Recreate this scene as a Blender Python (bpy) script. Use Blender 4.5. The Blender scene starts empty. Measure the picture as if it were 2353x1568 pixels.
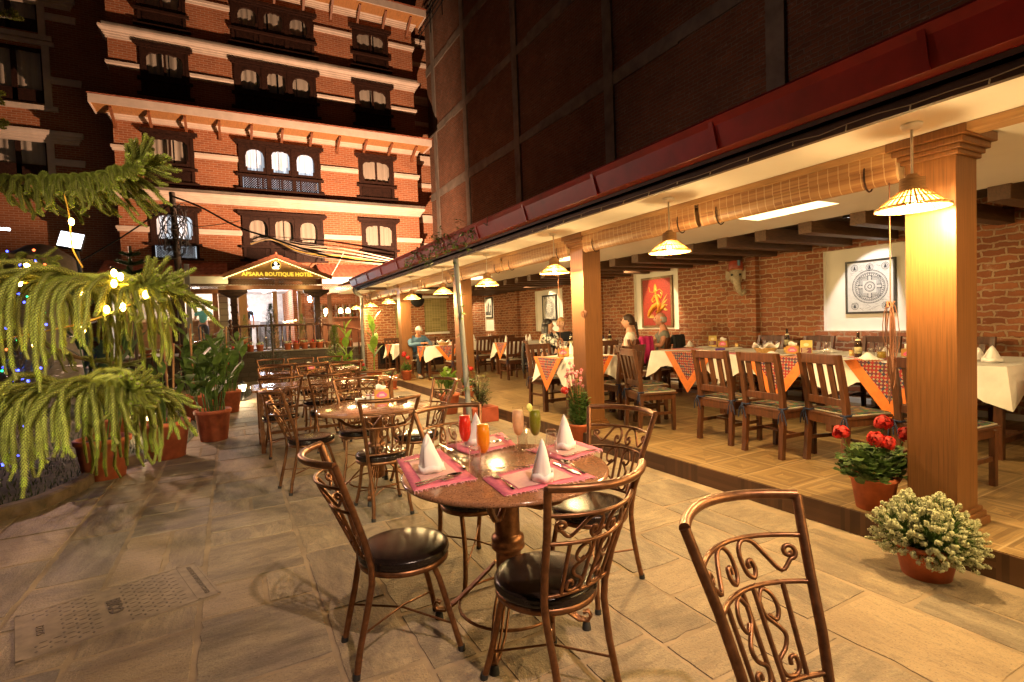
import bpy, bmesh, math, random
from mathutils import Vector as V, Matrix as M
random.seed(11)
R=random.uniform
pi=math.pi; cos=math.cos; sin=math.sin; rad=math.radians
SC=bpy.context.scene; COL=SC.collection
# ---------------------------------------------------------------- camera
CAMH=1.61; FPX=1200.0; CXP,CYP=1176.5,784.0
_y,_p,_r=rad(28.2324),rad(2.17878),rad(-2.14760)
FW=V((sin(_y)*cos(_p),cos(_y)*cos(_p),-sin(_p)))
_rt=V((cos(_y),-sin(_y),0)); _up=_rt.cross(FW)
RT=cos(_r)*_rt+sin(_r)*_up; UP=cos(_r)*_up-sin(_r)*_rt
EYE=V((0,0,CAMH))
cd=bpy.data.cameras.new('camera'); cam=bpy.data.objects.new('camera',cd); COL.objects.link(cam)
cd.sensor_width=36; cd.lens=FPX/2353*36; cd.clip_start=.05; cd.clip_end=300
cam.matrix_world=M(((RT.x,UP.x,-FW.x,0),(RT.y,UP.y,-FW.y,0),(RT.z,UP.z,-FW.z,CAMH),(0,0,0,1)))
SC.camera=cam
def ray(x,y): return FW+RT*((x-CXP)/FPX)-UP*((y-CYP)/FPX)
def G(x,y,z=0):
    d=ray(x,y); return EYE+d*((z-CAMH)/d.z)
def AX(x,y,X):
    d=ray(x,y); return EYE+d*(X/d.x)
def AY(x,y,Y):
    d=ray(x,y); return EYE+d*(Y/d.y)
def AD(x,y,D): return EYE+ray(x,y)*D
# ---------------------------------------------------------------- mesh builder
class MB:
    def __init__(s): s.v=[];s.f=[];s.m=[];s.sm=[]
    def add(s,vs,fs,mi=0,sm=False,T=None):
        n=len(s.v)
        s.v+=[tuple(T@V(p)) for p in vs] if T is not None else [tuple(p) for p in vs]
        s.f+=[tuple(i+n for i in f) for f in fs]; s.m+=[mi]*len(fs); s.sm+=[sm]*len(fs); return s
    def box(s,a,b,mi=0,T=None):
        x0,y0,z0=a;x1,y1,z1=b
        if x0>x1:x0,x1=x1,x0
        if y0>y1:y0,y1=y1,y0
        if z0>z1:z0,z1=z1,z0
        return s.add([(x0,y0,z0),(x1,y0,z0),(x1,y1,z0),(x0,y1,z0),(x0,y0,z1),(x1,y0,z1),(x1,y1,z1),(x0,y1,z1)],
          [(0,3,2,1),(4,5,6,7),(0,1,5,4),(1,2,6,5),(2,3,7,6),(3,0,4,7)],mi,False,T)
    def cbox(s,c,d,mi=0,T=None):
        return s.box([c[i]-d[i]/2 for i in range(3)],[c[i]+d[i]/2 for i in range(3)],mi,T)
    def bar(s,p,q,w,h,mi=0,up=(0,0,1)):
        p=V(p);q=V(q);d=(q-p);L=d.length;d.normalize();u=V(up)
        if abs(d.dot(u))>.98:u=V((0,1,0))
        x=d.cross(u).normalized();z=x.cross(d)
        T=M(((x.x,d.x,z.x,p.x),(x.y,d.y,z.y,p.y),(x.z,d.z,z.z,p.z),(0,0,0,1)))
        return s.box((-w/2,0,-h/2),(w/2,L,h/2),mi,T)
    def tube(s,pts,r,n=8,mi=0,closed=False,cap=True,sm=True,flat=1.0):
        pts=[V(p) for p in pts]; k=len(pts)
        rr=r if isinstance(r,(list,tuple)) else [r]*k
        if closed: tang=[(pts[(i+1)%k]-pts[i-1]).normalized() for i in range(k)]
        else: tang=[(pts[min(i+1,k-1)]-pts[max(i-1,0)]).normalized() for i in range(k)]
        t=tang[0]; u=t.cross(V((0,0,1)))
        if u.length<.05:u=t.cross(V((1,0,0)))
        u.normalize(); vs=[];fs=[]
        for i in range(k):
            if i:
                ax=tang[i-1].cross(tang[i])
                if ax.length>1e-6: u=M.Rotation(tang[i-1].angle(tang[i]),3,ax)@u
                u=(u-tang[i]*u.dot(tang[i])).normalized()
            w=tang[i].cross(u)
            for j in range(n):
                a=2*pi*j/n+pi/n; vs.append(pts[i]+(u*cos(a)*flat+w*sin(a))*rr[i])
        for i in range(k if closed else k-1):
            for j in range(n):
                a=i*n+j;b=i*n+(j+1)%n;c=((i+1)%k)*n+(j+1)%n;d=((i+1)%k)*n+j
                fs.append((a,b,c,d))
        s.add(vs,fs,mi,sm)
        if cap and not closed:
            s.add(vs[:n],[tuple(range(n))[::-1]],mi); s.add(vs[-n:],[tuple(range(n))],mi)
        return s
    def lathe(s,prof,n=24,c=(0,0,0),mi=0,T=None,sm=True,sx=1,sy=1,a0=0,a1=None):
        full=a1 is None; a1=2*pi if full else a1
        vs=[];fs=[];k=len(prof);m=n if full else n+1
        for r,z in prof:
            for j in range(m):
                a=a0+(a1-a0)*j/n; vs.append((c[0]+r*cos(a)*sx,c[1]+r*sin(a)*sy,c[2]+z))
        for i in range(k-1):
            for j in range(n):
                j2=(j+1)%m; fs.append((i*m+j,i*m+j2,(i+1)*m+j2,(i+1)*m+j))
        return s.add(vs,fs,mi,sm,T)
    def ball(s,c,r,n=10,mi=0,sx=1,sy=1,sz=1,T=None):
        k=max(4,n//2+1); prof=[(max(1e-4,r*sin(pi*i/k)),-r*cos(pi*i/k)*sz) for i in range(k+1)]
        return s.lathe(prof,n,c,mi,T,True,sx,sy)
    def prism(s,poly,h,T=None,mi=0,cap=True):
        n=len(poly); vs=[(p[0],p[1],0) for p in poly]+[(p[0],p[1],h) for p in poly]
        fs=[(i,(i+1)%n,n+(i+1)%n,n+i) for i in range(n)]
        if cap: fs+=[tuple(range(n))[::-1],tuple(range(n,2*n))]
        return s.add(vs,fs,mi,False,T)
    def grid(s,P,mi=0,sm=True,two=False):
        h=len(P);w=len(P[0]); vs=[p for row in P for p in row]
        fs=[(i*w+j,i*w+j+1,(i+1)*w+j+1,(i+1)*w+j) for i in range(h-1) for j in range(w-1)]
        return s.add(vs,fs,mi,sm)
    def leaf(s,p,d,L,W,mi=0,up=V((0,0,1)),bend=.25,k=3,fold=.15):
        p=V(p);d=V(d).normalized();side=d.cross(up)
        if side.length<.05: side=d.cross(V((1,0,0)))
        side.normalize();nrm=side.cross(d);vs=[];fs=[]
        for i in range(k+1):
            t=i/k; w=W*.5*(sin(pi*min(1,max(.04,t))**.8)+.02); c=p+d*(L*t)-nrm*0+V((0,0,-1))*(bend*L*t*t)
            vs+=[c-side*w+nrm*fold*w,c,c+side*w+nrm*fold*w]
        for i in range(k):
            a=3*i; fs+=[(a,a+1,a+4,a+3),(a+1,a+2,a+5,a+4)]
        return s.add(vs,fs,mi,True)
    def quadc(s,c,u,w,mi=0):
        c=V(c);u=V(u);w=V(w); return s.add([c-u-w,c+u-w,c+u+w,c-u+w],[(0,1,2,3)],mi)
    def build(s,name,mats,parent=None,loc=None,rz=0,bev=0,seg=2,solid=0):
        me=bpy.data.meshes.new(name); me.from_pydata(s.v,[],s.f)
        if not isinstance(mats,(list,tuple)): mats=[mats]
        for m in mats: me.materials.append(m)
        me.polygons.foreach_set('material_index',s.m); me.polygons.foreach_set('use_smooth',s.sm); me.update()
        o=bpy.data.objects.new(name,me); COL.objects.link(o)
        if parent: o.parent=parent
        if loc is not None: o.location=loc
        o.rotation_euler.z=rz
        if solid:
            md=o.modifiers.new('solid','SOLIDIFY'); md.thickness=solid; md.offset=0
        if bev:
            md=o.modifiers.new('bevel','BEVEL'); md.width=bev; md.segments=seg; md.limit_method='ANGLE'; md.angle_limit=rad(40)
        return o
def tag(o,label,cat,group=None):
    o['label']=label;o['category']=cat
    if group:o['group']=group
    return o
def struct(o): o['kind']='structure'; return o
def thing(name,label,cat,loc=(0,0,0),rz=0,group=None):
    o=bpy.data.objects.new(name,None); COL.objects.link(o); o.empty_display_size=.1
    o.location=loc;o.rotation_euler=(0,0,rz); return tag(o,label,cat,group)
def dup(root,loc,rz,label,group=None,scale=None):
    def rec(o,par):
        c=o.copy(); COL.objects.link(c)
        if par: c.parent=par
        for ch in list(o.children): rec(ch,c)
        return c
    r=rec(root,None); r.location=loc; r.rotation_euler=(0,0,rz); r['label']=label
    if group: r['group']=group
    if scale: r.scale=(scale,)*3 if not isinstance(scale,(tuple,list)) else scale
    return r
def catm(P,n=8):
    P=[V(p) for p in P]; out=[]
    for i in range(len(P)-1):
        a,b,c,d=P[max(0,i-1)],P[i],P[i+1],P[min(len(P)-1,i+2)]
        for k in range(n):
            t=k/n; out.append(.5*((2*b)+(c-a)*t+(2*a-5*b+4*c-d)*t*t+(3*b-a-3*c+d)*t**3))
    return out+[P[-1]]
def arc(c,r,a0,a1,n,ax=0):
    out=[]
    for i in range(n+1):
        a=a0+(a1-a0)*i/n; out.append((c[0]+r*cos(a),c[1]+r*sin(a)))
    return out
def text_obj(name,body,size,T,mat,parent=None,ext=.004,align='CENTER',bold=0,xs=1):
    cu=bpy.data.curves.new('t','FONT'); cu.body=body; cu.size=size; cu.extrude=ext; cu.align_x=align; cu.align_y='CENTER'; cu.offset=bold; cu.resolution_u=2
    o=bpy.data.objects.new('t',cu); COL.objects.link(o)
    me=bpy.data.meshes.new_from_object(o.evaluated_get(bpy.context.evaluated_depsgraph_get()))
    bpy.data.objects.remove(o); me.transform(T@M.Diagonal((xs,1,1,1))); me.name=name; me.materials.clear(); me.materials.append(mat)
    r=bpy.data.objects.new(name,me); COL.objects.link(r)
    if parent: r.parent=parent
    return r
FRONT=lambda c: M(((1,0,0,c[0]),(0,0,-1,c[1]),(0,1,0,c[2]),(0,0,0,1)))   # local XY plane facing -Y
WEST=lambda c: M(((0,0,-1,c[0]),(-1,0,0,c[1]),(0,1,0,c[2]),(0,0,0,1)))   # facing -X
# ---------------------------------------------------------------- materials
def nd(t,ty,ins=None,**pr):
    n=t.nodes.new('ShaderNode'+ty)
    for k,v in pr.items(): setattr(n,k,v)
    for k,v in (ins or {}).items():
        s=n.inputs[k]
        if isinstance(v,bpy.types.NodeSocket): t.links.new(v,s)
        else: s.default_value=v
    return n
def c4(c): return (c[0],c[1],c[2],1)
def newmat(name):
    m=bpy.data.materials.new(name); m.use_nodes=True; t=m.node_tree; return m,t,t.nodes['Principled BSDF']
def mth(t,op,a,b=0,c=0):
    n=t.nodes.new('ShaderNodeMath'); n.operation=op
    for i,v in enumerate((a,b,c)):
        if isinstance(v,bpy.types.NodeSocket): t.links.new(v,n.inputs[i])
        else: n.inputs[i].default_value=v
    return n.outputs[0]
def mix(t,f,a,b,bt='MIX'):
    n=nd(t,'Mix',data_type='RGBA',blend_type=bt)
    for i,v in ((0,f),(6,a),(7,b)):
        if isinstance(v,bpy.types.NodeSocket): t.links.new(v,n.inputs[i])
        else: n.inputs[i].default_value=c4(v) if i else v
    return n.outputs[2]
def noise(t,vec,sc,det=3,st=None,ro=.6):
    if st: vec=nd(t,'Mapping',{'Vector':vec,'Scale':st}).outputs[0]
    return nd(t,'TexNoise',{'Vector':vec,'Scale':sc,'Detail':det,'Roughness':ro}).outputs[0]
def ramp(t,f,a=.35,b=.65):
    return nd(t,'MapRange',{'Value':f,'From Min':a,'From Max':b}).outputs[0]
def bump(t,b,h,st=.3,d=.01):
    n=nd(t,'Bump',{'Height':h,'Strength':st,'Distance':d}); t.links.new(n.outputs[0],b.inputs['Normal'])
def pos(t): return nd(t,'NewGeometry').outputs['Position']
def obc(t): return nd(t,'TexCoord').outputs['Object']
def plain(name,col,rough=.6,metal=0,var=.25,sc=8,st=None,bmp=0,bsc=None,spec=.5,col2=None,coat=0,sss=0,trans=0):
    m,t,b=newmat(name); v=obc(t); f=noise(t,v,sc,4,st)
    c2=col2 or tuple(x*(1-var) for x in col); c1=col if col2 else tuple(min(1,x*(1+var*.5)) for x in col)
    t.links.new(mix(t,ramp(t,f,.3,.7),c2,c1),b.inputs['Base Color'])
    b.inputs['Roughness'].default_value=rough; b.inputs['Metallic'].default_value=metal; b.inputs['Specular IOR Level'].default_value=spec
    if coat: b.inputs['Coat Weight'].default_value=coat; b.inputs['Coat Roughness'].default_value=.1
    if sss: b.inputs['Subsurface Weight'].default_value=sss; b.inputs['Subsurface Radius'].default_value=(.02,.008,.004)
    if bmp: bump(t,b,noise(t,v,bsc or sc*6,4,st),bmp,.004)
    if trans:
        tr=nd(t,'BsdfTranslucent'); t.links.new(b.inputs['Base Color'].links[0].from_socket,tr.inputs[0])
        ms=nd(t,'MixShader',{0:trans}); t.links.new(b.outputs[0],ms.inputs[1]); t.links.new(tr.outputs[0],ms.inputs[2])
        t.links.new(ms.outputs[0],t.nodes['Material Output'].inputs[0])
    return m
def emit(name,col,st,base=None):
    m,t,b=newmat(name); b.inputs['Base Color'].default_value=c4(base or col); b.inputs['Emission Color'].default_value=c4(col); b.inputs['Emission Strength'].default_value=st; return m
def glass(name,col=(1,1,1),rough=0.0,ior=1.45):
    m,t,b=newmat(name); b.inputs['Base Color'].default_value=c4(col); b.inputs['Transmission Weight'].default_value=1; b.inputs['Roughness'].default_value=rough; b.inputs['IOR'].default_value=ior; return m
def brick(name,axis,c1,c2,mort,bw=.23,rh=.075,ms=.012,rough=.85,bs=.8,wob=.006,stain=.35,lite=None):
    m,t,b=newmat(name); p=pos(t); sp=nd(t,'SeparateXYZ',{0:p})
    h=sp.outputs[1 if axis=='x' else 0]
    v=nd(t,'CombineXYZ',{0:h,1:sp.outputs[2]}).outputs[0]
    nz=nd(t,'TexNoise',{'Vector':v,'Scale':9.0,'Detail':2.0}).outputs['Color']
    v2=nd(t,'VectorMath',{0:nz,1:(.5,.5,.5)},operation='SUBTRACT').outputs[0]
    v2=nd(t,'VectorMath',{0:v2,'Scale':wob*4},operation='SCALE').outputs[0]
    v2=nd(t,'VectorMath',{0:v,1:v2},operation='ADD').outputs[0]
    bt=nd(t,'TexBrick',{'Vector':v2,'Color1':c4(c1),'Color2':c4(c2),'Mortar':c4(mort),'Scale':1.0,'Mortar Size':ms,'Mortar Smooth':.35,'Bias':0.0,'Brick Width':bw,'Row Height':rh})
    f=noise(t,v,1.3,5); fine=noise(t,v,38,4)
    col=mix(t,mth(t,'MULTIPLY',ramp(t,f,.35,.7),stain),bt.outputs[0],tuple(x*.35 for x in c2))
    col=mix(t,mth(t,'MULTIPLY',ramp(t,fine,.35,.75),.45),col,tuple(x*.5 for x in c1))
    if lite: col=mix(t,mth(t,'MULTIPLY',ramp(t,noise(t,v,7,6,None,.75),.58,.7),.55),col,lite)
    t.links.new(col,b.inputs['Base Color']); b.inputs['Roughness'].default_value=rough; b.inputs['Specular IOR Level'].default_value=.25
    hgt=mth(t,'ADD',mth(t,'MULTIPLY',bt.outputs['Fac'],-1.0),mth(t,'MULTIPLY',fine,.5))
    bump(t,b,hgt,bs,.012); return m
BRK_H=[brick('hotel_brick_'+a,a,(.40,.14,.06),(.29,.095,.042),(.45,.30,.20),.25,.08,.012,.85,.5,.003,.25) for a in 'xy']   # [0]=walls facing X, [1]=walls facing Y
BRK_P=[brick('pavilion_brick_'+a,a,(.45,.165,.072),(.22,.07,.034),(.52,.36,.22),.24,.084,.014,.8,1.5,.018,.4,(.58,.42,.3)) for a in 'xy']
BRK_R=[brick('raw_brick_'+a,a,(.22,.085,.045),(.14,.062,.036),(.19,.15,.11),.23,.075,.012,.95,.9,.012,.5,(.34,.27,.21)) for a in 'xy']
STONEW=brick('stone_wall',  'y',(.085,.066,.052),(.045,.037,.03),(.05,.04,.032),.42,.15,.012,.85,.7,.02,.4)
CONC=plain('concrete',(.16,.135,.11),.9,0,.4,2.2,None,.5,30)
PLAS=plain('white_plaster',(.74,.70,.62),.85,0,.07,2,None,.15,40)
TRIM=plain('white_trim',(.80,.76,.70),.7,0,.12,3,None,.1,30)
CEIL=plain('cream_ceiling',(.82,.78,.70),.8,0,.04,1.5)
WOODP=plain('pillar_veneer',(.18,.075,.024),.42,0,.36,9,(15,15,.3),.08,60,spec=.4)
WOODC=plain('chair_wood',(.095,.033,.013),.36,0,.5,7,(5,5,.7),.06,50,coat=.2)
WOODD=plain('dark_carved_wood',(.034,.014,.009),.6,0,.6,14,None,.8,45,spec=.2)
WOODR=plain('red_brown_wood',(.22,.08,.035),.45,0,.45,8,(6,6,.5),.1,50)
WOODL=plain('light_door_wood',(.42,.22,.10),.45,0,.3,8,(6,6,.4),.1,50)
BEAM=plain('ceiling_beam',(.10,.05,.025),.55,0,.4,8,(1,6,6))
IRON=plain('copper_brown_iron',(.235,.108,.05),.38,.8,.4,30,None,.1,200)
VINYL=plain('black_vinyl',(.016,.010,.008),.24,0,.3,20,None,.10,160,spec=.38)
RUBB=plain('black_rubber',(.02,.02,.02),.7)
FASC=plain('red_painted_metal',(.25,.014,.010),.42,0,.35,3,None,.05,10,spec=.35)
FASD=plain('dark_brown_fascia',(.06,.028,.017),.7,0,.4,4)
METD=plain('dark_metal',(.03,.03,.032),.45,.6,.3)
GREYP=plain('grey_painted_steel',(.20,.205,.21),.6,.0,.2,6,None,.1,60)
ROOFT=plain('terracotta_roof_tile',(.34,.10,.05),.8,0,.45,9,None,.4,50)
TERRA=plain('terracotta',(.52,.135,.055),.7,0,.3,9,None,.12,60)
SOIL=plain('dark_soil',(.045,.03,.02),.95,0,.5,30,None,1,60)
CLOTH=plain('white_tablecloth',(.82,.79,.73),.85,0,.10,6,None,.55,14)
NAPK=plain('white_napkin',(.90,.87,.84),.85,0,.04,8,None,.08,300)
PINK=plain('pink_woven_cotton',(.70,.16,.24),.9,0,.15,60,None,.4,400)
PINKL=plain('pale_pink_cotton',(.72,.42,.38),.9,0,.12,60,None,.4,400)
ORNG=plain('orange_satin',(.78,.20,.03),.55,0,.2,14,None,.2,120)
STEEL=plain('stainless_steel',(.62,.58,.52),.16,1,.1)
GLASS=glass('clear_glass')
WINGL=glass('dark_window_glass',(.8,.82,.85),.02)
CERAM=plain('white_ceramic',(.8,.78,.74),.25,0,.05,4,coat=.3)
GOLDC=plain('tissue_box_card',(.55,.27,.06),.6,0,.1)
PINKP=plain('pink_print',(.75,.12,.3),.6,0,.1)
PAPER=plain('white_paper',(.85,.83,.8),.9,0,.04)
BLKP=plain('black_plastic',(.012,.012,.014),.25,0,.2,coat=.3)
SKIN=plain('skin_light',(.56,.31,.20),.55,0,.12,9,sss=.1)
SKINT=plain('skin_tan',(.42,.20,.11),.55,0,.12,9,sss=.1)
HAIRB=plain('hair_black',(.012,.009,.008),.38,0,.4,30,(8,8,1),.4,80)
HAIRG=plain('hair_grey',(.45,.43,.40),.6,0,.3,30,(6,6,1),.5,80)
HAIRN=plain('hair_brown',(.045,.022,.012),.4,0,.45,30,(8,8,1),.4,80)
HAIRY=plain('hair_blonde',(.42,.25,.11),.45,0,.3,30,(8,8,1),.4,80)
def cl(name,c,**k): return plain(name,c,.85,0,.2,12,None,.3,60,**k)
GRASS_C=(.03,.05,.012)
LEAF=plain('leaf_green',(.105,.19,.04),.5,0,.5,12,spec=.35,trans=.25)
LEAFL=plain('leaf_bright_green',(.16,.27,.035),.45,0,.35,10,spec=.35,trans=.3)
LEAFD=plain('leaf_dark_green',(.03,.06,.018),.55,0,.5,14,spec=.3,trans=.15)
ARAU=plain('foxtail_needles',(.33,.37,.075),.55,0,.5,16,spec=.35,trans=.2)
ARAT=plain('foxtail_young_tips',(.36,.47,.06),.5,0,.3,16,spec=.3,trans=.25)
ARAB=plain('brown_branch',(.16,.09,.035),.8,0,.4,20)
BARK=plain('grey_brown_bark',(.10,.07,.05),.9,0,.5,14,(3,3,.6),.8,40)
STAKE=plain('wooden_stake',(.40,.20,.09),.75,0,.3,14,(5,5,.5))
FRED=plain('red_petals',(.55,.018,.014),.6,0,.6,20,trans=.2)
FPNK=plain('pink_petals',(.75,.30,.36),.6,0,.25,20,trans=.2)
FWHT=plain('cream_white_petals',(.58,.60,.38),.7,0,.2,40,trans=.15)
BULBW=emit('warm_bulb',(1,.62,.22),60)
BULBS=emit('string_bulb',(1,.55,.12),55)
# ---------------------------------------------------------------- ground and paving
def mat_paving():
    m,t,b=newmat('sandstone_slabs'); p=pos(t); a=nd(t,'Attribute',attribute_name='slab'); sp=nd(t,'SeparateColor',{0:a.outputs['Color']})
    s=nd(t,'SeparateXYZ',{0:p}); o=sp.outputs[2]
    x=nd(t,'Mix',data_type='FLOAT'); 
    for i,v in ((0,o),(2,s.outputs[0]),(3,s.outputs[1])): t.links.new(v,x.inputs[i])
    y=nd(t,'Mix',data_type='FLOAT')
    for i,v in ((0,o),(2,s.outputs[1]),(3,s.outputs[0])): t.links.new(v,y.inputs[i])
    off=mth(t,'MULTIPLY',sp.outputs[1],57.0)
    v=nd(t,'CombineXYZ',{0:x.outputs[0],1:mth(t,'MULTIPLY',y.outputs[0],3.2),2:off}).outputs[0]
    w=nd(t,'VectorMath',{0:v,1:nd(t,'VectorMath',{0:nd(t,'TexNoise',{'Vector':v,'Scale':1.6,'Detail':2.0}).outputs['Color'],'Scale':.55},operation='SCALE').outputs[0]},operation='ADD').outputs[0]
    f=noise(t,w,1.6,7,None,.72); f2=noise(t,w,5.5,6,None,.7); bl=noise(t,p,.9,4)
    c=mix(t,ramp(t,f,.36,.64),(.175,.135,.095),(.37,.29,.185))
    c=mix(t,mth(t,'MULTIPLY',ramp(t,f2,.52,.78),.5),c,(.15,.125,.095))
    c=mix(t,mth(t,'MULTIPLY',ramp(t,sp.outputs[0],.25,.8),.8),c,mix(t,ramp(t,f,.36,.64),(.105,.09,.075),(.25,.22,.175)))
    c=mix(t,mth(t,'MULTIPLY',ramp(t,sp.outputs[1],.55,.95),.55),c,(.40,.29,.17))
    c=mix(t,mth(t,'MULTIPLY',ramp(t,bl,.45,.7),.4),c,(.15,.105,.07))
    c=mix(t,mth(t,'MULTIPLY',ramp(t,noise(t,p,60,3),.62,.75),.35),c,(.55,.45,.32)); c=mix(t,mth(t,'MULTIPLY',ramp(t,noise(t,p,85,4),.55,.70),.6),c,(.09,.07,.05)); c=mix(t,mth(t,'MULTIPLY',ramp(t,noise(t,w,14,5,None,.75),.52,.66),.45),c,(.13,.105,.08))
    c=mix(t,mth(t,'MULTIPLY',mth(t,'LESS_THAN',mth(t,'ABSOLUTE',mth(t,'SUBTRACT',noise(t,w,.9,6,None,.75),.5)),.004),.22),c,(.12,.09,.065))
    t.links.new(c,b.inputs['Base Color']); b.inputs['Roughness'].default_value=.62; b.inputs['Specular IOR Level'].default_value=.35
    c2=sp.outputs[1]
    bump(t,b,mth(t,'ADD',mth(t,'MULTIPLY',f2,.9),mth(t,'MULTIPLY',noise(t,p,70,5),.6)),.9,.012); return m
MB().quadc((0,20,-.0035),(60,0,0),(0,60,0)).build('ground',plain('sandy_mortar',(.30,.225,.145),.95,0,.35,3,None,.6,60)).__setitem__('kind','structure')
HOLE=(G(92,1402),G(395,1300),G(462,1388),G(118,1510))   # metal cover in the paving
def paving():
    rr=random.Random(5); mb=MB(); cols=[]; x=-7.0; k=0
    edges=[x]
    while x<3.3: x+=rr.choice((.36,.42,.5,.56,.62)); edges.append(x)
    edges[-1]=3.74
    for i in range(len(edges)-1):
        x0,x1=edges[i],edges[i+1]; y=-1.2+rr.uniform(-.6,0)
        while y<18.6:
            L=rr.choice((.3,.42,.55,.7,.9)); y1=min(y+L,18.6)
            parts=[(x0,x1)]
            if x1-x0>.55 and rr.random()<.25: xm=(x0+x1)/2+rr.uniform(-.08,.08); parts=[(x0,xm),(xm,x1)]
            for a,c in parts:
                g=.008+rr.uniform(0,.004); z=rr.uniform(-.0015,.0015); j=lambda:rr.uniform(-.004,.004)
                P=[(a+g+j(),y+g+j()),(c-g+j(),y+g+j()),(c-g+j(),y1-g+j()),(a+g+j(),y1-g+j())]
                mx,my=sum(q[0] for q in P)/4,sum(q[1] for q in P)/4
                ins=.005; Q=[]
                for e in range(4):
                    p,q=P[e],P[(e+1)%4]; L_=math.hypot(q[0]-p[0],q[1]-p[1]); k=max(3,int(L_/.07)); nx,ny=(q[1]-p[1])/L_,-(q[0]-p[0])/L_
                    for s in range(k):
                        u=s/k; d_=rr.uniform(-.0045,.002)-(rr.random()<.06)*rr.uniform(.004,.014); c_=-.006 if s==0 else 0
                        Q.append((p[0]+(q[0]-p[0])*u+nx*d_+(mx-p[0])*(.02 if s==0 else 0),p[1]+(q[1]-p[1])*u+ny*d_+(my-p[1])*(.02 if s==0 else 0)))
                N_=len(Q); T_=[(q[0]+ins*(mx-q[0])/(abs(mx-q[0])+.05),q[1]+ins*(my-q[1])/(abs(my-q[1])+.05),z) for q in Q]
                mb.add([(q[0],q[1],-.008) for q in Q]+T_,[tuple(range(N_,2*N_))]+[(e,(e+1)%N_,N_+(e+1)%N_,N_+e) for e in range(N_)])
                cols+= [(rr.random()**1.3,rr.random(),float(rr.random()<(.35 if a<.1 else .6)),1)]*(N_+1)
            y=y1
    o=mb.build('pavement',mat_paving()); me=o.data
    at=me.color_attributes.new('slab','FLOAT_COLOR','CORNER'); i=0
    for p,cc in zip(me.polygons,cols):
        for _ in p.loop_indices: at.data[i].color=cc; i+=1
    o['kind']='structure'
paving()
# ---------------------------------------------------------------- restaurant pavilion
PX0,XW,YF,ZF,ZC=3.86,8.35,17.6,.17,2.70
def mat_parquet():
    m,t,b=newmat('parquet_pattern_tile'); s=nd(t,'SeparateXYZ',{0:pos(t)})
    T=.44; U=mth(t,'DIVIDE',s.outputs[0],T);W=mth(t,'DIVIDE',s.outputs[1],T)
    u=mth(t,'SUBTRACT',mth(t,'FRACT',U),.5);v=mth(t,'SUBTRACT',mth(t,'FRACT',W),.5)
    au=mth(t,'ABSOLUTE',u);av=mth(t,'ABSOLUTE',v); side=mth(t,'GREATER_THAN',au,av)
    mx=mth(t,'MAXIMUM',au,av); rg=mth(t,'MULTIPLY',mx,14.0); ring=mth(t,'FLOOR',rg); fr=mth(t,'FRACT',rg)
    seed=nd(t,'CombineXYZ',{0:mth(t,'ADD',mth(t,'FLOOR',U),mth(t,'MULTIPLY',ring,.37)),1:mth(t,'ADD',mth(t,'FLOOR',W),mth(t,'MULTIPLY',mth(t,'SIGN',mth(t,'ADD',u,v)),.3)),2:mth(t,'MULTIPLY',side,3.1)}).outputs[0]
    rn=nd(t,'TexWhiteNoise',{'Vector':seed}).outputs[0]
    al=nd(t,'Mix',data_type='FLOAT')
    for i,q in ((0,side),(2,s.outputs[1]),(3,s.outputs[0])): t.links.new(q,al.inputs[i])
    ac=nd(t,'Mix',data_type='FLOAT')
    for i,q in ((0,side),(2,s.outputs[0]),(3,s.outputs[1])): t.links.new(q,ac.inputs[i])
    gv=nd(t,'CombineXYZ',{0:mth(t,'MULTIPLY',al.outputs[0],90.0),1:mth(t,'MULTIPLY',ac.outputs[0],5.0),2:mth(t,'MULTIPLY',rn,20.0)}).outputs[0]
    gr=nd(t,'TexNoise',{'Vector':gv,'Scale':1.0,'Detail':4.0}).outputs[0]
    c=mix(t,rn,(.16,.10,.042),(.33,.22,.095)); c=mix(t,mth(t,'MULTIPLY',ramp(t,gr,.35,.7),.5),c,(.13,.08,.04))
    edge=mth(t,'LESS_THAN',fr,.09); c=mix(t,mth(t,'MULTIPLY',edge,.5),c,(.09,.055,.03))
    jn=mth(t,'GREATER_THAN',mx,.488); c=mix(t,mth(t,'MULTIPLY',jn,.6),c,(.45,.34,.2))
    t.links.new(c,b.inputs['Base Color']); b.inputs['Roughness'].default_value=.42; bump(t,b,gr,.12,.003); return m
PAV=thing('restaurant_pavilion','long open restaurant pavilion with red gutter, brick back wall and wood veneered pillars','building',(0,0,0))
MB().box((PX0,-3.2,.005),(XW,YF,ZF)).build('floor',mat_parquet(),PAV)
def mat_riser():
    m,t,b=newmat('step_tile_dark_wood'); s=nd(t,'SeparateXYZ',{0:pos(t)}); y=s.outputs[1]
    st=mth(t,'FLOOR',mth(t,'DIVIDE',y,.035)); blk=mth(t,'FLOOR',mth(t,'DIVIDE',y,.44)); hz=mth(t,'FLOOR',mth(t,'DIVIDE',s.outputs[2],.034))
    par=mth(t,'MODULO',blk,2.0)
    k=nd(t,'Mix',data_type='FLOAT')
    for i,q in ((0,par),(2,st),(3,hz)): t.links.new(q,k.inputs[i])
    rn=nd(t,'TexWhiteNoise',{'Vector':nd(t,'CombineXYZ',{0:k.outputs[0],1:blk}).outputs[0]}).outputs[0]
    t.links.new(mix(t,rn,(.06,.028,.015),(.13,.062,.03)),b.inputs['Base Color']); b.inputs['Roughness'].default_value=.5; return m
MB().box((PX0-.012,-3.2,.0),(PX0-.001,YF-.02,ZF-.004)).build('step_riser',mat_riser(),PAV)
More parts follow.
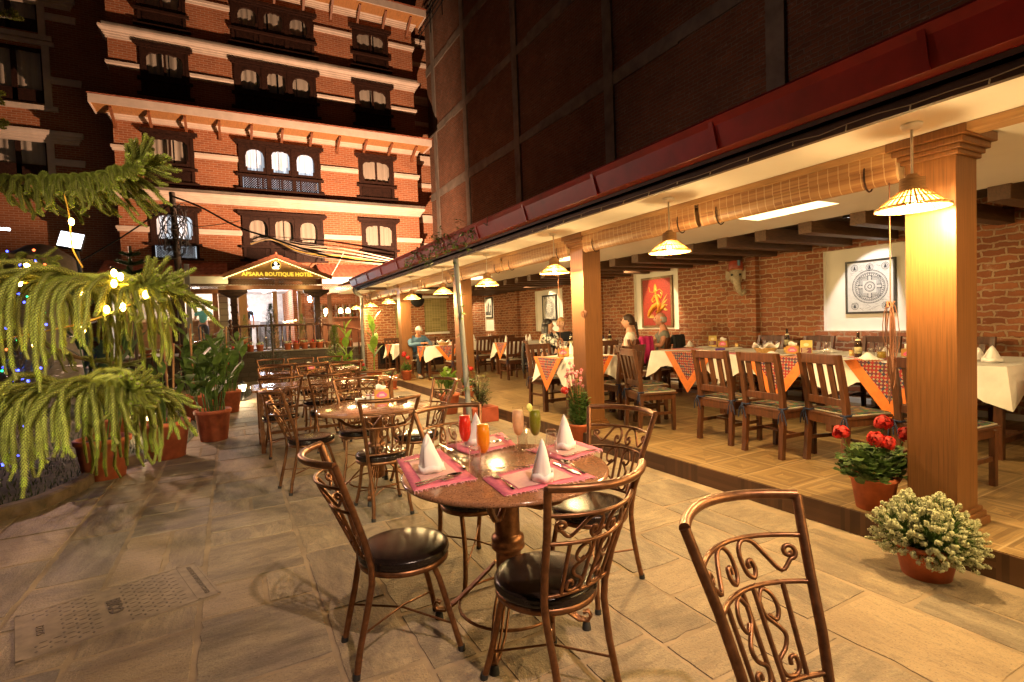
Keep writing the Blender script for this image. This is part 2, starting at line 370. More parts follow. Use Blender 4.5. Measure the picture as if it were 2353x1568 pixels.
def wall_holes(mb,fix,ax,u0,u1,z0,z1,holes,depth,mi=0,mj=None,flip=False):
    """front faces of a wall with rectangular openings and their reveals; depth goes along +axis"""
    us=sorted({u0,u1,*[min(max(h[k],u0),u1) for h in holes for k in (0,1)]}); zs=sorted({z0,z1,*[min(max(h[k],z0),z1) for h in holes for k in (2,3)]})
    P=(lambda u,z,d=0:(fix+d,u,z)) if ax=='x' else (lambda u,z,d=0:(u,fix+d,z))
    for i in range(len(us)-1):
        for j in range(len(zs)-1):
            um,zm=(us[i]+us[i+1])/2,(zs[j]+zs[j+1])/2
            if any(h[0]<um<h[1] and h[2]<zm<h[3] for h in holes): continue
            q=[P(us[i],zs[j]),P(us[i+1],zs[j]),P(us[i+1],zs[j+1]),P(us[i],zs[j+1])]
            mb.add(q,[(3,2,1,0)] if ax=='x' else [(0,1,2,3)],mi)
    for h in holes:
        a,b,c,d=h[:4]
        for p,q in (((a,c),(b,c)),((b,c),(b,d)),((b,d),(a,d)),((a,d),(a,c))):
            mb.add([P(*p),P(*q),P(*q,depth),P(*p,depth)],[(0,1,2,3)],mi if mj is None else mj)
NICH=[(3.30,4.99,1.27,2.52),(8.06,9.43,1.31,2.60),(12.42,13.94,1.27,2.50),(16.87,17.59,1.29,2.52)]
mb=MB(); wall_holes(mb,XW,'x',-3.2,YF,ZF,2.95,NICH,.07,0,1); mb.build('back_wall',[BRK_P[0],PLAS],PAV)
for a,b,c,d in NICH: MB().box((XW+.07,a-.02,c-.02),(XW+.09,b+.02,d+.02)).build('niche',PLAS,PAV)
for a,b in ((6.15,6.75),(14.95,15.6),(10.6,11.2)): MB().box((XW-.09,a,ZF),(XW+.02,b,2.9)).build('brick_pier',BRK_P[0],PAV)
MB().box((XW-.02,-3.2,ZF),(XW,YF,ZF+.08)).build('skirting',TRIM,PAV)
a1,a2=AY(907,690,YF),AY(948,775,YF); b1,b2=AY(974,686,YF),AY(1030,762,YF)
WN=[(a1.x,a2.x,a2.z,a1.z),(b1.x,b2.x,b2.z,b1.z)]
mb=MB(); wall_holes(mb,YF,'y',PX0+.1,XW,ZF,2.95,WN,.10,0,0)
mb.add([(PX0+.1,YF,ZF),(PX0+.1,YF+.3,ZF),(PX0+.1,YF+.3,2.95),(PX0+.1,YF,2.95)],[(0,1,2,3)],1); mb.build('end_wall',[BRK_P[1],BRK_P[0]],PAV)
def mat_bamboo(name,axis,c1,c2,pitch=.012,thread=.075,tr=0):
    m,t,b=newmat(name); s=nd(t,'SeparateXYZ',{0:obc(t)}); al,ac=(s.outputs[1],s.outputs[2]) if axis=='y' else (s.outputs[0],s.outputs[2])
    k=mth(t,'FLOOR',mth(t,'DIVIDE',ac,pitch)); rn=nd(t,'TexWhiteNoise',{'Vector':nd(t,'CombineXYZ',{0:k,1:mth(t,'FLOOR',mth(t,'DIVIDE',al,.3))}).outputs[0]}).outputs[0]
    c=mix(t,rn,c1,c2); th=mth(t,'LESS_THAN',mth(t,'FRACT',mth(t,'DIVIDE',al,thread)),.09); c=mix(t,mth(t,'MULTIPLY',th,.5),c,(.62,.46,.28))
    t.links.new(c,b.inputs['Base Color']); b.inputs['Roughness'].default_value=.5; bump(t,b,mth(t,'FRACT',mth(t,'DIVIDE',ac,pitch)),.4,.004); return m
BAMR=mat_bamboo('bamboo_roll','y',(.22,.09,.032),(.37,.20,.08))
BAMW=mat_bamboo('bamboo_window_blind','x',(.20,.16,.05),(.36,.30,.12),.018,.1)
for a,b,c,d in WN:
    f=MB().box((a-.06,YF-.03,d),(b+.06,YF+.02,d+.09)).build('window',TRIM,PAV); MB().box((a-.02,YF-.03,c-.07),(b+.04,YF+.02,c)).build('window_sill',TRIM,f)
    MB().box((a,YF+.06,c),(b,YF+.075,d)).build('bamboo_blind',BAMW,f)
cb=MB()
for q0,q1 in ((4.3,5.4),(5.5,6.6),(6.7,7.8)):
    cb.box((q0,YF-.10,ZF),(q1,YF-.001,.34)).box((q0,YF-.10,.95),(q1,YF-.001,1.03)).box((q0,YF-.1,.34),(q0+.07,YF-.001,.95)).box((q1-.07,YF-.1,.34),(q1,YF-.001,.95)).box((q0+.07,YF-.04,.34),(q1-.07,YF-.001,.95),1)
cb.build('wainscot',[WOODD,BLKP],PAV)
COVE=[(5.0,5.62,y,y+.95) for y in (-.6,3.18,7.3,11.3,15.2)]
mb=MB(); us=(PX0,)
P=[]; wz=MB()
wall_holes(wz,0,'y',3.10,6.35,-3.2,YF,[(a,b,c,d) for a,b,c,d in COVE],.14,0)
wz.v=[(x,z,ZC+y) for x,y,z in wz.v]; wz.box((6.35,-3.2,ZC),(6.38,YF,ZC+.25)); wz.build('ceiling',CEIL,PAV)
COVEM=emit('cove_light_panel',(1,.76,.40),6.0)
for a,b,c,d in COVE: MB().box((a-.01,c-.01,ZC+.14),(b+.01,d+.01,ZC+.15)).build('cove_light',COVEM,PAV)
MB().box((6.38,-3.2,2.93),(XW+.02,YF,2.96)).build('upper_ceiling',plain('brown_boards',(.09,.055,.03),.7),PAV)
y=-2.9
while y<YF-.3:
    MB().box((6.33,y,2.56),(XW,y+.17,2.73)).build('ceiling_beam',BEAM,PAV,bev=.006); y+=.62
PILY=[-2.4,1.56,5.46,9.6,13.65]
def pillar(y):
    w=.28; x=4.0
    p=MB().box((x,y,ZF),(x+w,y+w,ZC)).build('pillar',WOODP,PAV,bev=.004)
    def mould(seq,name):
        m=MB()
        for e,z0,z1 in seq: m.box((x-e,y-e,z0),(x+w+e,y+w+e,z1))
        m.build(name,WOODP,p,bev=.006)
    mould([(.05,ZF,ZF+.05),(.035,ZF+.05,ZF+.085),(.02,ZF+.085,ZF+.115)],'pillar_base')
    mould([(.02,ZC-.16,ZC-.13),(.035,ZC-.13,ZC-.10),(.055,ZC-.10,ZC-.06),(.08,ZC-.06,ZC-.002)],'pillar_capital')
for y in PILY: pillar(y)
MB().box((3.93,-3.2,ZC-.05),(4.10,YF,ZC-.003)).build('blind_rail',plain('rail_wood',(.40,.22,.09),.5,0,.3,8,(4,.5,4)),PAV)
# eaves: red gutter, dark fascia, roof
g=MB()
gy0,gy1=-3.2,15.1
prof=[(3.16,2.99),(2.99,2.965),(2.97,2.945),(3.0,2.90),(3.045,2.75),(3.09,2.73),(3.16,2.73)]
n=len(prof)
g.add([(x,gy0,z) for x,z in prof]+[(x,gy1,z) for x,z in prof],[(i,i+1,n+i+1,n+i) for i in range(n-1)]+[tuple(range(n)),tuple(range(n,2*n))[::-1]])
gut=g.build('gutter',FASC,PAV)
for y in (.1,1.3,2.55,3.9,5.2,6.5,7.8,9.1,10.4,11.7,13.0,14.3):
    MB().bar((2.985,y,2.935),(3.035,y,2.745),.035,.012).build('gutter_strap',FASC,gut)
MB().box((3.17,gy0,2.63),(3.21,gy1,2.96)).box((3.10,gy0,2.70),(3.17,gy1,2.728)).build('fascia',FASD,PAV)
def mat_roof():
    return plain('red_roof_sheet',(.25,.05,.03),.5,0,.3,4)
r=MB(); k=0; ys=[gy0+.12*i for i in range(int((YF+.6-gy0)/.12))]
r.grid([[(3.20+(XW-3.20)*u,yy,2.985+.9*u+.02*(j%2)) for j,yy in enumerate(ys)] for u in (0,.5,1)],0,False); r.build('roof',mat_roof(),PAV,solid=.02)
MB().box((3.21,14.72,2.63),(XW,14.78,2.72)).build('soffit_end',FASD,PAV)
# pale bulb-less fairy light cable along the fascia
c=MB(); pts=[]; yy=-.5
while yy<13: pts.append((3.155,yy,2.655+R(-.006,.012))); yy+=.16
c.tube(pts,.003,5); [c.tube([p,(p[0]-.01,p[1],p[2]-R(.02,.045))],.0035,5) for p in pts[::2]]
tag(c.build('light_cable',plain('pale_cable',(.4,.32,.22),.6)),'thin unlit fairy light cable stapled along dark fascia under red gutter','cable')
# rolled bamboo blinds
def blind(y0,y1,label):
    t=thing('rolled_blind',label,'blind',(4.02,y0,0),0,'rolled bamboo blinds between the pillars'); L=y1-y0; z0=2.535
    m=MB(); pts=[]
    for i in range(26):
        a=pi*.5+2*pi*i/13; rr_=1-.012*i; pts.append((rr_*.055*cos(a),z0+rr_*.10*sin(a)))
    m.grid([[(x,0,z),(x,L,z)] for x,z in pts]); m.add([(0,.004,z0)]+[(x,.004,z) for x,z in pts[:14]],[(0,i,i+1) for i in range(1,14)]); m.build('bamboo_roll',BAMR,t)
    MB().box((-.060,0,z0+.02),(-.054,L,ZC-.05)).build('bamboo_sheet',BAMR,t)
    for q in (.12*L,.88*L):
        MB().tube([(.064*cos(a),q,z0+.108*sin(a)) for a in [2*pi*i/16 for i in range(16)]],.006,6,closed=True).build('tie_cord',WOODD,t)
for i,(a,b) in enumerate(((-2.08,-.3),(-.26,1.53),(1.87,3.54),(3.59,5.42),(5.78,7.62),(7.68,9.56),(9.92,11.75),(11.8,13.61),(13.97,15.7),(15.74,17.4))):
    nm=('off to the right of the nearest pillar, far part','just right of the nearest pillar','from the nearest pillar to the middle of its bay','from the middle of the bay to the second pillar','in the second bay, part nearer the camera','in the second bay, part by the third pillar','in the third bay, part nearer the camera','in the third bay, part by the fourth pillar','in the last bay, beside the fourth pillar','in the last bay, against the end wall')[i]
    if i>1: blind(a,b,'rolled bamboo blind under the ceiling '+nm)
def cordset(p,zt,zb,label,n=9,L=.35,col=None,name='blind_cord'):
    m=MB(); m.tube([(p[0],p[1],zt),(p[0]+.003,p[1],(zt+zb)/2),(p[0],p[1],zb)],.004,6)
    for i in range(n):
        a=R(0,2*pi);w=R(.02,.055);h=R(.35,1)*L; cx,cy=R(-.03,.03),R(-.03,.03)
        m.tube([(p[0]+cx*s+cos(a)*w*sin(u),p[1]+cy*s+sin(a)*w*sin(u),zb-h*(1-cos(u))/2+.02) for s,u in [(k/12,2*pi*k/12) for k in range(13)]],.0032,4)
    m.tube([(p[0]-.03,p[1],zb-.02),(p[0],p[1]+.02,zb+.02),(p[0]+.03,p[1],zb-.02)],.007,5)
    return tag(m.build(name,col or plain('brown_cord',(.16,.06,.03),.8)),label,'cord')
q=AX(2046,700,3.98); cordset((q.x,q.y,0),2.45,q.z,'long looped brown blind cord hanging beside the nearest pillar',8,.75)
q=AX(1377,716,4.0); cordset((3.97,5.42,0),2.4,AX(1377,716,4).z,'pinkish brown cord bunch tied at the second pillar',10,.1)
q=AX(1288,800,4.0); cordset((q.x,q.y,0),2.42,q.z+.12,'looped brown blind cord hanging in front of the small tissue box table',8,.3)
# pendant lamps
def pendant_proto():
    t=thing('pendant_lamp','','lamp',(0,0,0))
    MB().lathe([(.001,0),(.055,0),(.055,-.012),(.045,-.03),(.001,-.032)],20,(0,0,ZC-.003)).build('ceiling_rose',TRIM,t)
    MB().tube([(0,0,ZC-.03),(0,0,2.40)],.007,6).build('cord',plain('cream_flex',(.55,.48,.38),.6),t)
    MB().lathe([(.001,2.40),(.03,2.40),(.035,2.385),(.05,2.38),(.064,2.375),(.066,2.30),(.072,2.30)],20).build('collar',plain('rattan_collar',(.38,.2,.08),.6,0,.4,20,(1,1,8),.3,60),t)
    s=MB(); n=34
    for i in range(n):
        a=2*pi*i/n; s.bar((.070*cos(a),.070*sin(a),2.303),(.186*cos(a),.186*sin(a),2.203),.010,.004,0,(cos(a),sin(a),.8))
    for r_,z in ((.189,2.198),(.187,2.207),(.13,2.254)): s.tube([(r_*cos(2*pi*i/28),r_*sin(2*pi*i/28),z) for i in range(28)],.0045,5,closed=True)
    s.lathe([(.069,2.303),(.126,2.254),(.184,2.204)],34,mi=1)
    sh=s.build('lamp_shade',[plain('rattan_slats',(.40,.22,.07),.55,0,.3,20),RATTN],t)
    MB().ball((0,0,2.222),.028,12).build('bulb',BULBW,t)
    return t
def mat_ratt():
    m,t,b=newmat('pale_shade_liner'); b.inputs['Base Color'].default_value=(.42,.25,.08,1); tr=nd(t,'BsdfTranslucent',{0:(.36,.18,.04,1)}); ms=nd(t,'MixShader',{0:.5}); tp=nd(t,'BsdfTransparent'); m2=nd(t,'MixShader',{0:.3})
    t.links.new(b.outputs[0],ms.inputs[1]);t.links.new(tr.outputs[0],ms.inputs[2]);t.links.new(ms.outputs[0],m2.inputs[1]);t.links.new(tp.outputs[0],m2.inputs[2]);t.links.new(m2.outputs[0],t.nodes['Material Output'].inputs[0]); return m
RATTN=mat_ratt()
PENDW=135
pl=bpy.data.lights.new('pendant_light','POINT'); pl.energy=PENDW; pl.color=(1,.66,.27); pl.shadow_soft_size=.035
proto=pendant_proto(); bl=bpy.data.objects.new('bulb_light',pl); COL.objects.link(bl); bl.parent=proto; bl.location=(0,0,2.18)
lab=['largest cone lamp, hanging before the nearest pillar','cone lamp hanging in the middle of the nearest bay','cone lamp hanging before the second pillar','cone lamp hanging in the middle of the second bay','cone lamp hanging before the third pillar, behind the leaning pole','cone lamp hanging in the third bay, near the round black plate','cone lamp hanging before the fourth pillar','cone lamp hanging in the last bay before the bamboo window','cone lamp farthest off, hanging by the end wall','cone lamp beyond the right picture edge','cone lamp farther beyond the right picture edge']
for i in range(11):
    o=proto if i==0 else dup(proto,(0,0,0),0,'')
    o.location=(3.65,1.64+1.975*(i if i<9 else 8-i),0); tag(o,'woven rattan '+lab[i],'lamp','rattan pendant lamps under the eaves')
# leaning pole
p0=V((3.08,7.15,0)); p1=V((3.20,7.75,2.66))
MB().tube([p0,p0.lerp(p1,.5),p1],.042,16).build('leaning_pole',GREYP); tag(bpy.data.objects['leaning_pole'],'grey steel pole leaning up to the eaves with a climbing plant','pole')
# pictures
def mandala(mb,c,s,mi=1,gm=2):
    rr=random.Random(3); W0=WEST(c)
    for r_,w,q in ((.40,.012,1),(.375,.006,1),(.345,.022,gm),(.315,.008,1),(.275,.012,gm),(.255,.005,1),(.12,.012,1),(.095,.01,gm),(.05,.015,1)):
        mb.lathe([(r_*s,0),((r_-w)*s,0)],44,T=W0,mi=q)
    for r_,n,sz in ((.388,60,.010),(.33,52,.011),(.295,40,.015),(.108,20,.010)):
        for k in range(n):
            a=2*pi*k/n; T=W0@M.Translation((cos(a)*r_*s,sin(a)*r_*s,.0006))@M.Rotation(a,4,'Z'); z=sz*s*rr.uniform(.6,1.1); mb.box((-z,-z*.6,0),(z,z*.6,.0006),1,T)
    for k,(q,w,mm) in enumerate(((.235,.008,1),(.215,.020,gm),(.185,.006,1),(.165,.014,gm))):
        for a in range(4):
            T=W0@M.Rotation(a*pi/2,4,'Z'); mb.box((-q*s,(q-w)*s,-.0005),(q*s,q*s,.0012),mm,T); mb.box((-.05*s,q*s,0),(.05*s,(q+.03)*s,.001),1,T); mb.box((-.03*s,(q-.01)*s,.001),(.03*s,(q+.02)*s,.002),0,T)
    for sx,sz in ((-1,1),(0,1),(1,1),(-1,-1),(1,-1)):
        cc=W0@V((sx*.34*s,sz*.46*s,0)); mb.lathe([(.085*s,0),(.075*s,0)],16,T=WEST(cc),mi=1); mb.lathe([(.06*s,0),(.045*s,0)],14,T=WEST(cc),mi=gm); mb.prism([(-.03*s,-.04*s),(.03*s,-.04*s),(.018*s,.02*s),(0,.05*s),(-.018*s,.02*s)],.0012,WEST(cc),1)
    for k in range(130):
        u=rr.uniform(-.44,.44)*s; z=rr.uniform(.26,.56)*s*rr.choice((-1,1))
        if (u*u+z*z)**.5<.41*s: continue
        l=rr.uniform(.01,.05)*s; T=W0@M.Translation((u,z,.0003))@M.Rotation(rr.uniform(-.7,.7),4,'Z'); mb.box((-l,0,0),(l,.005*s,.0006),rr.choice((1,gm)),T)
def picture(y0,y1,z0,z1,label,kind,fm,fw=.035):
    X=XW+.068; c=(X-.03,(y0+y1)/2,(z0+z1)/2); w,h=(y1-y0)/2,(z1-z0)/2; t=thing('framed_picture',label,'picture',c)
    f=MB(); L=lambda a,b:f.box(a,b)
    f.box((-.012,-w,-h),(.03,w,-h+fw)).box((-.012,-w,h-fw),(.03,w,h)).box((-.012,-w,-h+fw),(.03,-w+fw,h-fw)).box((-.012,w-fw,-h+fw),(.03,w,h-fw)); f.build('frame',fm,t,bev=.004)
    INK=plain('print_ink',(.035,.035,.04),.7); PP=plain('aged_print_paper',(.50,.485,.44),.7,0,.12,20)
    m=MB()
    if kind=='mandala':
        m.box((.0,-w+fw,-h+fw),(.004,w-fw,h-fw)); mandala(m,(-.0012,0,0),min(w,h)*1.8)
        pr=m.build('print',[PP,INK,plain('print_mid_grey',(.26,.26,.25),.7)],t)
    elif kind=='street':
        m.box((.0,-w+fw,-h+fw),(.004,w-fw,h-fw)); T=WEST((-.001,0,0)); a,b=w-fw-.05,h-fw-.07
        m.box((-a,-b,0),(a,-b*.55,.001),1,T)
        for k in range(30): x=R(-a,a);m.box((x-.01,-b*.9,0),(x+.012,-b*.9+R(.04,.1),.0016),2,T)
        for x,ww,hh in ((-a*.8,.09,b*1.0),(-a*.35,.07,b*.55),(.05,.06,b*.2),(a*.45,.08,b*.75),(a*.85,.07,b*.3)):
            m.box((x-ww/2,-b*.6,0),(x+ww/2,hh*.35,.0012),1,T)
            for q in range(3): m.prism([(x-ww*(.8-.2*q),hh*(.35+.2*q)),(x+ww*(.8-.2*q),hh*(.35+.2*q)),(x,hh*(.35+.2*q)+.09)],.0014,T,1)
        pr=m.build('print',[PP,INK,plain('print_grey',(.2,.2,.19),.7)],t)
    else:
        m.box((.0,-w+fw,-h+fw),(.004,w-fw,h-fw)); T=WEST((-.0015,0,0))@M.Scale(h/.55,4)
        G1=1;pth=lambda pts,r_:m.tube([T@V((x,y,0)) for x,y in pts],r_,8,G1,flat=1)
        # seated gilded dancer: legs, torso, head with tall crown, arms, flower petals and garland
        pth([(.08,-.02),(-.1,-.1),(-.2,-.2),(-.26,-.3)],[.05,.06,.05,.03]); pth([(.08,-.03),(.1,-.16),(.0,-.22),(.2,-.12),(.26,-.06)],[.06,.06,.04,.03,.02]); 
        pth([(.06,-.04),(.03,.06),(.0,.16)],[.06,.04,.06]); pth([(-.02,.18),(-.02,.22)],[.025,.02]); m.ball(T@V((-.03,.255,0)),.05,10,G1,.3)
        m.prism([(-.08,.29),(.02,.29),(.0,.36),(-.03,.41),(-.06,.36)],.002,T,G1); pth([(-.05,.15),(-.14,.05),(-.1,.0),(-.03,.06)],[.025,.02,.018,.015]); pth([(.06,.15),(.14,.08),(.17,.17),(.13,.2)],[.025,.02,.018,.014])
        for a in (-20,10,40,70): m.prism([(.08,-.12),(.26+.0*a,-.13+.003*a),(.33,-.10+.004*a),(.22,-.07+.002*a)],.0016,T,2)
        for a in range(5): m.prism([(-.28+.04*a,-.34),(-.24+.04*a,-.34),(-.29+.04*a,-.24)],.0016,T,2)
        pth([(-.22,.34),(-.2,.24),(-.1,.22),(.1,.28),(.2,.2)],.008)
        pr=m.build('print',[plain('red_glitter_ground',(.30,.025,.010),.6,0,.5,40),plain('gilt_orange',(.75,.28,.03),.4,.2,.3,20),plain('ochre_green',(.42,.30,.05),.5)],t)
    return t
q=[(AX(1939,603,XW),AX(2056,719,XW)),(AX(1470,641,XW),AX(1544,753,XW)),(AX(1243,680,XW),AX(1277,737,XW)),(AX(1102,686,XW),AX(1130,733,XW))]
BLK=plain('black_frame',(.02,.018,.016),.35); GLT=plain('dark_gilt_frame',(.16,.09,.035),.4,.3,.5,60)
picture(q[0][1].y,q[0][0].y,q[0][1].z,q[0][0].z,'black framed print of a round mandala in widest white niche','mandala',BLK,.03)
picture(q[1][1].y,q[1][0].y,q[1][1].z,q[1][0].z,'red painting of a seated golden dancer in dark frame','dancer',GLT,.05)
picture(q[2][1].y,q[2][0].y,q[2][1].z,q[2][0].z,'narrow black framed mandala print in niche behind dark haired woman','mandala',BLK,.05)
picture(q[3][1].y,q[3][0].y,q[3][1].z+.02,q[3][0].z,'black framed grey street view print in farthest white niche','street',BLK,.05)
# carved elephant mask, round plate
t=thing('elephant_mask','painted wooden elephant head mask with curled trunk hanging on brick pier','mask',(8.20,6.50,2.30),rad(38))
hd=MB(); T=WEST((0,0,0))
hd.ball((0,0,.0),.16,16,0,.7,.75,1.15); hd.tube([T@V(p) for p in ((0,-.08,.10),(.02,-.2,.14),(.05,-.3,.13),(.10,-.36,.12),(.14,-.32,.12),(.12,-.27,.12))],[.075,.06,.05,.045,.035,.02],12)
hd.build('face',plain('cream_paint',(.42,.34,.22),.45,0,.4,20),t)
EARM=plain('cream_ear',(.42,.33,.22),.5)
for s in (-1,1): MB().prism([(s*x,y) for x,y in ((.09,.04),(.165,.09),(.185,-.03),(.15,-.11),(.08,-.06))][::s],.03,T@M.Translation((0,0,.02)),0).build('ear',EARM,t,bev=.008)
MB().lathe([(.115,.09),(.13,.13),(.125,.20),(.085,.28),(.04,.33),(.001,.34)],16,sx=.8).build('crown',plain('red_crown_paint',(.36,.06,.03),.45,0,.4,14),t); MB().cbox((-.085,-.05,.21),(.06,.05,.10)).build('blue_panel',plain('blue_paint',(.08,.16,.24),.5),t,bev=.01); MB().tube([T@V((.105*cos(a),.085+.02*sin(a),.09)) for a in [pi*i/10 for i in range(11)]],.014,6).build('crown_band',plain('orange_band',(.5,.16,.05),.5),t)
for s in (-1,1): MB().ball(T@V((s*.07,0,.12)),.022,8).build('eye',BLKP,t)
q=AY(960,690,YF-.03); t=thing('round_plate','round black metal plate hanging on the brick end wall','plate',q)
MB().lathe([(.001,.0),(.15,.0),(.24,-.02),(.25,-.035),(.24,-.035),(.15,-.015),(.001,-.012)],30,T=FRONT((0,0,0))).build('dish',METD,t)
# spot lights above the niches
for yc in (4.15,8.75,13.15,17.2):
    t=thing('ceiling_spotlight',{4.15:'small recessed ceiling spotlight above the widest white niche',8.75:'small recessed ceiling spotlight above the red painting',13.15:'small recessed ceiling spotlight above the narrow mandala print',17.2:'small recessed ceiling spotlight above the street view print'}[yc],'spotlight',(7.5,yc,2.9))
    MB().lathe([(.03,0),(.05,.0),(.05,-.05),(.042,-.05),(.03,-.01)],16).build('housing',METD,t)
    MB().lathe([(.001,-.012),(.03,-.012)],12).build('lens',emit('spot_lens',(1,.85,.6),20),t)
    sl=bpy.data.lights.new('spot','SPOT'); sl.energy=130 if yc!=4.15 else 95; sl.color=(1,.74,.42) if yc!=4.15 else (1,.93,.9); sl.spot_size=rad(62); sl.spot_blend=.25; sl.shadow_soft_size=.02
    o=bpy.data.objects.new('spot_light',sl); COL.objects.link(o); o.parent=t; o.location=(0,0,-.03); o.rotation_euler=V((.8,0,-1.05)).to_track_quat('-Z','Y').to_euler()
# ---------------------------------------------------------------- hotel
def thinglass(name,col=(1,1,1),f0=.06,rough=.02):
    m,t,b=newmat(name); t.nodes.remove(b); lw=nd(t,'LayerWeight',{'Blend':.35}); f=mth(t,'ADD',mth(t,'MULTIPLY',mth(t,'POWER',lw.outputs['Facing'],2.2),.75),f0)
    ms=nd(t,'MixShader',{0:f}); t.links.new(nd(t,'BsdfTransparent',{0:c4(col)}).outputs[0],ms.inputs[1]); t.links.new(nd(t,'BsdfGlossy',{0:(1,1,1,1),'Roughness':rough}).outputs[0],ms.inputs[2])
    t.links.new(ms.outputs[0],t.nodes['Material Output'].inputs[0]); return m
TGL=thinglass('window_glass'); DGL=thinglass('drinking_glass',(.97,.97,.97),.05,.03)
def curtain(name,c,em=0,ec=(1,1,1)):
    m=plain(name,c,.9,0,.15,3,(10,1,.3)); b=m.node_tree.nodes['Principled BSDF']
    if em: b.inputs['Emission Color'].default_value=c4(ec); m.node_tree.links.new(mth(m.node_tree,'MULTIPLY',ramp(m.node_tree,noise(m.node_tree,obc(m.node_tree),9,3,(1,.05,.05)),.25,.7),em),b.inputs['Emission Strength'])  # room light put in as the cloth's own glow, streaked to suggest folds
    return m
CURT=curtain('net_curtain',(.40,.35,.29)); CURL=curtain('lit_curtain',(.6,.6,.6),.95,(.80,.89,1)); CURM=curtain('half_lit_curtain',(.72,.66,.56),.45,(.9,.92,1))
DARKR=plain('dark_room',(.02,.017,.015),.9)
HTRIM=plain('pinkish_cornice_paint',(.60,.50,.42),.8,0,.15,3,None,.1,30)
HY=22.0; HX0,HX1=-3.15,7.45
HOT=thing('hotel_building','tall orange lit brick hotel with carved dark windows and white cornices','building')
WC=[(.58,3.45),(4.95,6.40),(-2.27,-.84)]
WR=[(12.25,13.85),(9.90,11.60),(6.90,8.66),(4.24,6.02)]
holes=[(a+.03,b-.03,c+.03,d-.05) for a,b in WC for c,d in WR]+[(-3.0,5.75,.9,3.2)]
mb=MB(); wall_holes(mb,HY,'y',HX0,HX1,.0,17.5,holes,.35,0)
mb.add([(HX0,HY,0),(HX0,HY+3,0),(HX0,HY+3,17.5),(HX0,HY,17.5)],[(0,1,2,3)],1); mb.add([(HX1,HY,0),(HX1,HY+1.2,0),(HX1,HY+1.2,17.5),(HX1,HY,17.5)],[(0,1,2,3)],1)
mb.build('wall',[BRK_H[1],BRK_H[0]],HOT)
def mould(mb,x0,x1,yw,prof,mi=0,r0=True,r1=True):
    n=len(prof); a=[(x0-(p if r0 else 0),yw-p,z) for p,z in prof]; b=[(x1+(p if r1 else 0),yw-p,z) for p,z in prof]
    mb.add(a+b,[(i,n+i,n+i+1,i+1) for i in range(n-1)],mi)
    for side,k in ((a,r0),(b,r1)):
        if k:
            xx=x0 if side is a else x1; back=[(q[0],yw+ .6,q[2]) for q in side]; m=len(side)
            mb.add(side+back,[(i,i+1,m+i+1,m+i) for i in range(m-1)],mi)
def cornice(z0,z1,d=.22):
    h=z1-z0; return [(0,z0),(.05,z0),(.05,z0+h*.2),(.09,z0+h*.22),(.09,z0+h*.38),(.13,z0+h*.42),(.13,z0+h*.58),(.18,z0+h*.62),(d,z0+h*.8),(d,z1),(0,z1)]
for z0,z1 in ((6.28,6.60),(8.92,9.28),(11.62,11.95),(14.2,14.5)):
    m=MB(); mould(m,HX0,HX1,HY,cornice(z0,z1)); m.build('cornice',HTRIM,HOT)
m=MB(); m.box((HX0-.15,HY-.42,6.60),(HX1+.15,HY,6.66)); m.box((HX0-.1,HY-.3,11.95),(HX1+.1,HY,12.0)); m.build('cornice_flashing',CONC,HOT)
def band(zc,y=HY,segs=None):
    for a,b in segs or ((HX0,WC[2][0]-.02),(WC[2][1]+.02,WC[0][0]-.02),(WC[0][1]+.02,WC[1][0]-.02),(WC[1][1]+.02,HX1)):
        m=MB(); h=.09; mould(m,a,b,y,[(0,zc-h),(.05,zc-h),(.06,zc-.02),(.09,zc+.0),(.09,zc+h),(0,zc+h)],0,a==HX0,b==HX1); m.build('string_course',HTRIM,HOT)
for zc in (5.25,7.97,10.76,13.42): band(zc)
def carve(mb,x0,x1,z,y,n):
    for i in range(n):
        x=x0+(x1-x0)*(i+.5)/n; mb.ball((x,y,z),.018,5)
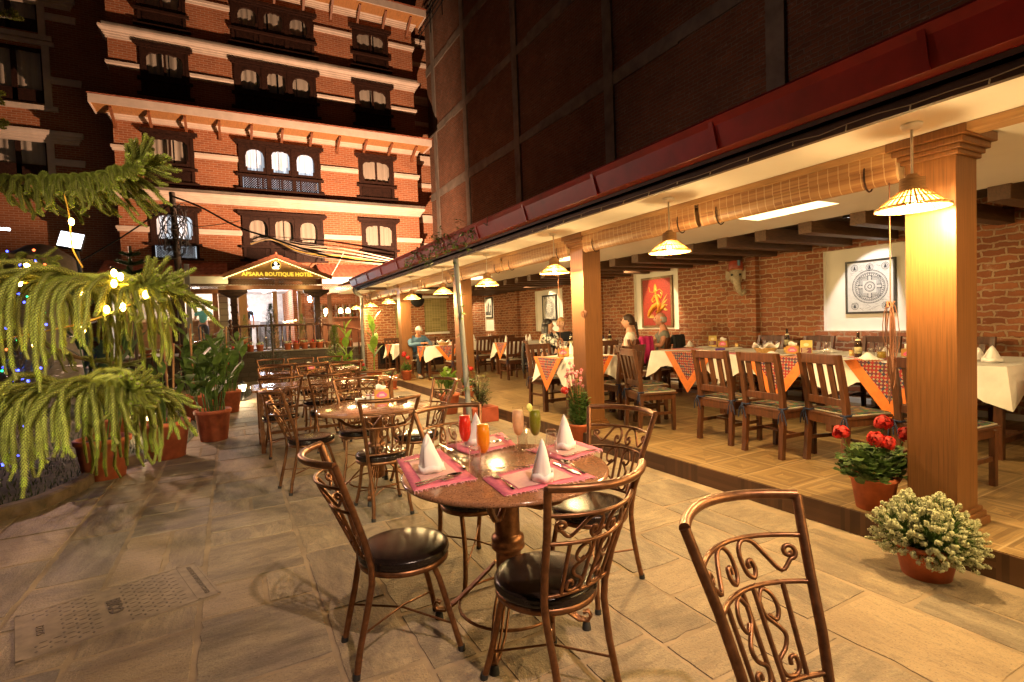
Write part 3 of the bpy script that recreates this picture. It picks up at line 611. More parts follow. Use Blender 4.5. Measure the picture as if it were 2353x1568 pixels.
def hwindow(x0,x1,z0,z1,kind,lit,y=HY,par=HOT):
    W=x1-x0; f=MB(); yf=y-.05; hz=z1-.07; zl=z0+.10; lat=z0+.50
    f.box((x0-.14,y-.17,z1-.05),(x1+.14,y+.05,z1+.05)).box((x0-.07,y-.11,z1-.11),(x1+.07,y+.05,z1-.05))
    f.box((x0-.13,y-.15,z0-.03),(x1+.13,y+.05,z0+.04)).box((x0-.10,y-.14,lat-.02),(x1+.10,y+.05,lat+.06))
    f.box((x0,yf-.02,z0+.04),(x0+.10,y+.08,hz)).box((x1-.10,yf-.02,z0+.04),(x1,y+.08,hz))
    bays=[(x0+.10+i*(W-.2)/3,x0+.10+(i+1)*(W-.2)/3) for i in range(3)] if kind=='triple' else [(x0+.10,x1-.10)]
    for i,(a,b) in enumerate(bays):
        if i: f.box((a-.07,yf-.03,z0+.04),(a+.07,y+.08,hz))
        s=.13 if kind=='triple' else .08; o0,o1=a+s,b-s; zb=lat+.22; zt=hz-.17; rise=(.26 if i!=1 else .16) if kind=='triple' else .15
        n=12; arch=[]
        for k in range(n+1):
            u=-1+2*k/n; zz=zt-rise+rise*math.sqrt(max(0,1-abs(u)**2.3)) + (.03*abs(sin(4*pi*u*.5)) if (i==1 or kind!='triple') else 0); arch.append((o0+(o1-o0)*k/n,min(zz,zt+.05)))
        vs=[];
        for (x,z) in arch: vs+=[(x,yf,z),(x,yf,hz),(x,yf+.09,z)]
        f.add(vs,[q for k in range(n) for q in ((3*k,3*k+3,3*k+4,3*k+1),(3*k,3*k+2,3*k+5,3*k+3))])
        f.box((a,yf,lat+.06),(b,yf+.09,zb)).box((a,yf,zb),(o0,yf+.09,arch[0][1]+.001)).box((o1,yf,zb),(b,yf+.09,arch[0][1]+.001)).box((a,yf,arch[0][1]),(o0,yf+.09,hz)).box((o1,yf,arch[0][1]),(b,yf+.09,hz))
        for sx in (o0,o1): f.box((sx-.05,yf-.005,zb),(sx+.05,yf+.088,zb+.13))
        if kind!='triple': f.box(((a+b)/2-.035,yf+.01,zb),((a+b)/2+.035,yf+.08,zt+.1))
        carve(f,a+.05,b-.05,lat+.14,yf-.003,7); carve(f,a+.05,b-.05,hz-.05,yf-.003,9)
    carve(f,x0,x1,z1-.08,y-.115,22 if kind=='triple' else 12)
    w=f.build('window',WOODD,par)
    L=MB(); nb=4 if kind=='triple' else 1
    for i in range(nb):
        a=x0+.1+(W-.2)*i/nb+.03; b=x0+.1+(W-.2)*(i+1)/nb-.03; c,d=z0+.05,lat-.03; st=.085; k=-int((d-c)/st)-1
        while a+k*st<b:
            for sg in (1,-1):
                p=[]; 
                xa=a+k*st; q0=(xa,c) if sg>0 else (xa,d); q1=(xa+(d-c),d) if sg>0 else (xa+(d-c),c)
                t0=max(0,(a-q0[0])/(d-c)); t1=min(1,(b-q0[0])/(d-c))
                if t1>t0: L.bar((q0[0]+(q1[0]-q0[0])*t0,yf+.02+.01*sg,q0[1]+(q1[1]-q0[1])*t0),(q0[0]+(q1[0]-q0[0])*t1,yf+.02+.01*sg,q0[1]+(q1[1]-q0[1])*t1),.012,.036,0,(0,0,1))
            k+=1
        if i: L.box((a-.06,yf-.02,c),(a,yf+.06,d))
    L.build('lattice',WOODD,w)
    c=MB(); ph=R(0,6); k0=x0+.05
    while k0<x1-.08:
        wd=min(x1-.05-k0,R(.45,.8)); n=int(wd*24)+2; am=R(.012,.03); fq=R(20,34)
        xs=[k0+wd*i/n for i in range(n+1)]
        c.grid([[(x,y+.13+am*sin(x*fq+ph+.8*sin(x*7)),z+(.03*sin(x*9+ph) if j==0 else 0)) for x in xs] for j,z in enumerate((z0+.06+(0 if lit else R(.45,.75)),(z0+z1)/2,z1-.1))]); k0+=wd+R(.0,.07)
    c.build('curtain',{0:CURT,1:CURL,2:CURM}[lit],w)
    MB().add([(x0+.08,yf+.07,lat),(x1-.08,yf+.07,lat),(x1-.08,yf+.07,z1-.1),(x0+.08,yf+.07,z1-.1)],[(0,1,2,3)]).build('pane',TGL,w)
    MB().box((x0-.05,y+.3,z0-.05),(x1+.05,y+.36,z1+.05)).build('room_backing',DARKR,w)
for ci,(a,b) in enumerate(WC):
    for ri,(c,d) in enumerate(WR):
        hwindow(a,b,c,d,'triple' if ci==0 else 'double',1 if (ci,ri) in ((0,2),(2,3)) else 0)
# skirt roofs with brackets
def skirt(zw,zt,proj,name,x0=HX0-.45,x1=HX1+.35):
    ye=HY-proj; m=MB(); h=.27
    m.box((x0,ye,zt-h),(x1,ye+.04,zt)).box((x0,ye+.04,zt-h),(x0+.04,HY,zt)).box((x1-.04,ye+.04,zt-h),(x1,HY,zt)); f=m.build('eave_fascia',HTRIM,HOT)
    MB().box((x0+.04,ye+.05,zt-h+.05),(x1-.04,HY-.002,zt-h+.09)).build('eave_soffit',plain('soffit_boards',(.42,.20,.07),.6,0,.35,4,(14,1,1)),HOT)
    r=MB(); r.grid([[(x,ye-.03,zt+.012+.012*(k%2)),(x,HY-.003,zt+.42+.012*(k%2))] for k,x in enumerate([x0-.02+i*(x1-x0+.04)/140 for i in range(141)])],0,False); r.build('eave_roof',ROOFT,HOT,solid=.03)
    k=0; x=-3.08
    while x<HX1:
        b=MB(); b.bar((x,HY-.02,zw),(x,ye+.25,zt-h+.02),.08,.10).box((x-.05,HY-.06,zw-.12),(x+.05,HY,zw+.08)); b.build('eave_bracket',WOODR,HOT); x+=1.03
skirt(8.72,9.30,1.05,'skirt'); skirt(13.9,14.62,1.0,'skirt')
# recessed brick part on the right and dark wing on the left
def recess(name,x0,x1,y,par,segs,zs):
    m=MB(); m.add([(x0,y,0),(x1,y,0),(x1,y,17.5),(x0,y,17.5)],[(0,1,2,3)]); m.build(name,BRK_H[1],par)
recess('recessed_wall',HX1-.1,9.2,HY+1.2,HOT,None,None)
for z0,z1 in ((6.28,6.60),(8.92,9.28),(11.62,11.95),(14.2,14.5)):
    m=MB(); mould(m,HX1,9.2,HY+1.2,cornice(z0+.0,z1,.18),0,False,False); m.build('cornice',HTRIM,HOT)
for zc in (5.25,7.97,10.76,13.42):
    m=MB(); mould(m,HX1,9.2,HY+1.2,[(0,zc-.09),(.06,zc-.09),(.09,zc),(.09,zc+.09),(0,zc+.09)],0,False,False); m.build('string_course',HTRIM,HOT)
WING=thing('hotel_wing','dark unlit brick wing with white trimmed windows left of the hotel','building')
WY=23.6; k=lambda x,y:AY(x/1.7227*.57446,y/1.7227*.57446,WY)
hs=[]
for (xa,ya,xb,yb) in ((-260,-60,255,225),(-260,340,300,715),(-260,955,330,1230)):
    p,q=k(max(xb,0),(ya+yb)/2),k(0,0); zt=k(xb,ya).z; zb=k(xb,yb).z; hs.append((p.x-2.35,p.x,zb,zt))
m=MB(); wall_holes(m,WY,'y',-14,HX0+.1,0,17.5,hs,.25,0); m.build('wall',BRK_H[1],WING)
for a,b,c,d in hs:
    f=MB(); t_=.20
    f.box((b,WY-.07,c-.1),(b+t_,WY,d+.1)).box((a-t_,WY-.07,c-.1),(a,WY,d+.1)).box((a-t_-.1,WY-.12,c-.26),(b+t_+.15,WY,c-.1)).box((a-t_-.1,WY-.12,d+.1),(b+t_+.15,WY,d+.22))
    w=f.build('window',HTRIM,WING)
    g=MB(); n=3
    for i in range(n+1): x=a+(b-a)*i/n; g.box((x-.07,WY+.05,c),(x+.07,WY+.13,d))
    g.box((a,WY+.05,c),(b,WY+.13,c+.45)).box((a,WY+.05,d-.12),(b,WY+.13,d)); g.build('casement',WOODD,w)
    cu=MB(); xs=[a+(b-a)*i/50 for i in range(51)]; cu.grid([[(x,WY+.2+.03*sin(x*24),z) for x in xs] for z in (c,d)]); cu.build('curtain',CURT,w)
    MB().add([(a,WY+.09,c),(b,WY+.09,c),(b,WY+.09,d),(a,WY+.09,d)],[(0,1,2,3)]).build('pane',TGL,w)
    MB().box((a-.1,WY+.4,c-.1),(b+.1,WY+.45,d+.1)).build('room_backing',DARKR,w)
xr=max(h[1] for h in hs)
for z0,z1 in ((8.35,8.75),(13.0,13.4)): m=MB(); mould(m,-14,xr+.8,WY,cornice(z0,z1,.2),0,False,True); m.build('cornice',HTRIM,WING)
for i,(a,b,c,d) in enumerate(hs): m=MB(); zc=(c+d)/2-.1; mould(m,b+.2,b+.95,WY,[(0,zc-.12),(.06,zc-.12),(.09,zc),(.09,zc+.1),(0,zc+.1)],0,False,True); m.build('string_course',HTRIM,WING)
# ---------------------------------------------------------------- porch, lobby and terrace
TZ=.95
POR=thing('hotel_porch','lit hotel entrance porch with tiled gable, sign and carved wooden columns','porch')
PY=19.3; AP=(1.46,4.14); EL=(-.14,3.46); ER=(3.24,3.42)
def slope_roof(p,q,y0,y1,name,par,mat=ROOFT,nn=34):
    r=MB(); n=nn; ys=[y0+(y1-y0)*i/n for i in range(n+1)]; k=9
    rows=[]
    for i in range(k):
        for u in (i/k,(i+.98)/k):
            lift=.02*(1-(u*k-i)); rows.append([(p[0]+(q[0]-p[0])*u,y,p[1]+(q[1]-p[1])*u+lift+.014*(j%2)) for j,y in enumerate(ys)])
    r.grid(rows,0,False); return r.build(name,mat,par,solid=.03)
slope_roof(EL,AP,PY-.05,HY-.02,'gable_roof',POR); slope_roof(ER,AP,PY-.05,HY-.02,'gable_roof',POR)
for e in (EL,ER): MB().bar((e[0],PY-.03,e[1]-.06),(AP[0],PY-.03,AP[1]-.06),.06,.115).build('barge_board',WOODR,POR)
MB().ball((AP[0],PY-.03,AP[1]+.05),.05,8).build('finial',ROOFT,POR)
PANEL=plain('sign_panel_brown',(.30,.17,.06),.6,0,.12,3)
d=.10
MB().prism([(EL[0]+.1,EL[1]-.08),(ER[0]-.1,ER[1]-.05),(AP[0],AP[1]-.12)],.04,FRONT((0,PY+.10,0))).build('gable_panel',PANEL,POR)
SGN=emit('sign_letters_yellow',(.95,.62,.06),.55,(.8,.6,.1))  # letters glow by themselves, standing in for rope light falling on them
text_obj('sign_letters','APSARA BOUTIQUE HOTEL',.178,FRONT((1.50,PY-.075,3.475)),SGN,POR,.012,bold=.006,xs=1.0)
em=MB(); T=FRONT((1.45,PY+.008,3.78)); em.lathe([(.155,0),(.155,.012),(.14,.012)],26,T=T,mi=0); em.lathe([(.14,.004),(.001,.004)],26,T=T,mi=2)
W_=1
em.prism([(-.10,-.12),(.10,-.12),(.07,-.02),(.02,.0),(.05,.06),(.02,.12),(-.01,.07),(-.04,.12),(-.06,.06),(-.02,.0),(-.05,-.03),(-.12,-.06)],.012,T,W_); em.prism([(.05,-.03),(.12,.02),(.10,-.05)],.012,T,W_); em.ball(T@V((-.01,.10,.01)),.026,8,W_,1,.5)
em.build('emblem',[SGN,emit('emblem_white',(1,.97,.9),.9),BLKP],POR)
# rope of little bulbs under the gable edge
rb=MB(); 
for e in (EL,ER):
    for i in range(34):
        u=(i+.5)/34; rb.ball((e[0]+(AP[0]-e[0])*u+.0,PY-.02,e[1]+(AP[1]-e[1])*u-.135+.012*(i%2)),.018,5)
rb.build('rope_light',emit('rope_bulbs',(1,.78,.25),5),POR)
def lattice(x0,x1,z0,z1,y,par,st=.085,wd=.02):
    L=MB(); k=-int((z1-z0)/st)-1; h=z1-z0
    while x0+k*st<x1:
        for sg in (1,-1):
            xa=x0+k*st; t0=max(0,(x0-xa)/h); t1=min(1,(x1-xa)/h)
            if t1>t0: L.bar((xa+h*t0,y+.006*sg,(z0+h*t0) if sg>0 else (z1-h*t0)),(xa+h*t1,y+.006*sg,(z0+h*t1) if sg>0 else (z1-h*t1)),.008,wd)
        k+=1
    return L.build('lattice_panel',plain('brown_lattice',(.15,.075,.04),.6),par)
lattice(.10,1.38,3.115,3.34,PY+.03,POR); lattice(1.48,2.72,3.115,3.34,PY+.03,POR)
MB().box((0,PY,3.345),(2.82,PY+.07,3.375)).box((1.38,PY,3.115),(1.48,PY+.07,3.34)).box((-.08,PY-.03,2.97),(2.9,PY+.15,3.11)).build('beam',WOODR,POR)
for x in (.13,2.70):
    c=MB()
    for w_,a,b in ((.24,TZ,1.15),(.17,1.15,1.8),(.22,1.8,1.86),(.18,1.86,1.95),(.21,1.95,2.0),(.17,2.0,2.2),(.22,2.2,2.26),(.18,2.26,2.45),(.22,2.45,2.5),(.19,2.5,2.75),(.26,2.75,2.80)): c.box((x-w_/2,PY-w_/2+.06,a),(x+w_/2,PY+w_/2+.06,b))
    c.box((x-.42,PY-.05,2.87),(x+.42,PY+.17,2.97)); c.prism([(-.4,.0),(.4,.0),(.22,-.1),(.12,-.17),(-.12,-.17),(-.22,-.1)],.16,FRONT((x,PY+.14,2.87)))
    for z in (1.9,2.05,2.35,2.6): carve(c,x-.09,x+.09,z,PY-.03,4)
    c.build('column',WOODD,POR,bev=.006)
# side roofs and bands
for x0,x1 in ((-3.6,.0),(3.1,8.1)):
    ny=60 if x1>4 else 40
    slope=MB(); k=9; xs=[x0+(x1-x0)*i/ny for i in range(ny+1)]; rows=[]
    for i in range(k):
        for u in (i/k,(i+.98)/k): rows.append([(x,20.5+(HY-.01-20.5)*u,3.52+.62*u+.02*(1-(u*k-i))+.014*(j%2)) for j,x in enumerate(xs)])
    slope.grid(rows,0,False); slope.build('side_roof',ROOFT,POR,solid=.03)
    MB().box((x0,20.6,3.27),(x1,20.66,3.52)).build('white_band',TRIM,POR); MB().box((x0,20.55,2.93),(x1,20.7,3.08)).build('side_beam',WOODR,POR)
    lattice(x0,x1,3.09,3.26,20.62,POR,.075,.022)
# lobby shell
LOB=plain('lobby_white_wall',(.72,.70,.68),.8); LOF=plain('lobby_floor',(.45,.38,.3),.3)
MB().box((-3.4,18.9,.6),(5.75,25.5,TZ)).build('lobby_floor',LOF,POR)
MB().box((-3.4,20.7,3.2),(5.75,25.5,3.25)).build('lobby_ceiling',LOB,POR)
MB().box((-3.4,25.4,TZ),(2.1,25.5,3.2)).build('lobby_back_wall',LOB,POR)
MB().box((2.1,25.2,TZ),(5.75,25.5,3.2)).build('bar_back_wall',BRK_H[1],POR)
MB().box((2.15,21.6,TZ),(2.32,25.2,3.2)).build('lobby_partition',BRK_H[0],POR)
MB().box((-.33,21.0,TZ),(-.04,21.25,3.2)).build('stone_pier',brick('ashlar_pier','y',(.36,.32,.25),(.3,.27,.2),(.12,.1,.08),.6,.22,.012,.7,.5,.002,.1),POR)
MB().box((-3.45,20.7,TZ),(-3.38,25.5,3.2)).build('lobby_side_wall',LOB,POR); MB().box((5.7,20.7,TZ),(5.75,25.5,3.2)).build('lobby_side_wall',LOB,POR)
for x,w_,mt in ((.42,.28,WOODL),(1.45,.15,WOODL),(2.27,.12,WOODL),(.22,.10,WOODL),(-.42,.16,WOODR),(3.33,.14,WOODR),(2.85,.14,WOODL),(-1.62,.20,WOODD),(4.66,.14,WOODR)):
    MB().box((x-w_/2,20.6,TZ),(x+w_/2,20.7,3.0)).build('door_post',mt,POR)
gd=MB()
for a,b in ((.56,1.37),(1.53,2.21),(2.92,3.26),(3.4,4.59)): gd.add([(a,20.65,TZ),(b,20.65,TZ),(b,20.65,2.93),(a,20.65,2.93)],[(0,1,2,3)])
gd.build('glass_front',TGL,POR)
MB().add([(2.33,20.66,TZ),(2.62,20.0,TZ),(2.62,20.0,2.93),(2.33,20.66,2.93)],[(0,1,2,3)]).build('open_glass_door',TGL,POR)
MB().box((-3.38,22.2,TZ),(-.35,22.6,TZ+1.05)).box((-3.38,22.1,TZ+1.05),(-.3,22.7,TZ+1.1)).build('reception_counter',plain('slatted_oak',(.33,.16,.06),.5,0,.5,3,(1,1,14)),POR)
MB().box((-3.2,24.4,2.2),(-1.3,24.5,2.75)).build('notice_board',plain('grey_board',(.25,.22,.2),.7),POR); MB().box((-3.3,25.0,TZ),(-.3,25.05,3.2)).build('reception_wall',plain('warm_white',(.85,.72,.58),.8),POR)
text_obj('wall_letters','APSARA  BOUTIQUE HOTEL',.19,FRONT((-1.75,24.98,2.13)),plain('brass_letters',(.35,.22,.08),.4,.5),POR,.01)
MB().box((.6,24.6,2.05),(1.15,24.68,2.55)).build('wall_screen',emit('screen',(.45,.62,1),1.6),POR)
MB().box((.9,23.2,TZ),(2.0,23.9,1.75)).box((1.05,23.0,TZ),(1.95,23.2,1.95)).build('lobby_sofa',plain('grey_sofa',(.16,.15,.15),.8),POR)
sh=MB()
for z in (2.05,2.4): sh.box((3.2,24.9,z),(5.4,25.2,z+.03))
sh.box((2.6,22.9,TZ),(5.7,23.4,2.0)).box((2.5,22.8,2.0),(5.7,23.5,2.06)); sh.build('bar_counter',WOODR,POR)
bt=MB(); 
for z in (2.08,2.43):
    for i in range(20): 
        x=3.25+i*.105; bt.lathe([(.001,0),(.032,0),(.034,.15),(.012,.2),(.012,.27),(.001,.27)],8,(x,25.0,z),mi=i%3)
bt.build('bar_bottles',[plain('bottle_brown',(.15,.05,.02),.15),plain('bottle_clear',(.5,.5,.48),.1),plain('bottle_green',(.05,.14,.05),.15)],POR)
bs=MB()
for x in (3.55,4.15,4.45): bs.lathe([(.03,.22),(.09,.16),(.1,.02),(.06,0)],12,(x,23.0,2.22))
bs.build('bar_lamp',emit('bar_lamp_glow',(1,.62,.28),9),POR)
dl=MB()
for x,y in ((.85,21.5),(1.75,21.6),(1.3,23.8),(-1.0,21.4),(-2.3,21.6),(-1.5,23.6),(3.9,21.8),(4.7,22.0)): dl.lathe([(.001,0),(.09,0),(.09,.02)],14,(x,y,3.17))
dl.build('downlight',emit('downlight_disc',(1,.93,.82),14),POR)
def plight(x,y,z,e,c,r=.1,par=None):
    l=bpy.data.lights.new('lamp_light','POINT'); l.energy=e; l.color=c; l.shadow_soft_size=r; o=bpy.data.objects.new('lamp_light',l); COL.objects.link(o); o.location=(x,y,z)
    if par: o.parent=par
    return o
plight(-1.6,23.0,2.95,220,(1,.80,.60),.15,POR); plight(1.2,22.6,2.95,135,(.92,.92,1),.15,POR); plight(4.0,22.2,2.9,110,(1,.62,.30),.15,POR)
plight(.5,PY-.45,3.1,9,(1,.72,.30),.1,POR); plight(2.3,PY-.45,3.1,9,(1,.72,.2),.1,POR); plight(2.95,20.2,3.15,5,(1,.75,.3),.08,POR); plight(-.1,20.2,3.2,8,(1,.75,.3),.08,POR)
# terrace wall and railing
MB().box((-3.6,18.5,0),(4.1,18.9,TZ-.04)).build('terrace_wall',STONEW); tag(bpy.data.objects['terrace_wall'],'low dark stone retaining wall below the hotel terrace railing','wall')
MB().box((-3.6,18.9,0),(4.1,20.0,TZ-.3)).build('fill',LOF,bpy.data.objects['terrace_wall'])
MB().box((-3.62,18.46,TZ-.04),(4.12,18.95,TZ)).build('coping',plain('grey_coping',(.2,.17,.14),.8),bpy.data.objects['terrace_wall'])
RAIL=thing('terrace_railing','dark turned wood balustrade along the hotel terrace','railing'); RD=plain('varnished_dark_wood',(.07,.025,.014),.25,0,.4,10,coat=.4)
def baluster(x,y,z0,z1,par=RAIL):
    h=z1-z0; MB().lathe([(.03,0),(.03,.12*h),(.018,.16*h),(.03,.3*h),(.034,.4*h),(.016,.6*h),(.014,.66*h),(.026,.7*h),(.016,.74*h),(.022,.8*h),(.03,.86*h),(.03,h)],10,(x,y,z0)).build('baluster',RD,par)
RY=18.68
MB().tube([(-.02,RY,1.76),(2.72,RY,1.76)],.042,8,flat=1.2).box((-.02,RY-.03,TZ+.02),(2.72,RY+.03,TZ+.07)).build('handrail',RD,RAIL)
for i in range(1,11): baluster(.02+2.68*i/11,RY,TZ+.07,1.73)
for x in (.0,2.70):
    m=MB(); m.box((x-.07,RY-.07,TZ),(x+.07,RY+.07,1.25)); m.lathe([(.07,1.25),(.04,1.3),(.06,1.45),(.04,1.6),(.07,1.65),(.07,1.8),(.03,1.84),(.07,1.92),(.05,1.98),(.001,2.0)],12,(x,RY,0)); m.build('newel_post',RD,RAIL)
for sx,pts in ((-1,[(0,RY,1.75),(-.75,17.6,1.35),(-1.6,17.2,1.22),(-2.6,16.4,.85)]),(1,[(2.7,RY,1.76),(3.4,18.2,1.62),(4.0,17.9,1.5)])):
    MB().tube(pts,.04,8).build('handrail',RD,RAIL)
    for p,q in zip(pts,pts[1:]):
        for u in (.3,.65,1): w_=V(p).lerp(V(q),u); baluster(w_.x,w_.y,max(.1,w_.z-.85),w_.z)
# ---------------------------------------------------------------- raw brick neighbour
NB=thing('neighbour_building','tall raw brick building with concrete frame rising behind the pavilion roof','building')
NX=8.42; NY1=22.95; NZ=AX(980,102,NX).z
MB().box((NX,-6,2.96),(NX+4,NY1,16.5)).build('wall',BRK_R[0],NB)
def cstrip(mb,pts,w,d=.03):
    for p,q in zip(pts,pts[1:]): mb.bar((NX-.0,p[0],p[1]),(NX-.0,q[0],q[1]),d*2,w,0,(0,0,1))
zb=[AX(1150,490,NX).z,AX(1400,355,NX).z]
for k,z in enumerate((4.55,7.35,10.15,12.95)): 
    m=MB(); y=-6
    while y<NY1: 
        L=R(.5,1.4); h=.30+R(-.05,.05); m.box((NX-.035-R(0,.012),y,z-h/2),(NX+.01,min(NY1,y+L),z+h/2+R(-.03,.03))); y+=L
    m.build('concrete_beam',CONC,NB)
for y in (1.2,5.6,10.0,14.6,18.6,21.9):
    MB().box((NX-.05,y,2.96),(NX+.01,y+.34,16.5)).build('concrete_column',CONC,NB)
fr=MB(); q=AX(1005,522,NX); fr.box((NX-.05,22.0,4.0),(NX+.0,22.7,5.1)); w=fr.build('window',TRIM,NB); MB().box((NX-.06,22.1,4.1),(NX-.045,22.6,5.0)).build('pane',DARKR,w)
rl=MB()
for z in (14.5,14.75,15.0): rl.tube([(NX-.3,17,z),(NX-.3,NY1,z)],.02,6)
for y in (17.2,18.6,20,21.4,22.8): rl.tube([(NX-.3,y,14.0),(NX-.3,y,15.0)],.02,6)
rl.build('roof_railing',METD,NB)
# flood lamp standing on the pavilion roof, lighting the hotel
FL=thing('flood_lamp','black flood lamp on the pavilion roof corner aimed at the hotel front','floodlight',(4.5,16.4,3.22),rad(10))
h=MB(); h.box((-.2,-.03,0),(.2,-.01,.30)).box((.2,-.03,0),(.215,.096,.34)).box((-.2,-.01,-.015),(.2,.27,0)).box((-.10,.25,0),(.10,.265,.166)); h.build('housing',METD,FL)  # front lip added to shade the gable panel; side plate trims the beam
MB().tube([(0,-.03,.1),(0,-.1,-.1),(.05,-.6,-.35)],.02,6).build('bracket',METD,FL)
sl=bpy.data.lights.new('sodium','SPOT'); sl.energy=4300; sl.color=(1,.57,.33); sl.spot_size=rad(172); sl.spot_blend=.6; sl.shadow_soft_size=.02
o=bpy.data.objects.new('sodium_light',sl); COL.objects.link(o); o.parent=FL; o.location=(.145,.06,.13); o.rotation_euler=V((0,.6,1)).to_track_quat('-Z','Y').to_euler()
# ---------------------------------------------------------------- outdoor iron chairs and tables
def spiral(c,r0,r1,a0,a1,n=14):
    return [(c[0]+(r0+(r1-r0)*i/n)*cos(a0+(a1-a0)*i/n),c[1]+(r0+(r1-r0)*i/n)*sin(a0+(a1-a0)*i/n)) for i in range(n+1)]
def iron_chair():
    t=thing('iron_chair','','chair',(0,0,0))
    Zs=[(0,.165,-.285),(.12,.152,-.262),(.27,.150,-.225),(.42,.158,-.195),(.50,.166,-.195),(.64,.182,-.225),(.80,.205,-.275),(.93,.232,-.318),(1.015,.250,-.345)]
    def prof(z):
        for a,b in zip(Zs,Zs[1:]):
            if z<=b[0]: u=(z-a[0])/(b[0]-a[0]); return a[1]+(b[1]-a[1])*u,a[2]+(b[2]-a[2])*u
        return Zs[-1][1:]
    def back(u,z):
        w,y=prof(z); k=.03+.085*max(0,(z-.5)/.52); return V((u*w,y-k*(1-u*u),z))
    for s in (-1,1):
        l=MB().tube([(s*w,y,z) for z,w,y in Zs],.0155,10).build('rear_leg',IRON,t)
        MB().tube([(s*.165,-.286,0),(s*.163,-.283,.025)],.018,10).build('foot_cap',RUBB,l)
        l=MB().tube([(s*.15,.10,.445),(s*.155,.13,.36),(s*.165,.165,.22),(s*.185,.195,.09),(s*.205,.215,0)],.0145,10).build('front_leg',IRON,t)
        MB().tube([(s*.205,.215,0),(s*.202,.212,.025)],.018,10).build('foot_cap',RUBB,l)
    MB().tube([back(-1+2*i/16,1.015) for i in range(17)],.0165,10).build('top_rail',IRON,t)
    for z,r in ((.90,.0085),(.775,.0085),(.535,.0085)): MB().tube([back(-1+2*i/14,z) for i in range(15)],r,6).build('back_rail',IRON,t)
    m=MB(); B=lambda pts,r=.0075:m.tube(catm([back(u,z) for u,z in pts],4) if len(pts)>2 else [back(u,z) for u,z in pts],r,6,0,False,True,True,1.0)
    for s in (-1,1):
        # long lazy S from a scroll by the post up to a scroll near the middle
        a=spiral((s*.80,.855),.022,.006,-pi/2,-pi/2-s*-2.6*pi,16)
        p=[(s*.80+(x-s*.80)*4.2,z) for x,z in a][::-1]
        b=[(s*.86,.800),(s*.66,.805),(s*.5,.845),(s*.36,.885),(s*.2,.893),(s*.09,.865),(s*.10,.815),(s*.20,.795),(s*.27,.815),(s*.24,.840),(s*.18,.835),(s*.185,.82)]
        B(p+b[1:])
        for u0,u1 in ((s*.12,s*.62),):
            B([(u0,.775),(u0,.535)],.008); B([(u1,.775),(u1,.535)],.008)
            um=(u0+u1)/2; w=abs(u1-u0)/2; d=-s
            B([(um+d*.55*w,.70),(um+d*.1*w,.685),(um-d*.25*w,.71),(um-d*.1*w,.745),(um+d*.45*w,.765),(um+d*.95*w,.735)][::-1]+[],.007)
            B([(um-d*-.9*w,.735),(um+d*.8*w,.70),(um+d*.1*w,.668),(um-d*.2*w,.645),(um+d*.1*w,.615),(um+d*.85*w,.59),(um+d*.7*w,.555),(um-d*.1*w,.545),(um-d*.55*w,.56),(um-d*.45*w,.59),(um-d*.05*w,.588),(um,.572)],.007)
    m.build('scrollwork',IRON,t)
    MB().lathe([(.205,.435),(.222,.437),(.222,.462),(.205,.463)],32).build('seat_ring',IRON,t)
    MB().lathe([(.001,.458),(.214,.460),(.224,.468),(.227,.482),(.222,.488),(.226,.494),(.218,.506),(.19,.514),(.10,.519),(.001,.52)],36).build('seat_cushion',VINYL,t)
    m=MB(); m.tube([(-.150,-.245,.19),(0,-.02,.185),(.180,.185,.13)],.006,6); m.tube([(.150,-.245,.19),(0,-.02,.195),(-.180,.185,.13)],.006,6); m.build('stretcher',IRON,t)
    return t
ic=iron_chair(); IG='copper brown iron chairs with black round seats on the paving'
def face(dx,dy): return math.atan2(-dx,dy)
def put_iron(x,y,d,label,first=[True]):
    rz=face(*d)
    if first[0]: first[0]=False; ic.location=(x,y,0); ic.rotation_euler.z=rz; ic['label']=label; ic['group']=IG; return ic
    return dup(ic,(x,y,0),rz,label,IG)
def from_back(mx,my,d,off=.33):
    L=math.hypot(*d); return mx+d[0]/L*off,my+d[1]/L*off
for lab,mx,my,d in (
 ('iron chair at left of the set round table, seen from its side',.385,2.58,(1,-.03)),
 ('iron chair in front of the set round table, back turned to us',1.20,1.60,(-.13,1)),
 ('iron chair at right of the set round table, towards the step',2.15,2.60,(-1,-.28)),
 ('iron chair behind the set round table and its red drink',1.31,3.40,(.07,-1)),
 ('large foreground iron chair standing alone, cut off at the picture bottom',1.335,1.03,(0,-1)),
 ('iron chair at left of the bare round table, seen from its side',.35,5.60,(1,.23)),
 ('iron chair in front of the bare round table, back turned to us',1.12,4.26,(0,1)),
 ('iron chair behind the bare round table with tissue box',1.23,6.08,(-.15,-1)),
 ('iron chair at right of the bare round table, beside the leaning pole',1.95,5.20,(-1,-.1)),
 ('iron chair at near side of first long outdoor table, left end',.52,7.10,(0,1)),
 ('iron chair at near side of first long outdoor table, middle',1.08,7.04,(.05,1)),
 ('iron chair at near side of first long outdoor table, right end',1.68,7.02,(-.12,1)),
 ('iron chair across the first long outdoor table, left end',.58,9.00,(.06,-1)),
 ('iron chair across the first long outdoor table, middle by ashtray',1.12,8.82,(.06,-1)),
 ('iron chair across the first long outdoor table, right end',1.60,8.72,(.04,-1)),
 ('iron chair at near side of farthest outdoor table, left end',.72,9.80,(0,1)),
 ('iron chair at near side of farthest outdoor table, middle',1.22,9.60,(.1,1)),
 ('iron chair at near side of farthest outdoor table, right end',1.78,9.45,(.1,1)),
 ('farthest iron chair on the left, before the stone wall',.67,11.5,(.05,-1)),
 ('farthest iron chair in the middle, before the stone wall',1.21,11.3,(.05,-1)),
 ('farthest iron chair on the right, before the stone wall',1.76,11.2,(0,-1))):
    x,y=from_back(mx,my,d); put_iron(x,y,d,lab)
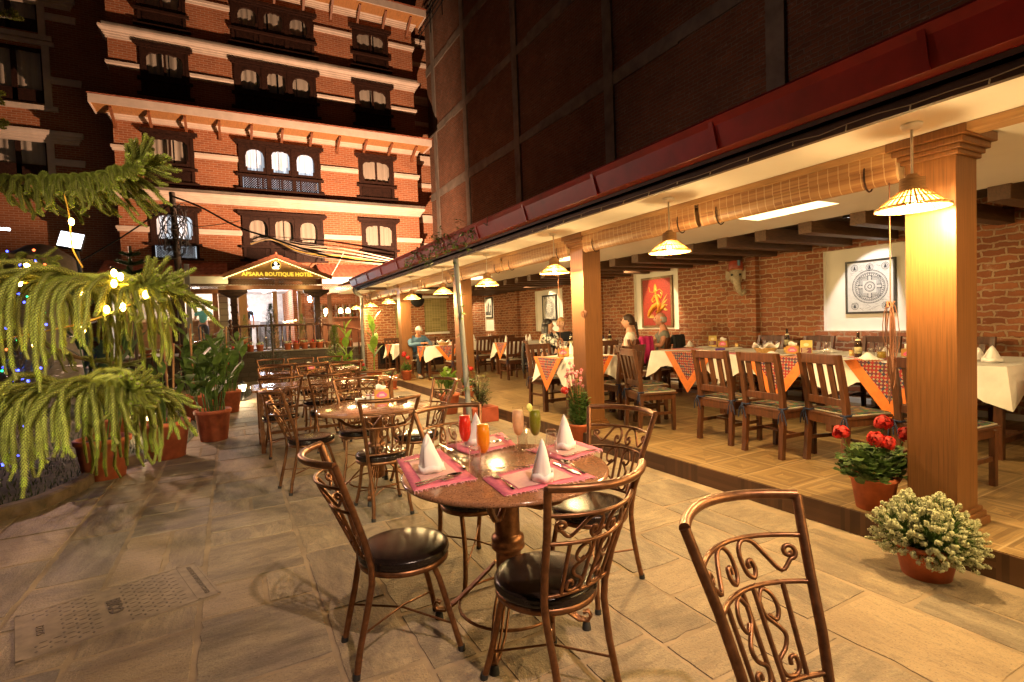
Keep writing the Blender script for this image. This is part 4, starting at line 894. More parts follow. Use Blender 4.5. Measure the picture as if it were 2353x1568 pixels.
def mat_granite():
    m,t,b=newmat('brown_granite'); v=obc(t); f=noise(t,v,130,2); g=noise(t,v,60,4)
    c=mix(t,ramp(t,g,.3,.7),(.36,.17,.085),(.24,.11,.06)); c=mix(t,ramp(t,f,.60,.66),c,(.045,.022,.018)); c=mix(t,ramp(t,noise(t,v,95,2),.64,.7),c,(.5,.3,.2))
    t.links.new(c,b.inputs['Base Color']); b.inputs['Roughness'].default_value=.14; b.inputs['Coat Weight'].default_value=.35; b.inputs['Coat Roughness'].default_value=.08; return m
GRAN=mat_granite(); TT=.84
def round_table(x,y,rz,label):
    t=thing('round_table',label,'table',(x,y,0),rz,'round granite topped tables'); r=.54
    MB().lathe([(.001,TT-.028),(r-.02,TT-.028),(r-.004,TT-.022),(r,TT-.012),(r-.004,TT-.003),(r-.014,TT),(.001,TT)],72).build('tabletop',GRAN,t)
    MB().lathe([(.12,TT-.03),(.12,TT-.04),(.068,TT-.05),(.066,.62),(.066,.50),(.07,.49),(.085,.48),(.088,.462),(.08,.45),(.088,.44),(.088,.42),(.072,.405),(.066,.39),(.066,.16),(.03,.14)],24).build('column',IRON,t)
    for k in range(4):
        a=k*pi/2+pi/4; ca,sa=cos(a),sin(a)
        MB().tube([(ca*q,sa*q,z) for q,z in ((.40,TT-.035),(.36,TT-.10),(.28,TT-.17),(.18,TT-.205),(.10,TT-.19),(.075,TT-.15))],.016,8).build('arm',IRON,t)
        l=MB()
        for e in (-.035,-.012,.012,.035):
            P=[]
            for q,z,w in ((.075,.33,.5),(.10,.30,.7),(.20,.20,1),(.29,.11,.9),(.36,.055,.5),(.41,.05,.3),(.425,.075,.3),(.41,.10,.3),(.385,.09,.3)): P.append((ca*q-sa*e*w,sa*q+ca*e*w,z))
            l.tube(P,.0075,6)
        l=l.build('leg',IRON,t); MB().lathe([(.014,.045),(.02,.03),(.024,.0)],10,(ca*.40,sa*.40,0)).build('foot_cap',RUBB,l)
    MB().tube([(.27*cos(2*pi*i/32),.27*sin(2*pi*i/32),.125) for i in range(32)],.0085,6,closed=True).build('foot_ring',IRON,t)
    return t
round_table(1.235,2.43,rad(6),'round brown granite table set with pink mats and juices, foreground')
round_table(1.19,5.07,rad(20),'bare round brown granite table with tissue box and ashtray')
def long_table(x0,x1,y0,y1,label):
    t=thing('rectangular_table',label,'table',((x0+x1)/2,(y0+y1)/2,0),0,'rectangular outdoor tables'); w,d=(x1-x0)/2,(y1-y0)/2
    MB().box((-w,-d,TT-.03),(w,d,TT)).build('tabletop',GRAN,t,bev=.006)
    for sx in (-1,1):
        for sy in (-1,1): MB().box((sx*(w-.1)-.025,sy*(d-.1)-.025,0),(sx*(w-.1)+.025,sy*(d-.1)+.025,TT-.03)).build('leg',IRON,t)
    MB().box((-w+.1,-.025,.18),(w-.1,.025,.22)).box((-w+.08,-d+.1,.18),(-w+.12,d-.1,.22)).box((w-.12,-d+.1,.18),(w-.08,d-.1,.22)).build('stretcher',IRON,t)
long_table(.20,2.12,7.45,8.30,'first long brown outdoor table with black ashtray, behind round one')
long_table(.40,2.15,9.95,10.75,'farthest long brown outdoor table, before the stone wall')
# ---------------------------------------------------------------- wooden dining chairs, tables and linen
def mat_ikat():
    m,t,b=newmat('patterned_cushion'); v=obc(t); vo=nd(t,'TexVoronoi',{'Vector':v,'Scale':26.0}); sp=nd(t,'SeparateColor',{0:vo.outputs['Color']}); w=nd(t,'TexWave',{'Vector':v,'Scale':16.0,'Distortion':6.0}).outputs['Fac']
    c=mix(t,ramp(t,sp.outputs[0],.3,.6),(.22,.02,.015),(.02,.05,.10)); c=mix(t,ramp(t,sp.outputs[1],.66,.8),c,(.36,.22,.07)); c=mix(t,ramp(t,w,.90,.96),c,(.28,.22,.13)); c=mix(t,ramp(t,sp.outputs[2],.7,.8),c,(.04,.16,.06))
    c=mix(t,.45,c,(.03,.015,.012)); t.links.new(c,b.inputs['Base Color']); b.inputs['Roughness'].default_value=.9; return m
IKAT=mat_ikat(); NAVY=cl('navy_ribbon',(.015,.025,.07)); CREAM=cl('cream_piping',(.45,.40,.31))
def wood_chair():
    t=thing('wooden_chair','','chair',(0,0,0)); W=.22; zs=.475
    def by(z): return -.215-(.0 if z<.5 else .09*((z-.5)/.53)**1.3)+(-.035*(1-z/.45) if z<.45 else 0)
    for s in (-1,1):
        P=[0,.15,.3,.45,.6,.75,.9,1.035]; m=MB()
        for a,b in zip(P,P[1:]):
            vs=[]
            for z in (a,b):
                y=by(z); vs+=[(s*W-.024,y-.022,z),(s*W+.024,y-.022,z),(s*W+.024,y+.026,z),(s*W-.024,y+.026,z)]
            m.add(vs,[(0,1,5,4),(1,2,6,5),(2,3,7,6),(3,0,4,7)]+([(0,3,2,1)] if a==0 else [])+([(4,5,6,7)] if b>1 else []))
        m.build('rear_leg',WOODC,t)
        MB().box((s*W-.022,.185,0),(s*W+.022,.23,zs-.03)).build('front_leg',WOODC,t,bev=.004)
    MB().box((-W-.03,-.235,zs-.02),(W+.03,.25,zs+.005)).build('seat',WOODC,t,bev=.006)
    MB().box((-W+.02,.19,zs-.085),(W-.02,.215,zs-.02)).box((-W+.02,-.235,zs-.09),(W-.02,-.205,zs-.02)).box((-W-.012,-.21,zs-.085),(-W+.012,.19,zs-.02)).box((W-.012,-.21,zs-.085),(W+.012,.19,zs-.02)).build('apron',WOODC,t)
    MB().box((-W-.01,-.2,.20),(-W+.012,.19,.235)).box((W-.012,-.2,.20),(W+.01,.19,.235)).box((-W+.01,.0,.205),(W-.01,.025,.23)).build('stretcher',WOODC,t)
    m=MB(); m.box((-W+.02,by(1.0)-.016,.945),(W-.02,by(1.0)+.018,1.035)); m.build('top_rail',WOODC,t,bev=.005)
    MB().box((-W+.02,by(.6)-.014,.565),(W-.02,by(.6)+.016,.635)).build('lower_rail',WOODC,t,bev=.004)
    for k in (-1,0,1):
        x=k*.118; MB().bar((x,by(.62),.63),(x,by(.97),.95),.062,.014,0,(0,1,0)).build('slat',WOODC,t)
    c=MB(); c.box((-W-.005,-.175,zs+.006),(W+.005,.235,zs+.028)); cu=c.build('cushion',IKAT,t,bev=.010,seg=3)
    MB().tube([(-W-.005,-.178,zs+.012),(W+.005,-.178,zs+.012),(W+.008,.238,zs+.012),(-W-.008,.238,zs+.012)],.008,6,closed=True).build('piping',CREAM,cu)
    for s in (-1,1):
        r=MB(); x=s*W; r.tube([(x-s*.03,-.16,zs+.02),(x+s*.028,-.19,zs+.02),(x+s*.028,-.25,zs+.02),(x-s*.028,-.25,zs+.015),(x-s*.028,-.19,zs+.015)],.008,5)
        for d in (-.03,.0,.03): r.tube([(x+s*.02,-.252,zs+.02),(x+s*.02+d,-.262,zs-.04),(x+s*.02+d*1.6,-.255,zs-.10-abs(d))],.006,4)
        r.build('tie_ribbon',NAVY,cu)
    return t
wc=wood_chair(); WG='slatted wooden dining chairs in the pavilion'
def put_wood(x,y,d,label,first=[True]):
    rz=face(*d)
    if first[0]: first[0]=False; wc.location=(x,y,ZF); wc.rotation_euler.z=rz; wc['label']=label; wc['group']=WG; return wc
    return dup(wc,(x,y,ZF),rz,label,WG)
WCH=[(4.72,5.08,(1,-.34),'wooden chair at far end of nearest row, seat turned right'),
 (5.12,5.62,(1,-.3),'wooden chair half hidden behind the end chair of the row'),
 (4.97,4.06,(1,-.03),'wooden chair facing long table, second in the row from left end'),
 (4.90,3.40,(1,-.08),'wooden chair facing long table, in the middle of the row'),
 (5.02,2.80,(1,-.3),'wooden chair angled to long table, behind the red geranium'),
 (5.05,2.05,(1,-.1),'wooden chair mostly hidden by the nearest pillar'),
 (7.75,5.7,(-1,0),'wooden chair against brick wall behind the bread basket'),
 (7.75,4.9,(-1,.05),'wooden chair against brick wall behind the menu card'),
 (7.75,4.0,(-1,0),'wooden chair against brick wall below the mandala print, middle'),
 (7.75,3.0,(-1,0),'wooden chair by brick wall seen right of the hanging cord'),
 (7.6,1.75,(-1,.1),'wooden chair by brick wall right of the nearest pillar'),
 (6.55,7.0,(.2,-1),'wooden chair at far end of the long table, back to the diners'),
 (4.62,7.35,(.05,-1),'wooden chair behind the small tissue box table'),
 (4.95,5.98,(-.1,1),'wooden chair at the small table, beside second pillar'),
 (5.62,9.25,(1,-.45),'wooden chair under woman in floral jacket'),
 (6.45,9.75,(0,-1),'wooden chair under woman in black'),
 (7.15,9.75,(-.1,-1),'wooden chair under diner with long dark hair'),
 (6.42,7.40,(-.2,1),'wooden chair with pink jacket under the braided woman'),
 (7.10,7.30,(-.15,1),'wooden chair under man in grey shirt'),
 (5.85,7.62,(.1,1),'empty wooden chair right of the second pillar'),
 (6.15,11.5,(.05,1),'wooden chair at table under the narrow mandala print, near side'),
 (6.9,13.5,(0,-1),'wooden chair at table under the narrow mandala print, far side'),
 (6.35,13.75,(.0,1),'wooden chair with back to us at table under the street view'),
 (7.15,13.9,(0,1),'wooden chair beside brick pier at table under the street view'),
 (7.0,15.9,(0,-1),'farthest wooden chair at table under the street view'),
 (4.45,13.9,(.15,-1),'wooden chair under man in blue shirt'),
 (5.0,12.25,(0,1),'wooden chair with orange ribbon facing man in blue shirt'),
 (5.3,15.7,(-1,0),'wooden chair right of the table by the bamboo windows'),
 (4.65,16.75,(0,-1),'wooden chair behind the table by the bamboo windows')]
for x,y,d,l in WCH: put_wood(x,y,d,l)
ZT=.86
def dining_table(x0,x1,y0,y1,label,clabel,runs,rlab):
    cx,cy=(x0+x1)/2,(y0+y1)/2; w,d=(x1-x0)/2,(y1-y0)/2
    t=thing('dining_table',label,'table',(cx,cy,ZF),0,'wooden dining tables')
    MB().box((-w,-d,ZT-.035),(w,d,ZT)).build('tabletop',WOODC,t)
    for sx in (-1,1):
        for sy in (-1,1): MB().box((sx*(w-.07)-.033,sy*(d-.07)-.033,0),(sx*(w-.07)+.033,sy*(d-.07)+.033,ZT-.035)).build('leg',WOODC,t)
    MB().box((-.03,-d+.1,.14),(.03,d-.1,.19)).box((-w+.1,-d+.05,.14),(w-.1,-d+.09,.19)).box((-w+.1,d-.09,.14),(w-.1,d-.05,.19)).build('stretcher',WOODC,t)
    # cloth
    e=.008; zz=ZT+.004; n=11; per=[]
    for i in range(n): per.append((-w-e+(2*w+2*e)*i/n,-d-e))
    for i in range(n): per.append((w+e,-d-e+(2*d+2*e)*i/n))
    for i in range(n): per.append((w+e-(2*w+2*e)*i/n,d+e))
    for i in range(n): per.append((-w-e,d+e-(2*d+2*e)*i/n))
    m=MB(); N=len(per); rows=[]; ph=R(0,6)
    for r in range(6):
        u=r/5; row=[]
        for i,(px,py) in enumerate(per):
            k=i%n; cnr=max(0,1-min(k,n-k)/2.3); drop=(.25+.03*sin(i*.9+ph)+.17*cnr)*u
            ox=(1 if px>w-.001 else -1 if px<-w+.001 else 0); oy=(1 if py>d-.001 else -1 if py<-d+.001 else 0)
            f=(.012*sin(i*1.7+ph)+.025)*u+.05*cnr*u
            row.append((px+ox*f,py+oy*f,zz-drop-(0 if r else 0)))
        rows.append(row+[row[0]])
    m.grid(rows); m.add([(px,py,zz) for px,py in per],[tuple(range(N))])
    c=m.build('tablecloth',CLOTH,None,(cx,cy,ZF)); tag(c,clabel,'tablecloth','white tablecloths')
    # runners: crossing bands that hang over the edges as triangles
    for (side,u,bw),lab in zip(runs,rlab):
        m=MB(); zt=zz+.004; h=.40*bw/.62; o=.045
        if side in 'WE': X=(-w-e-.008)*(1 if side=='W' else -1); P=lambda a,b:(X+(-1 if side=='W' else 1)*(.030+.05*(b/h)*.5),u*d+a,zt-b); Q=lambda a,q:(X*(1-q*.9),u*d+a,zt)
        else: Y=(-d-e-.008)*(1 if side=='S' else -1); P=lambda a,b:(u*w+a,Y+(-1 if side=='S' else 1)*(.030+.05*(b/h)*.5),zt-b); Q=lambda a,q:(u*w+a,Y*(1-q*.9),zt)
        b2=bw/2; bi=b2*.70; hi=h*.70
        m.add([P(-b2,0),P(b2,0),P(0,h),P(-bi,.0),P(bi,.0),P(0,hi)],[(0,3,5,2),(4,1,2,5)],0); m.add([P(-bi,0),P(bi,0),P(0,hi)],[(0,1,2)],1)
        m.add([P(-b2,0),Q(-b2,0),Q(b2,0),P(b2,0)],[(0,1,2,3)],0)
        m.add([Q(-b2,0),Q(b2,0),Q(b2*.3,.5),Q(-b2*.3,.5)],[(0,1,2,3)],0); 
        q=lambda p:(p[0],p[1],p[2]+.002); m.add([q(Q(-bi,0)),q(Q(bi,0)),q(Q(bi*.3,.45)),q(Q(-bi*.3,.45))],[(0,1,2,3)],1)
        r=m.build('table_runner',[ORNG,RUNP],None,(cx,cy,ZF),solid=.003); tag(r,lab,'table runner','orange bordered patterned table runners')
def mat_runp():
    m,t,b=newmat('runner_pattern'); s=nd(t,'SeparateXYZ',{0:obc(t)}); a=mth(t,'ADD',s.outputs[0],s.outputs[1])
    k=26.0; u=mth(t,'MULTIPLY',mth(t,'ADD',a,s.outputs[2]),k); v=mth(t,'MULTIPLY',mth(t,'SUBTRACT',a,s.outputs[2]),k)
    iu,iv=mth(t,'FLOOR',u),mth(t,'FLOOR',v); rn=nd(t,'TexWhiteNoise',{'Vector':nd(t,'CombineXYZ',{0:iu,1:iv}).outputs[0]}).outputs[0]
    fu,fv=mth(t,'SUBTRACT',mth(t,'FRACT',u),.5),mth(t,'SUBTRACT',mth(t,'FRACT',v),.5); r2=mth(t,'ADD',mth(t,'MULTIPLY',fu,fu),mth(t,'MULTIPLY',fv,fv))
    c=mix(t,mth(t,'GREATER_THAN',rn,.55),(.34,.03,.03),(.13,.035,.06)); c=mix(t,mth(t,'GREATER_THAN',rn,.82),c,(.04,.05,.10))
    par=mth(t,'MODULO',mth(t,'ABSOLUTE',mth(t,'ADD',iu,iv)),2.0); c=mix(t,mth(t,'MULTIPLY',mth(t,'LESS_THAN',r2,.13),par),c,(.50,.42,.26)); c=mix(t,mth(t,'MULTIPLY',mth(t,'LESS_THAN',r2,.03),par),c,(.2,.08,.05))
    t.links.new(c,b.inputs['Base Color']); b.inputs['Roughness'].default_value=.85; return m
RUNP=mat_runp()
dining_table(6.10,7.30,5.08,6.50,'long set dining table by brick wall, far section','white cloth on far section of the long table',[('W',-.15,.95),('N',0,.7)],['orange and red runner hanging at far section of long table','orange and red runner on far end of the long table'])
dining_table(6.10,7.30,3.56,5.06,'long set dining table by brick wall, middle section behind the chair row','white cloth on middle section of the long table',[('W',-.1,.95)],['orange and red runner hanging behind the middle chair of the row'])
dining_table(6.10,7.30,2.02,3.54,'long set dining table by brick wall, section half behind nearest pillar','white cloth on section of long table beside the nearest pillar',[('W',.2,.95)],['orange and red runner hanging left of the nearest pillar'])
dining_table(5.95,6.95,.75,1.72,'dining table right of the nearest pillar','white cloth with long drooping corner right of nearest pillar',[('N',0.1,.7),('W',-.3,.6)],['runner hanging at far side of rightmost table','runner with orange edge on the rightmost table'])
dining_table(4.22,5.15,6.22,7.02,'small dining table beside the second pillar','white cloth on small table beside second pillar',[('W',.15,.78),('S',.1,.6)],['orange runner triangle on small tissue box table, facing us','orange runner on small tissue box table, pillar side'])
dining_table(5.95,7.60,8.15,9.05,'dining table with seated group behind the second pillar','white cloth on the table of the seated group',[('W',0,.7),('S',.2,.6)],['runner on table of the seated group, left end','runner on table of the seated group, before braided woman'])
dining_table(4.38,5.30,12.75,13.45,'small dining table of man in blue shirt','white cloth on table of the man in blue',[('W',.1,.62),('S',.2,.7)],['orange runner triangle hanging by man in blue, left','wide orange runner hanging by man in blue, right'])
dining_table(4.25,5.05,15.3,16.2,'small dining table by the bamboo covered windows','white cloth on table by the bamboo windows',[('W',.2,.6),('S',.7,.5)],['orange runner on table by the bamboo windows, left','orange runner on table by the bamboo windows, right'])
dining_table(6.35,7.7,12.0,12.9,'dining table below the narrow mandala print','white cloth on table below narrow mandala print',[('W',-.1,.7)],['orange runner on table below narrow mandala print'])
dining_table(6.0,7.5,14.3,15.3,'dining table below the street view picture','white cloth on table below the street view picture',[('W',-.2,.7)],['orange runner on table below the street view picture'])
# ---------------------------------------------------------------- things on the tables
def P4(x,y,z=TT): return G((1500+x/2.353)*.57446,(1550+y/2.353)*.57446,z)
PFR=plain('pink_fringe',(.78,.40,.42),.9)
def placemat(pts,label,fr):
    # woven mat through its four corners: deep pink border, pale centre, fringe on two short ends
    c=sum((V(p) for p in pts),V())/4; q=[V(p)-c for p in pts]; t=thing('placemat',label,'placemat',(c.x,c.y,TT),0,'pink fringed placemats')
    B=lambda u,v,z=.003:q[0].lerp(q[1],u).lerp(q[3].lerp(q[2],u),v)+V((0,0,z))
    m=MB(); n=10; m.grid([[B(i/n,j/n,.003+.0012*sin(i*1.7+j*2.1)) for i in range(n+1)] for j in range(n+1)]); m.build('border',PINK,t,solid=.002)
    m=MB(); m.grid([[B(.15+.7*i/n,.19+.62*j/n,.0075+.0012*sin(i*1.7+j*2.1)) for i in range(n+1)] for j in range(n+1)]); m.build('centre',PINKL,t)
    for v0,v1,u in ((0,1,0),(0,1,1)):
        m=MB()
        for k in range(46):
            v=(k+R(0,1))/46; s=B(u,v,.003); o=(B(1,v)-B(0,v)).normalized()*(1 if u else -1); L=R(.012,.022); sd=V((R(-.006,.006),R(-.006,.006),0))
            z=-.008 if (c+s).xy.length>0 and ((c+s+o*L).xy-V((1.235,2.43))).length>.535 else 0
            m.tube([s,s+o*L*.5+sd+V((0,0,.003)),s+o*L+sd*2+V((0,0,z))],.0022,4)
        m.build('fringe',PFR,t)
placemat([P4(205,690),P4(365,985),P4(960,868),P4(610,585)],'pink fringed placemat at the left of round table, nearest red drink',0)
placemat([P4(1010,865),P4(1215,1030),P4(2080,850),P4(1690,690)],'pink fringed placemat at the front of round table, fork on it',0)
placemat([P4(650,560),P4(900,640),P4(1325,545),P4(1195,430)],'pink fringed placemat at the back of round table behind orange drink',0)
placemat([P4(1440,600),P4(1790,705),P4(2130,585),P4(1870,500)],'pink fringed placemat at the right of round table',0)
def napkin(p,h,rz,label,r=.062,var=0,zt=TT+.005):
    m=MB(); n=28; rows=[]; K=9; rr=random.Random(var)
    for i in range(K+1):
        u=i/K; row=[]
        for j in range(n):
            a=2*pi*j/n; w=r*((1-u)**.75*(.92+.12*cos(a))+.055*(1-u)+.006); f=1+.10*sin(3*a+var)*(1-u)+.05*sin(7*a+var*2)*(1-u)**2
            if abs(a-pi*1.4)<.35: f*=.82-.1*(1-u)
            row.append((w*f*cos(a)-.022*sin(u*2.2),w*f*sin(a)*.80,h*u**.9))
        rows.append(row+[row[0]])
    m.grid(rows)
    fold=[[(r*(1.02+.05*sin(j*.9))*cos(a),r*(.84+.05*sin(j*1.3+var))*sin(a),z+(.014*abs(sin(j*.5+var)) if z else 0)) for j,a in enumerate([2*pi*k/30 for k in range(31)])] for z in (0.001,.034)]
    m.grid(fold)
    fl=[]; a0=1.9+var*1.7
    for i in range(8):
        u=i/7; row=[]
        for j in range(12):
            q=j/11; a=a0+2.3*q; uu=min(1,u*(.55+.45*q)+.10*(1-q)); w=r*((1-uu)**.75*(.95+.12*cos(a))+.055*(1-uu)+.010)*(1.05+.03*sin(q*9)); row.append((w*cos(a)-.022*sin(uu*2.2),w*sin(a)*.82,h*uu**.9))
        fl.append(row)
    m.grid(fl)
    o=m.build('napkin',NAPK,None,(p.x,p.y,zt),rz,solid=.002); return tag(o,label,'napkin','white folded cloth napkins')
napkin(P4(530,805),.205,.3,'white folded napkin on left placemat, nearest on that side',.068,1)
napkin(P4(1580,885),.205,1.2,'white folded napkin on front placemat, tip leaning right',.062,2)
napkin(P4(935,548),.205,2.2,'white folded napkin behind the red and orange drinks',.062,3)
napkin(P4(1790,580),.205,.9,'white folded napkin at the right, by the pink geranium',.07,4)
def flute(p,col,label,lime=False):
    t=thing('juice_glass',label,'drink',(p.x,p.y,TT),0,'stemmed glasses of juice')
    pr=[(a*1.15,b*1.2) for a,b in ((.001,.004),(.034,.003),(.035,.001),(.034,.006),(.012,.012),(.006,.02),(.0055,.07),(.012,.082),(.024,.10),(.030,.13),(.0305,.165),(.026,.222))]
    MB().lathe(pr,28).build('glass',DGL,t)
    MB().lathe([(a*1.15,b*1.2) for a,b in ((.001,.083),(.011,.084),(.0225,.101),(.0285,.13),(.029,.165),(.0265,.205),(.001,.2055))],24).build('juice',col,t)
    if lime:
        m=MB(); m.lathe([(.001,.0),(.024,.0),(.024,.005),(.001,.005)],20,T=M.Translation((-.035,.0,.266))@M.Rotation(rad(78),4,'X')@M.Rotation(rad(20),4,'Y')); m.build('lime_slice',plain('lime_flesh',(.62,.66,.18),.5,0,.3,60),t)
def juice(n,c): return plain(n,c,.3,0,.12,30,trans=.45)
flute(P4(858,672),juice('red_juice',(.80,.045,.02)),'tall stemmed glass of red juice on left placemat')
flute(P4(1030,798),juice('orange_juice',(.95,.42,.015)),'tall stemmed glass of orange juice nearest the camera')
flute(P4(1357,606),juice('pale_juice',(.92,.66,.42)),'tall stemmed glass of pale peach juice at the back')
flute(P4(1515,610),juice('green_juice',(.28,.30,.02)),'stemmed glass of green juice with a lime slice',True)
def tumbler(p,label,h=.155,zt=TT,g='upside down clear tumblers',up=False,r=.033):
    pr=[(.001,h),(r*.86,h),(r*.9,h-.012),(r,.002),(r-.003,.001),(r*.84,h-.02),(.001,h-.022)]
    if up: pr=[(a,h-b) for a,b in pr][::-1]
    o=MB().lathe(pr,24).build('tumbler',DGL,None,(p.x,p.y,zt)); return tag(o,label,'glass',g)
tumbler(P4(725,612,TT),'upside down clear tumbler left of the red juice'); tumbler(P4(950,845,TT),'upside down clear tumbler in front of the orange juice')
tumbler(P4(1390,570,TT),'upside down clear tumbler behind the pale juice'); tumbler(P4(1665,655,TT),'upside down clear tumbler between green juice and right napkin')
def cutlery(kind,p,q,label,zt=TT+.007):
    p=V(p);q=V(q);d=(q-p).xy; L=.20; rz=math.atan2(d.y,d.x)-pi/2; m=MB()
    if kind=='knife': m.grid([[(x*w,y,z) for x in (-1,1)] for y,w,z in ((0,.007,.002),(.09,.008,.003),(.10,.006,.003),(.11,.010,.002),(.17,.010,.002),(.2,.003,.002))],0,False)
    else:
        P=[(0,.002),(.03,.004),(.07,.006),(.11,.011),(.135,.007)]; W=[.007,.0075,.004,.003,.0035]
        m.grid([[(x*w,y,z) for x in (-1,0,1)] for (y,z),w in zip(P,W)],0,True)
        if kind=='spoon':
            m.grid([[(cos(a)*.018*r_,.168+sin(a)*.034*r_,.002+.006*r_*r_) for a in [2*pi*k/18 for k in range(19)]] for r_ in (.02,.4,.75,1)],0,True)
        else:
            m.grid([[(x*w,y,z) for x in (-1,0,1)] for y,w,z in ((.133,.005,.007),(.145,.012,.004),(.158,.0125,.003))],0,True)
            for x in (-.0105,-.0035,.0035,.0105): m.bar((x,.156,.0035),(x,.2,.006),.0032,.0022)
    o=m.build(kind,STEEL,None,(p.x,p.y,zt),rz,solid=.0016); o.scale=(1.15,min(1.35,max(.95,d.length/.2)),1.1); return tag(o,label,kind,'steel cutlery on the round table')
cutlery('spoon',P4(380,925),P4(815,830),'steel spoon lying along the left placemat front edge'); cutlery('fork',P4(390,948),P4(740,870),'steel fork beside the spoon on left placemat edge')
cutlery('spoon',P4(850,790),P4(735,655),'steel dessert spoon between left napkin and orange juice'); cutlery('fork',P4(1310,978),P4(1085,820),'steel fork on front placemat, prongs to the left')
cutlery('fork',P4(1460,765),P4(1205,775),'steel dessert fork at top edge of front placemat'); cutlery('knife',P4(1680,725),P4(1940,838),'steel knife right of the front napkin')
cutlery('spoon',P4(1985,825),P4(1735,690),'steel spoon right of the front napkin beside knife'); cutlery('fork',P4(2080,600),P4(1770,665),'steel fork on right placemat, front edge')
cutlery('spoon',P4(1000,580),P4(1170,520),'steel spoon on back placemat pointing right'); cutlery('fork',P4(1145,455),P4(1270,515),'steel fork on back placemat, far edge'); cutlery('knife',P4(600,545),P4(730,610),'steel knife beside the left tumbler'); cutlery('knife',P4(275,715),P4(395,690),'steel knife half under the left napkin')
# tissue boxes, ashtrays, condiments
def tissue(x,y,z,rz,label,s=1):
    t=thing('tissue_box',label,'tissue box',(x,y,z),rz,'tissue boxes with a pink print'); a=.075*s;h=.105*s
    MB().box((-a,-a,0),(a,a,h)).build('box',GOLDC,t,bev=.003)
    m=MB(); n=8; m.grid([[(-.05*s+.1*s*i/n,.012*s*sin(i*.9)*(1-j*.5),h-.002+j*(.05+.012*sin(i*.7))*s) for i in range(n+1)] for j in (0,.5,1)]); m.build('tissue',PAPER,t,solid=.001)
    for T,k in ((FRONT((0,-a-.001,h*.5)),0),(WEST((-a-.001,0,h*.5)),1)):
        p=MB(); e=[(.055*s*cos(2*pi*i/24),.026*s*sin(2*pi*i/24)) for i in range(24)]; p.prism(e,.001,T); p.prism([(x_*.6,y_*.8+.02*s) for x_,y_ in e],.0012,T)
        lb=p.build('print',PINKP,t)
        q=MB()
        for k in range(3): q.box(((-.03+.004*k)*s,(-.008+.009*k)*s,.0012),((.034-.006*k)*s,(-.004+.009*k)*s,.0018),0,T)
        q.build('print_lines',PAPER,lb)
p=G(876,918,TT); tissue(p.x,p.y,TT,rad(-8),'brown tissue box with pink print on the bare round table')
def ashtray(p,label,zt=TT):
    t=thing('ashtray',label,'ashtray',(p.x,p.y,zt),0,'black glass ashtrays')
    MB().lathe([(.001,0),(.052,0),(.055,.004),(.055,.040),(.050,.044),(.044,.040),(.042,.012),(.001,.01)],28).build('bowl',BLKP,t)
    for a in (-50,20,95,170): 
        T=M.Rotation(rad(a),4,'Z')@FRONT((0,-.0557,.022)); text_obj('lettering','Carlsberg',.016,T,PAPER,t,.0004)
ashtray(G(924,921,TT),'black ashtray at right of the bare round table'); ashtray(G(745,863,TT),'black ashtray on the first long outdoor table')
def simple(name,label,cat,p,z,prof,mat,n=24,group=None,extra=None):
    t=thing(name,label,cat,(p.x,p.y,z),0,group); MB().lathe(prof,n).build('body',mat,t)
    if extra: MB().lathe(extra[0],n).build(extra[1],extra[2],t)
    return t
simple('white_dish','round white dish beside the tissue box on bare table','dish',G(827,923,TT),TT,[(.001,.0),(.045,0),(.048,.03),(.044,.031),(.040,.006),(.001,.005)],CERAM)
for px,l in ((846,'white pepper shaker with red band, left of tissue box'),(858,'white salt shaker touching the tissue box')):
    simple('salt_shaker',l,'shaker',G(px,921,TT),TT,[(.001,0),(.02,0),(.021,.05),(.019,.065),(.016,.07)],CERAM,18,None,([(.021,.051),(.0215,.058),(.0205,.060),(.014,.071),(.001,.072)],'cap',plain('red_cap',(.4,.04,.03),.4)))
q=G(1030/2.353*0+820,905,TT)
m=MB(); 
for i in range(13):
    for j in range(5): m.tube([(i*.022-.14+.011*cos(a),j*.02-.04+.009*sin(a),.004) for a in [2*pi*k/8 for k in range(8)]],.0022,4,closed=True)
tag(m.build('lace_mat',plain('gold_lace',(.6,.4,.15),.4,.3),None,(q.x-.08,q.y+.14,TT),rad(12)),'gold lace doily at the back of the bare round table','doily')
# first long outdoor table
p=G(705,868,TT); m=MB(); m.box((-.14,-.09,0),(.14,.09,.004)).box((.02,-.07,.004),(.22,.08,.008)); tag(m.build('folded_menu',plain('grey_print',(.35,.33,.32),.5),None,(p.x,p.y,TT),.2),'grey folded menu card on first long outdoor table, left end','menu')
p=G(835,860,TT); m=MB(); m.lathe([(.001,0),(.05,0),(.085,.035),(.083,.037),(.05,.006),(.001,.005)],20); tag(m.build('white_bowl',CERAM,None,(p.x,p.y,TT)),'small white bowl on first long outdoor table, right end','bowl')
tissue(1.25,10.25,TT,.2,'brown tissue box on the farthest outdoor table'); p=G(705,845,TT)
tumbler(V((1.55,10.3,0)),'white paper cup on the farthest outdoor table',.12,TT,None,True,.04)
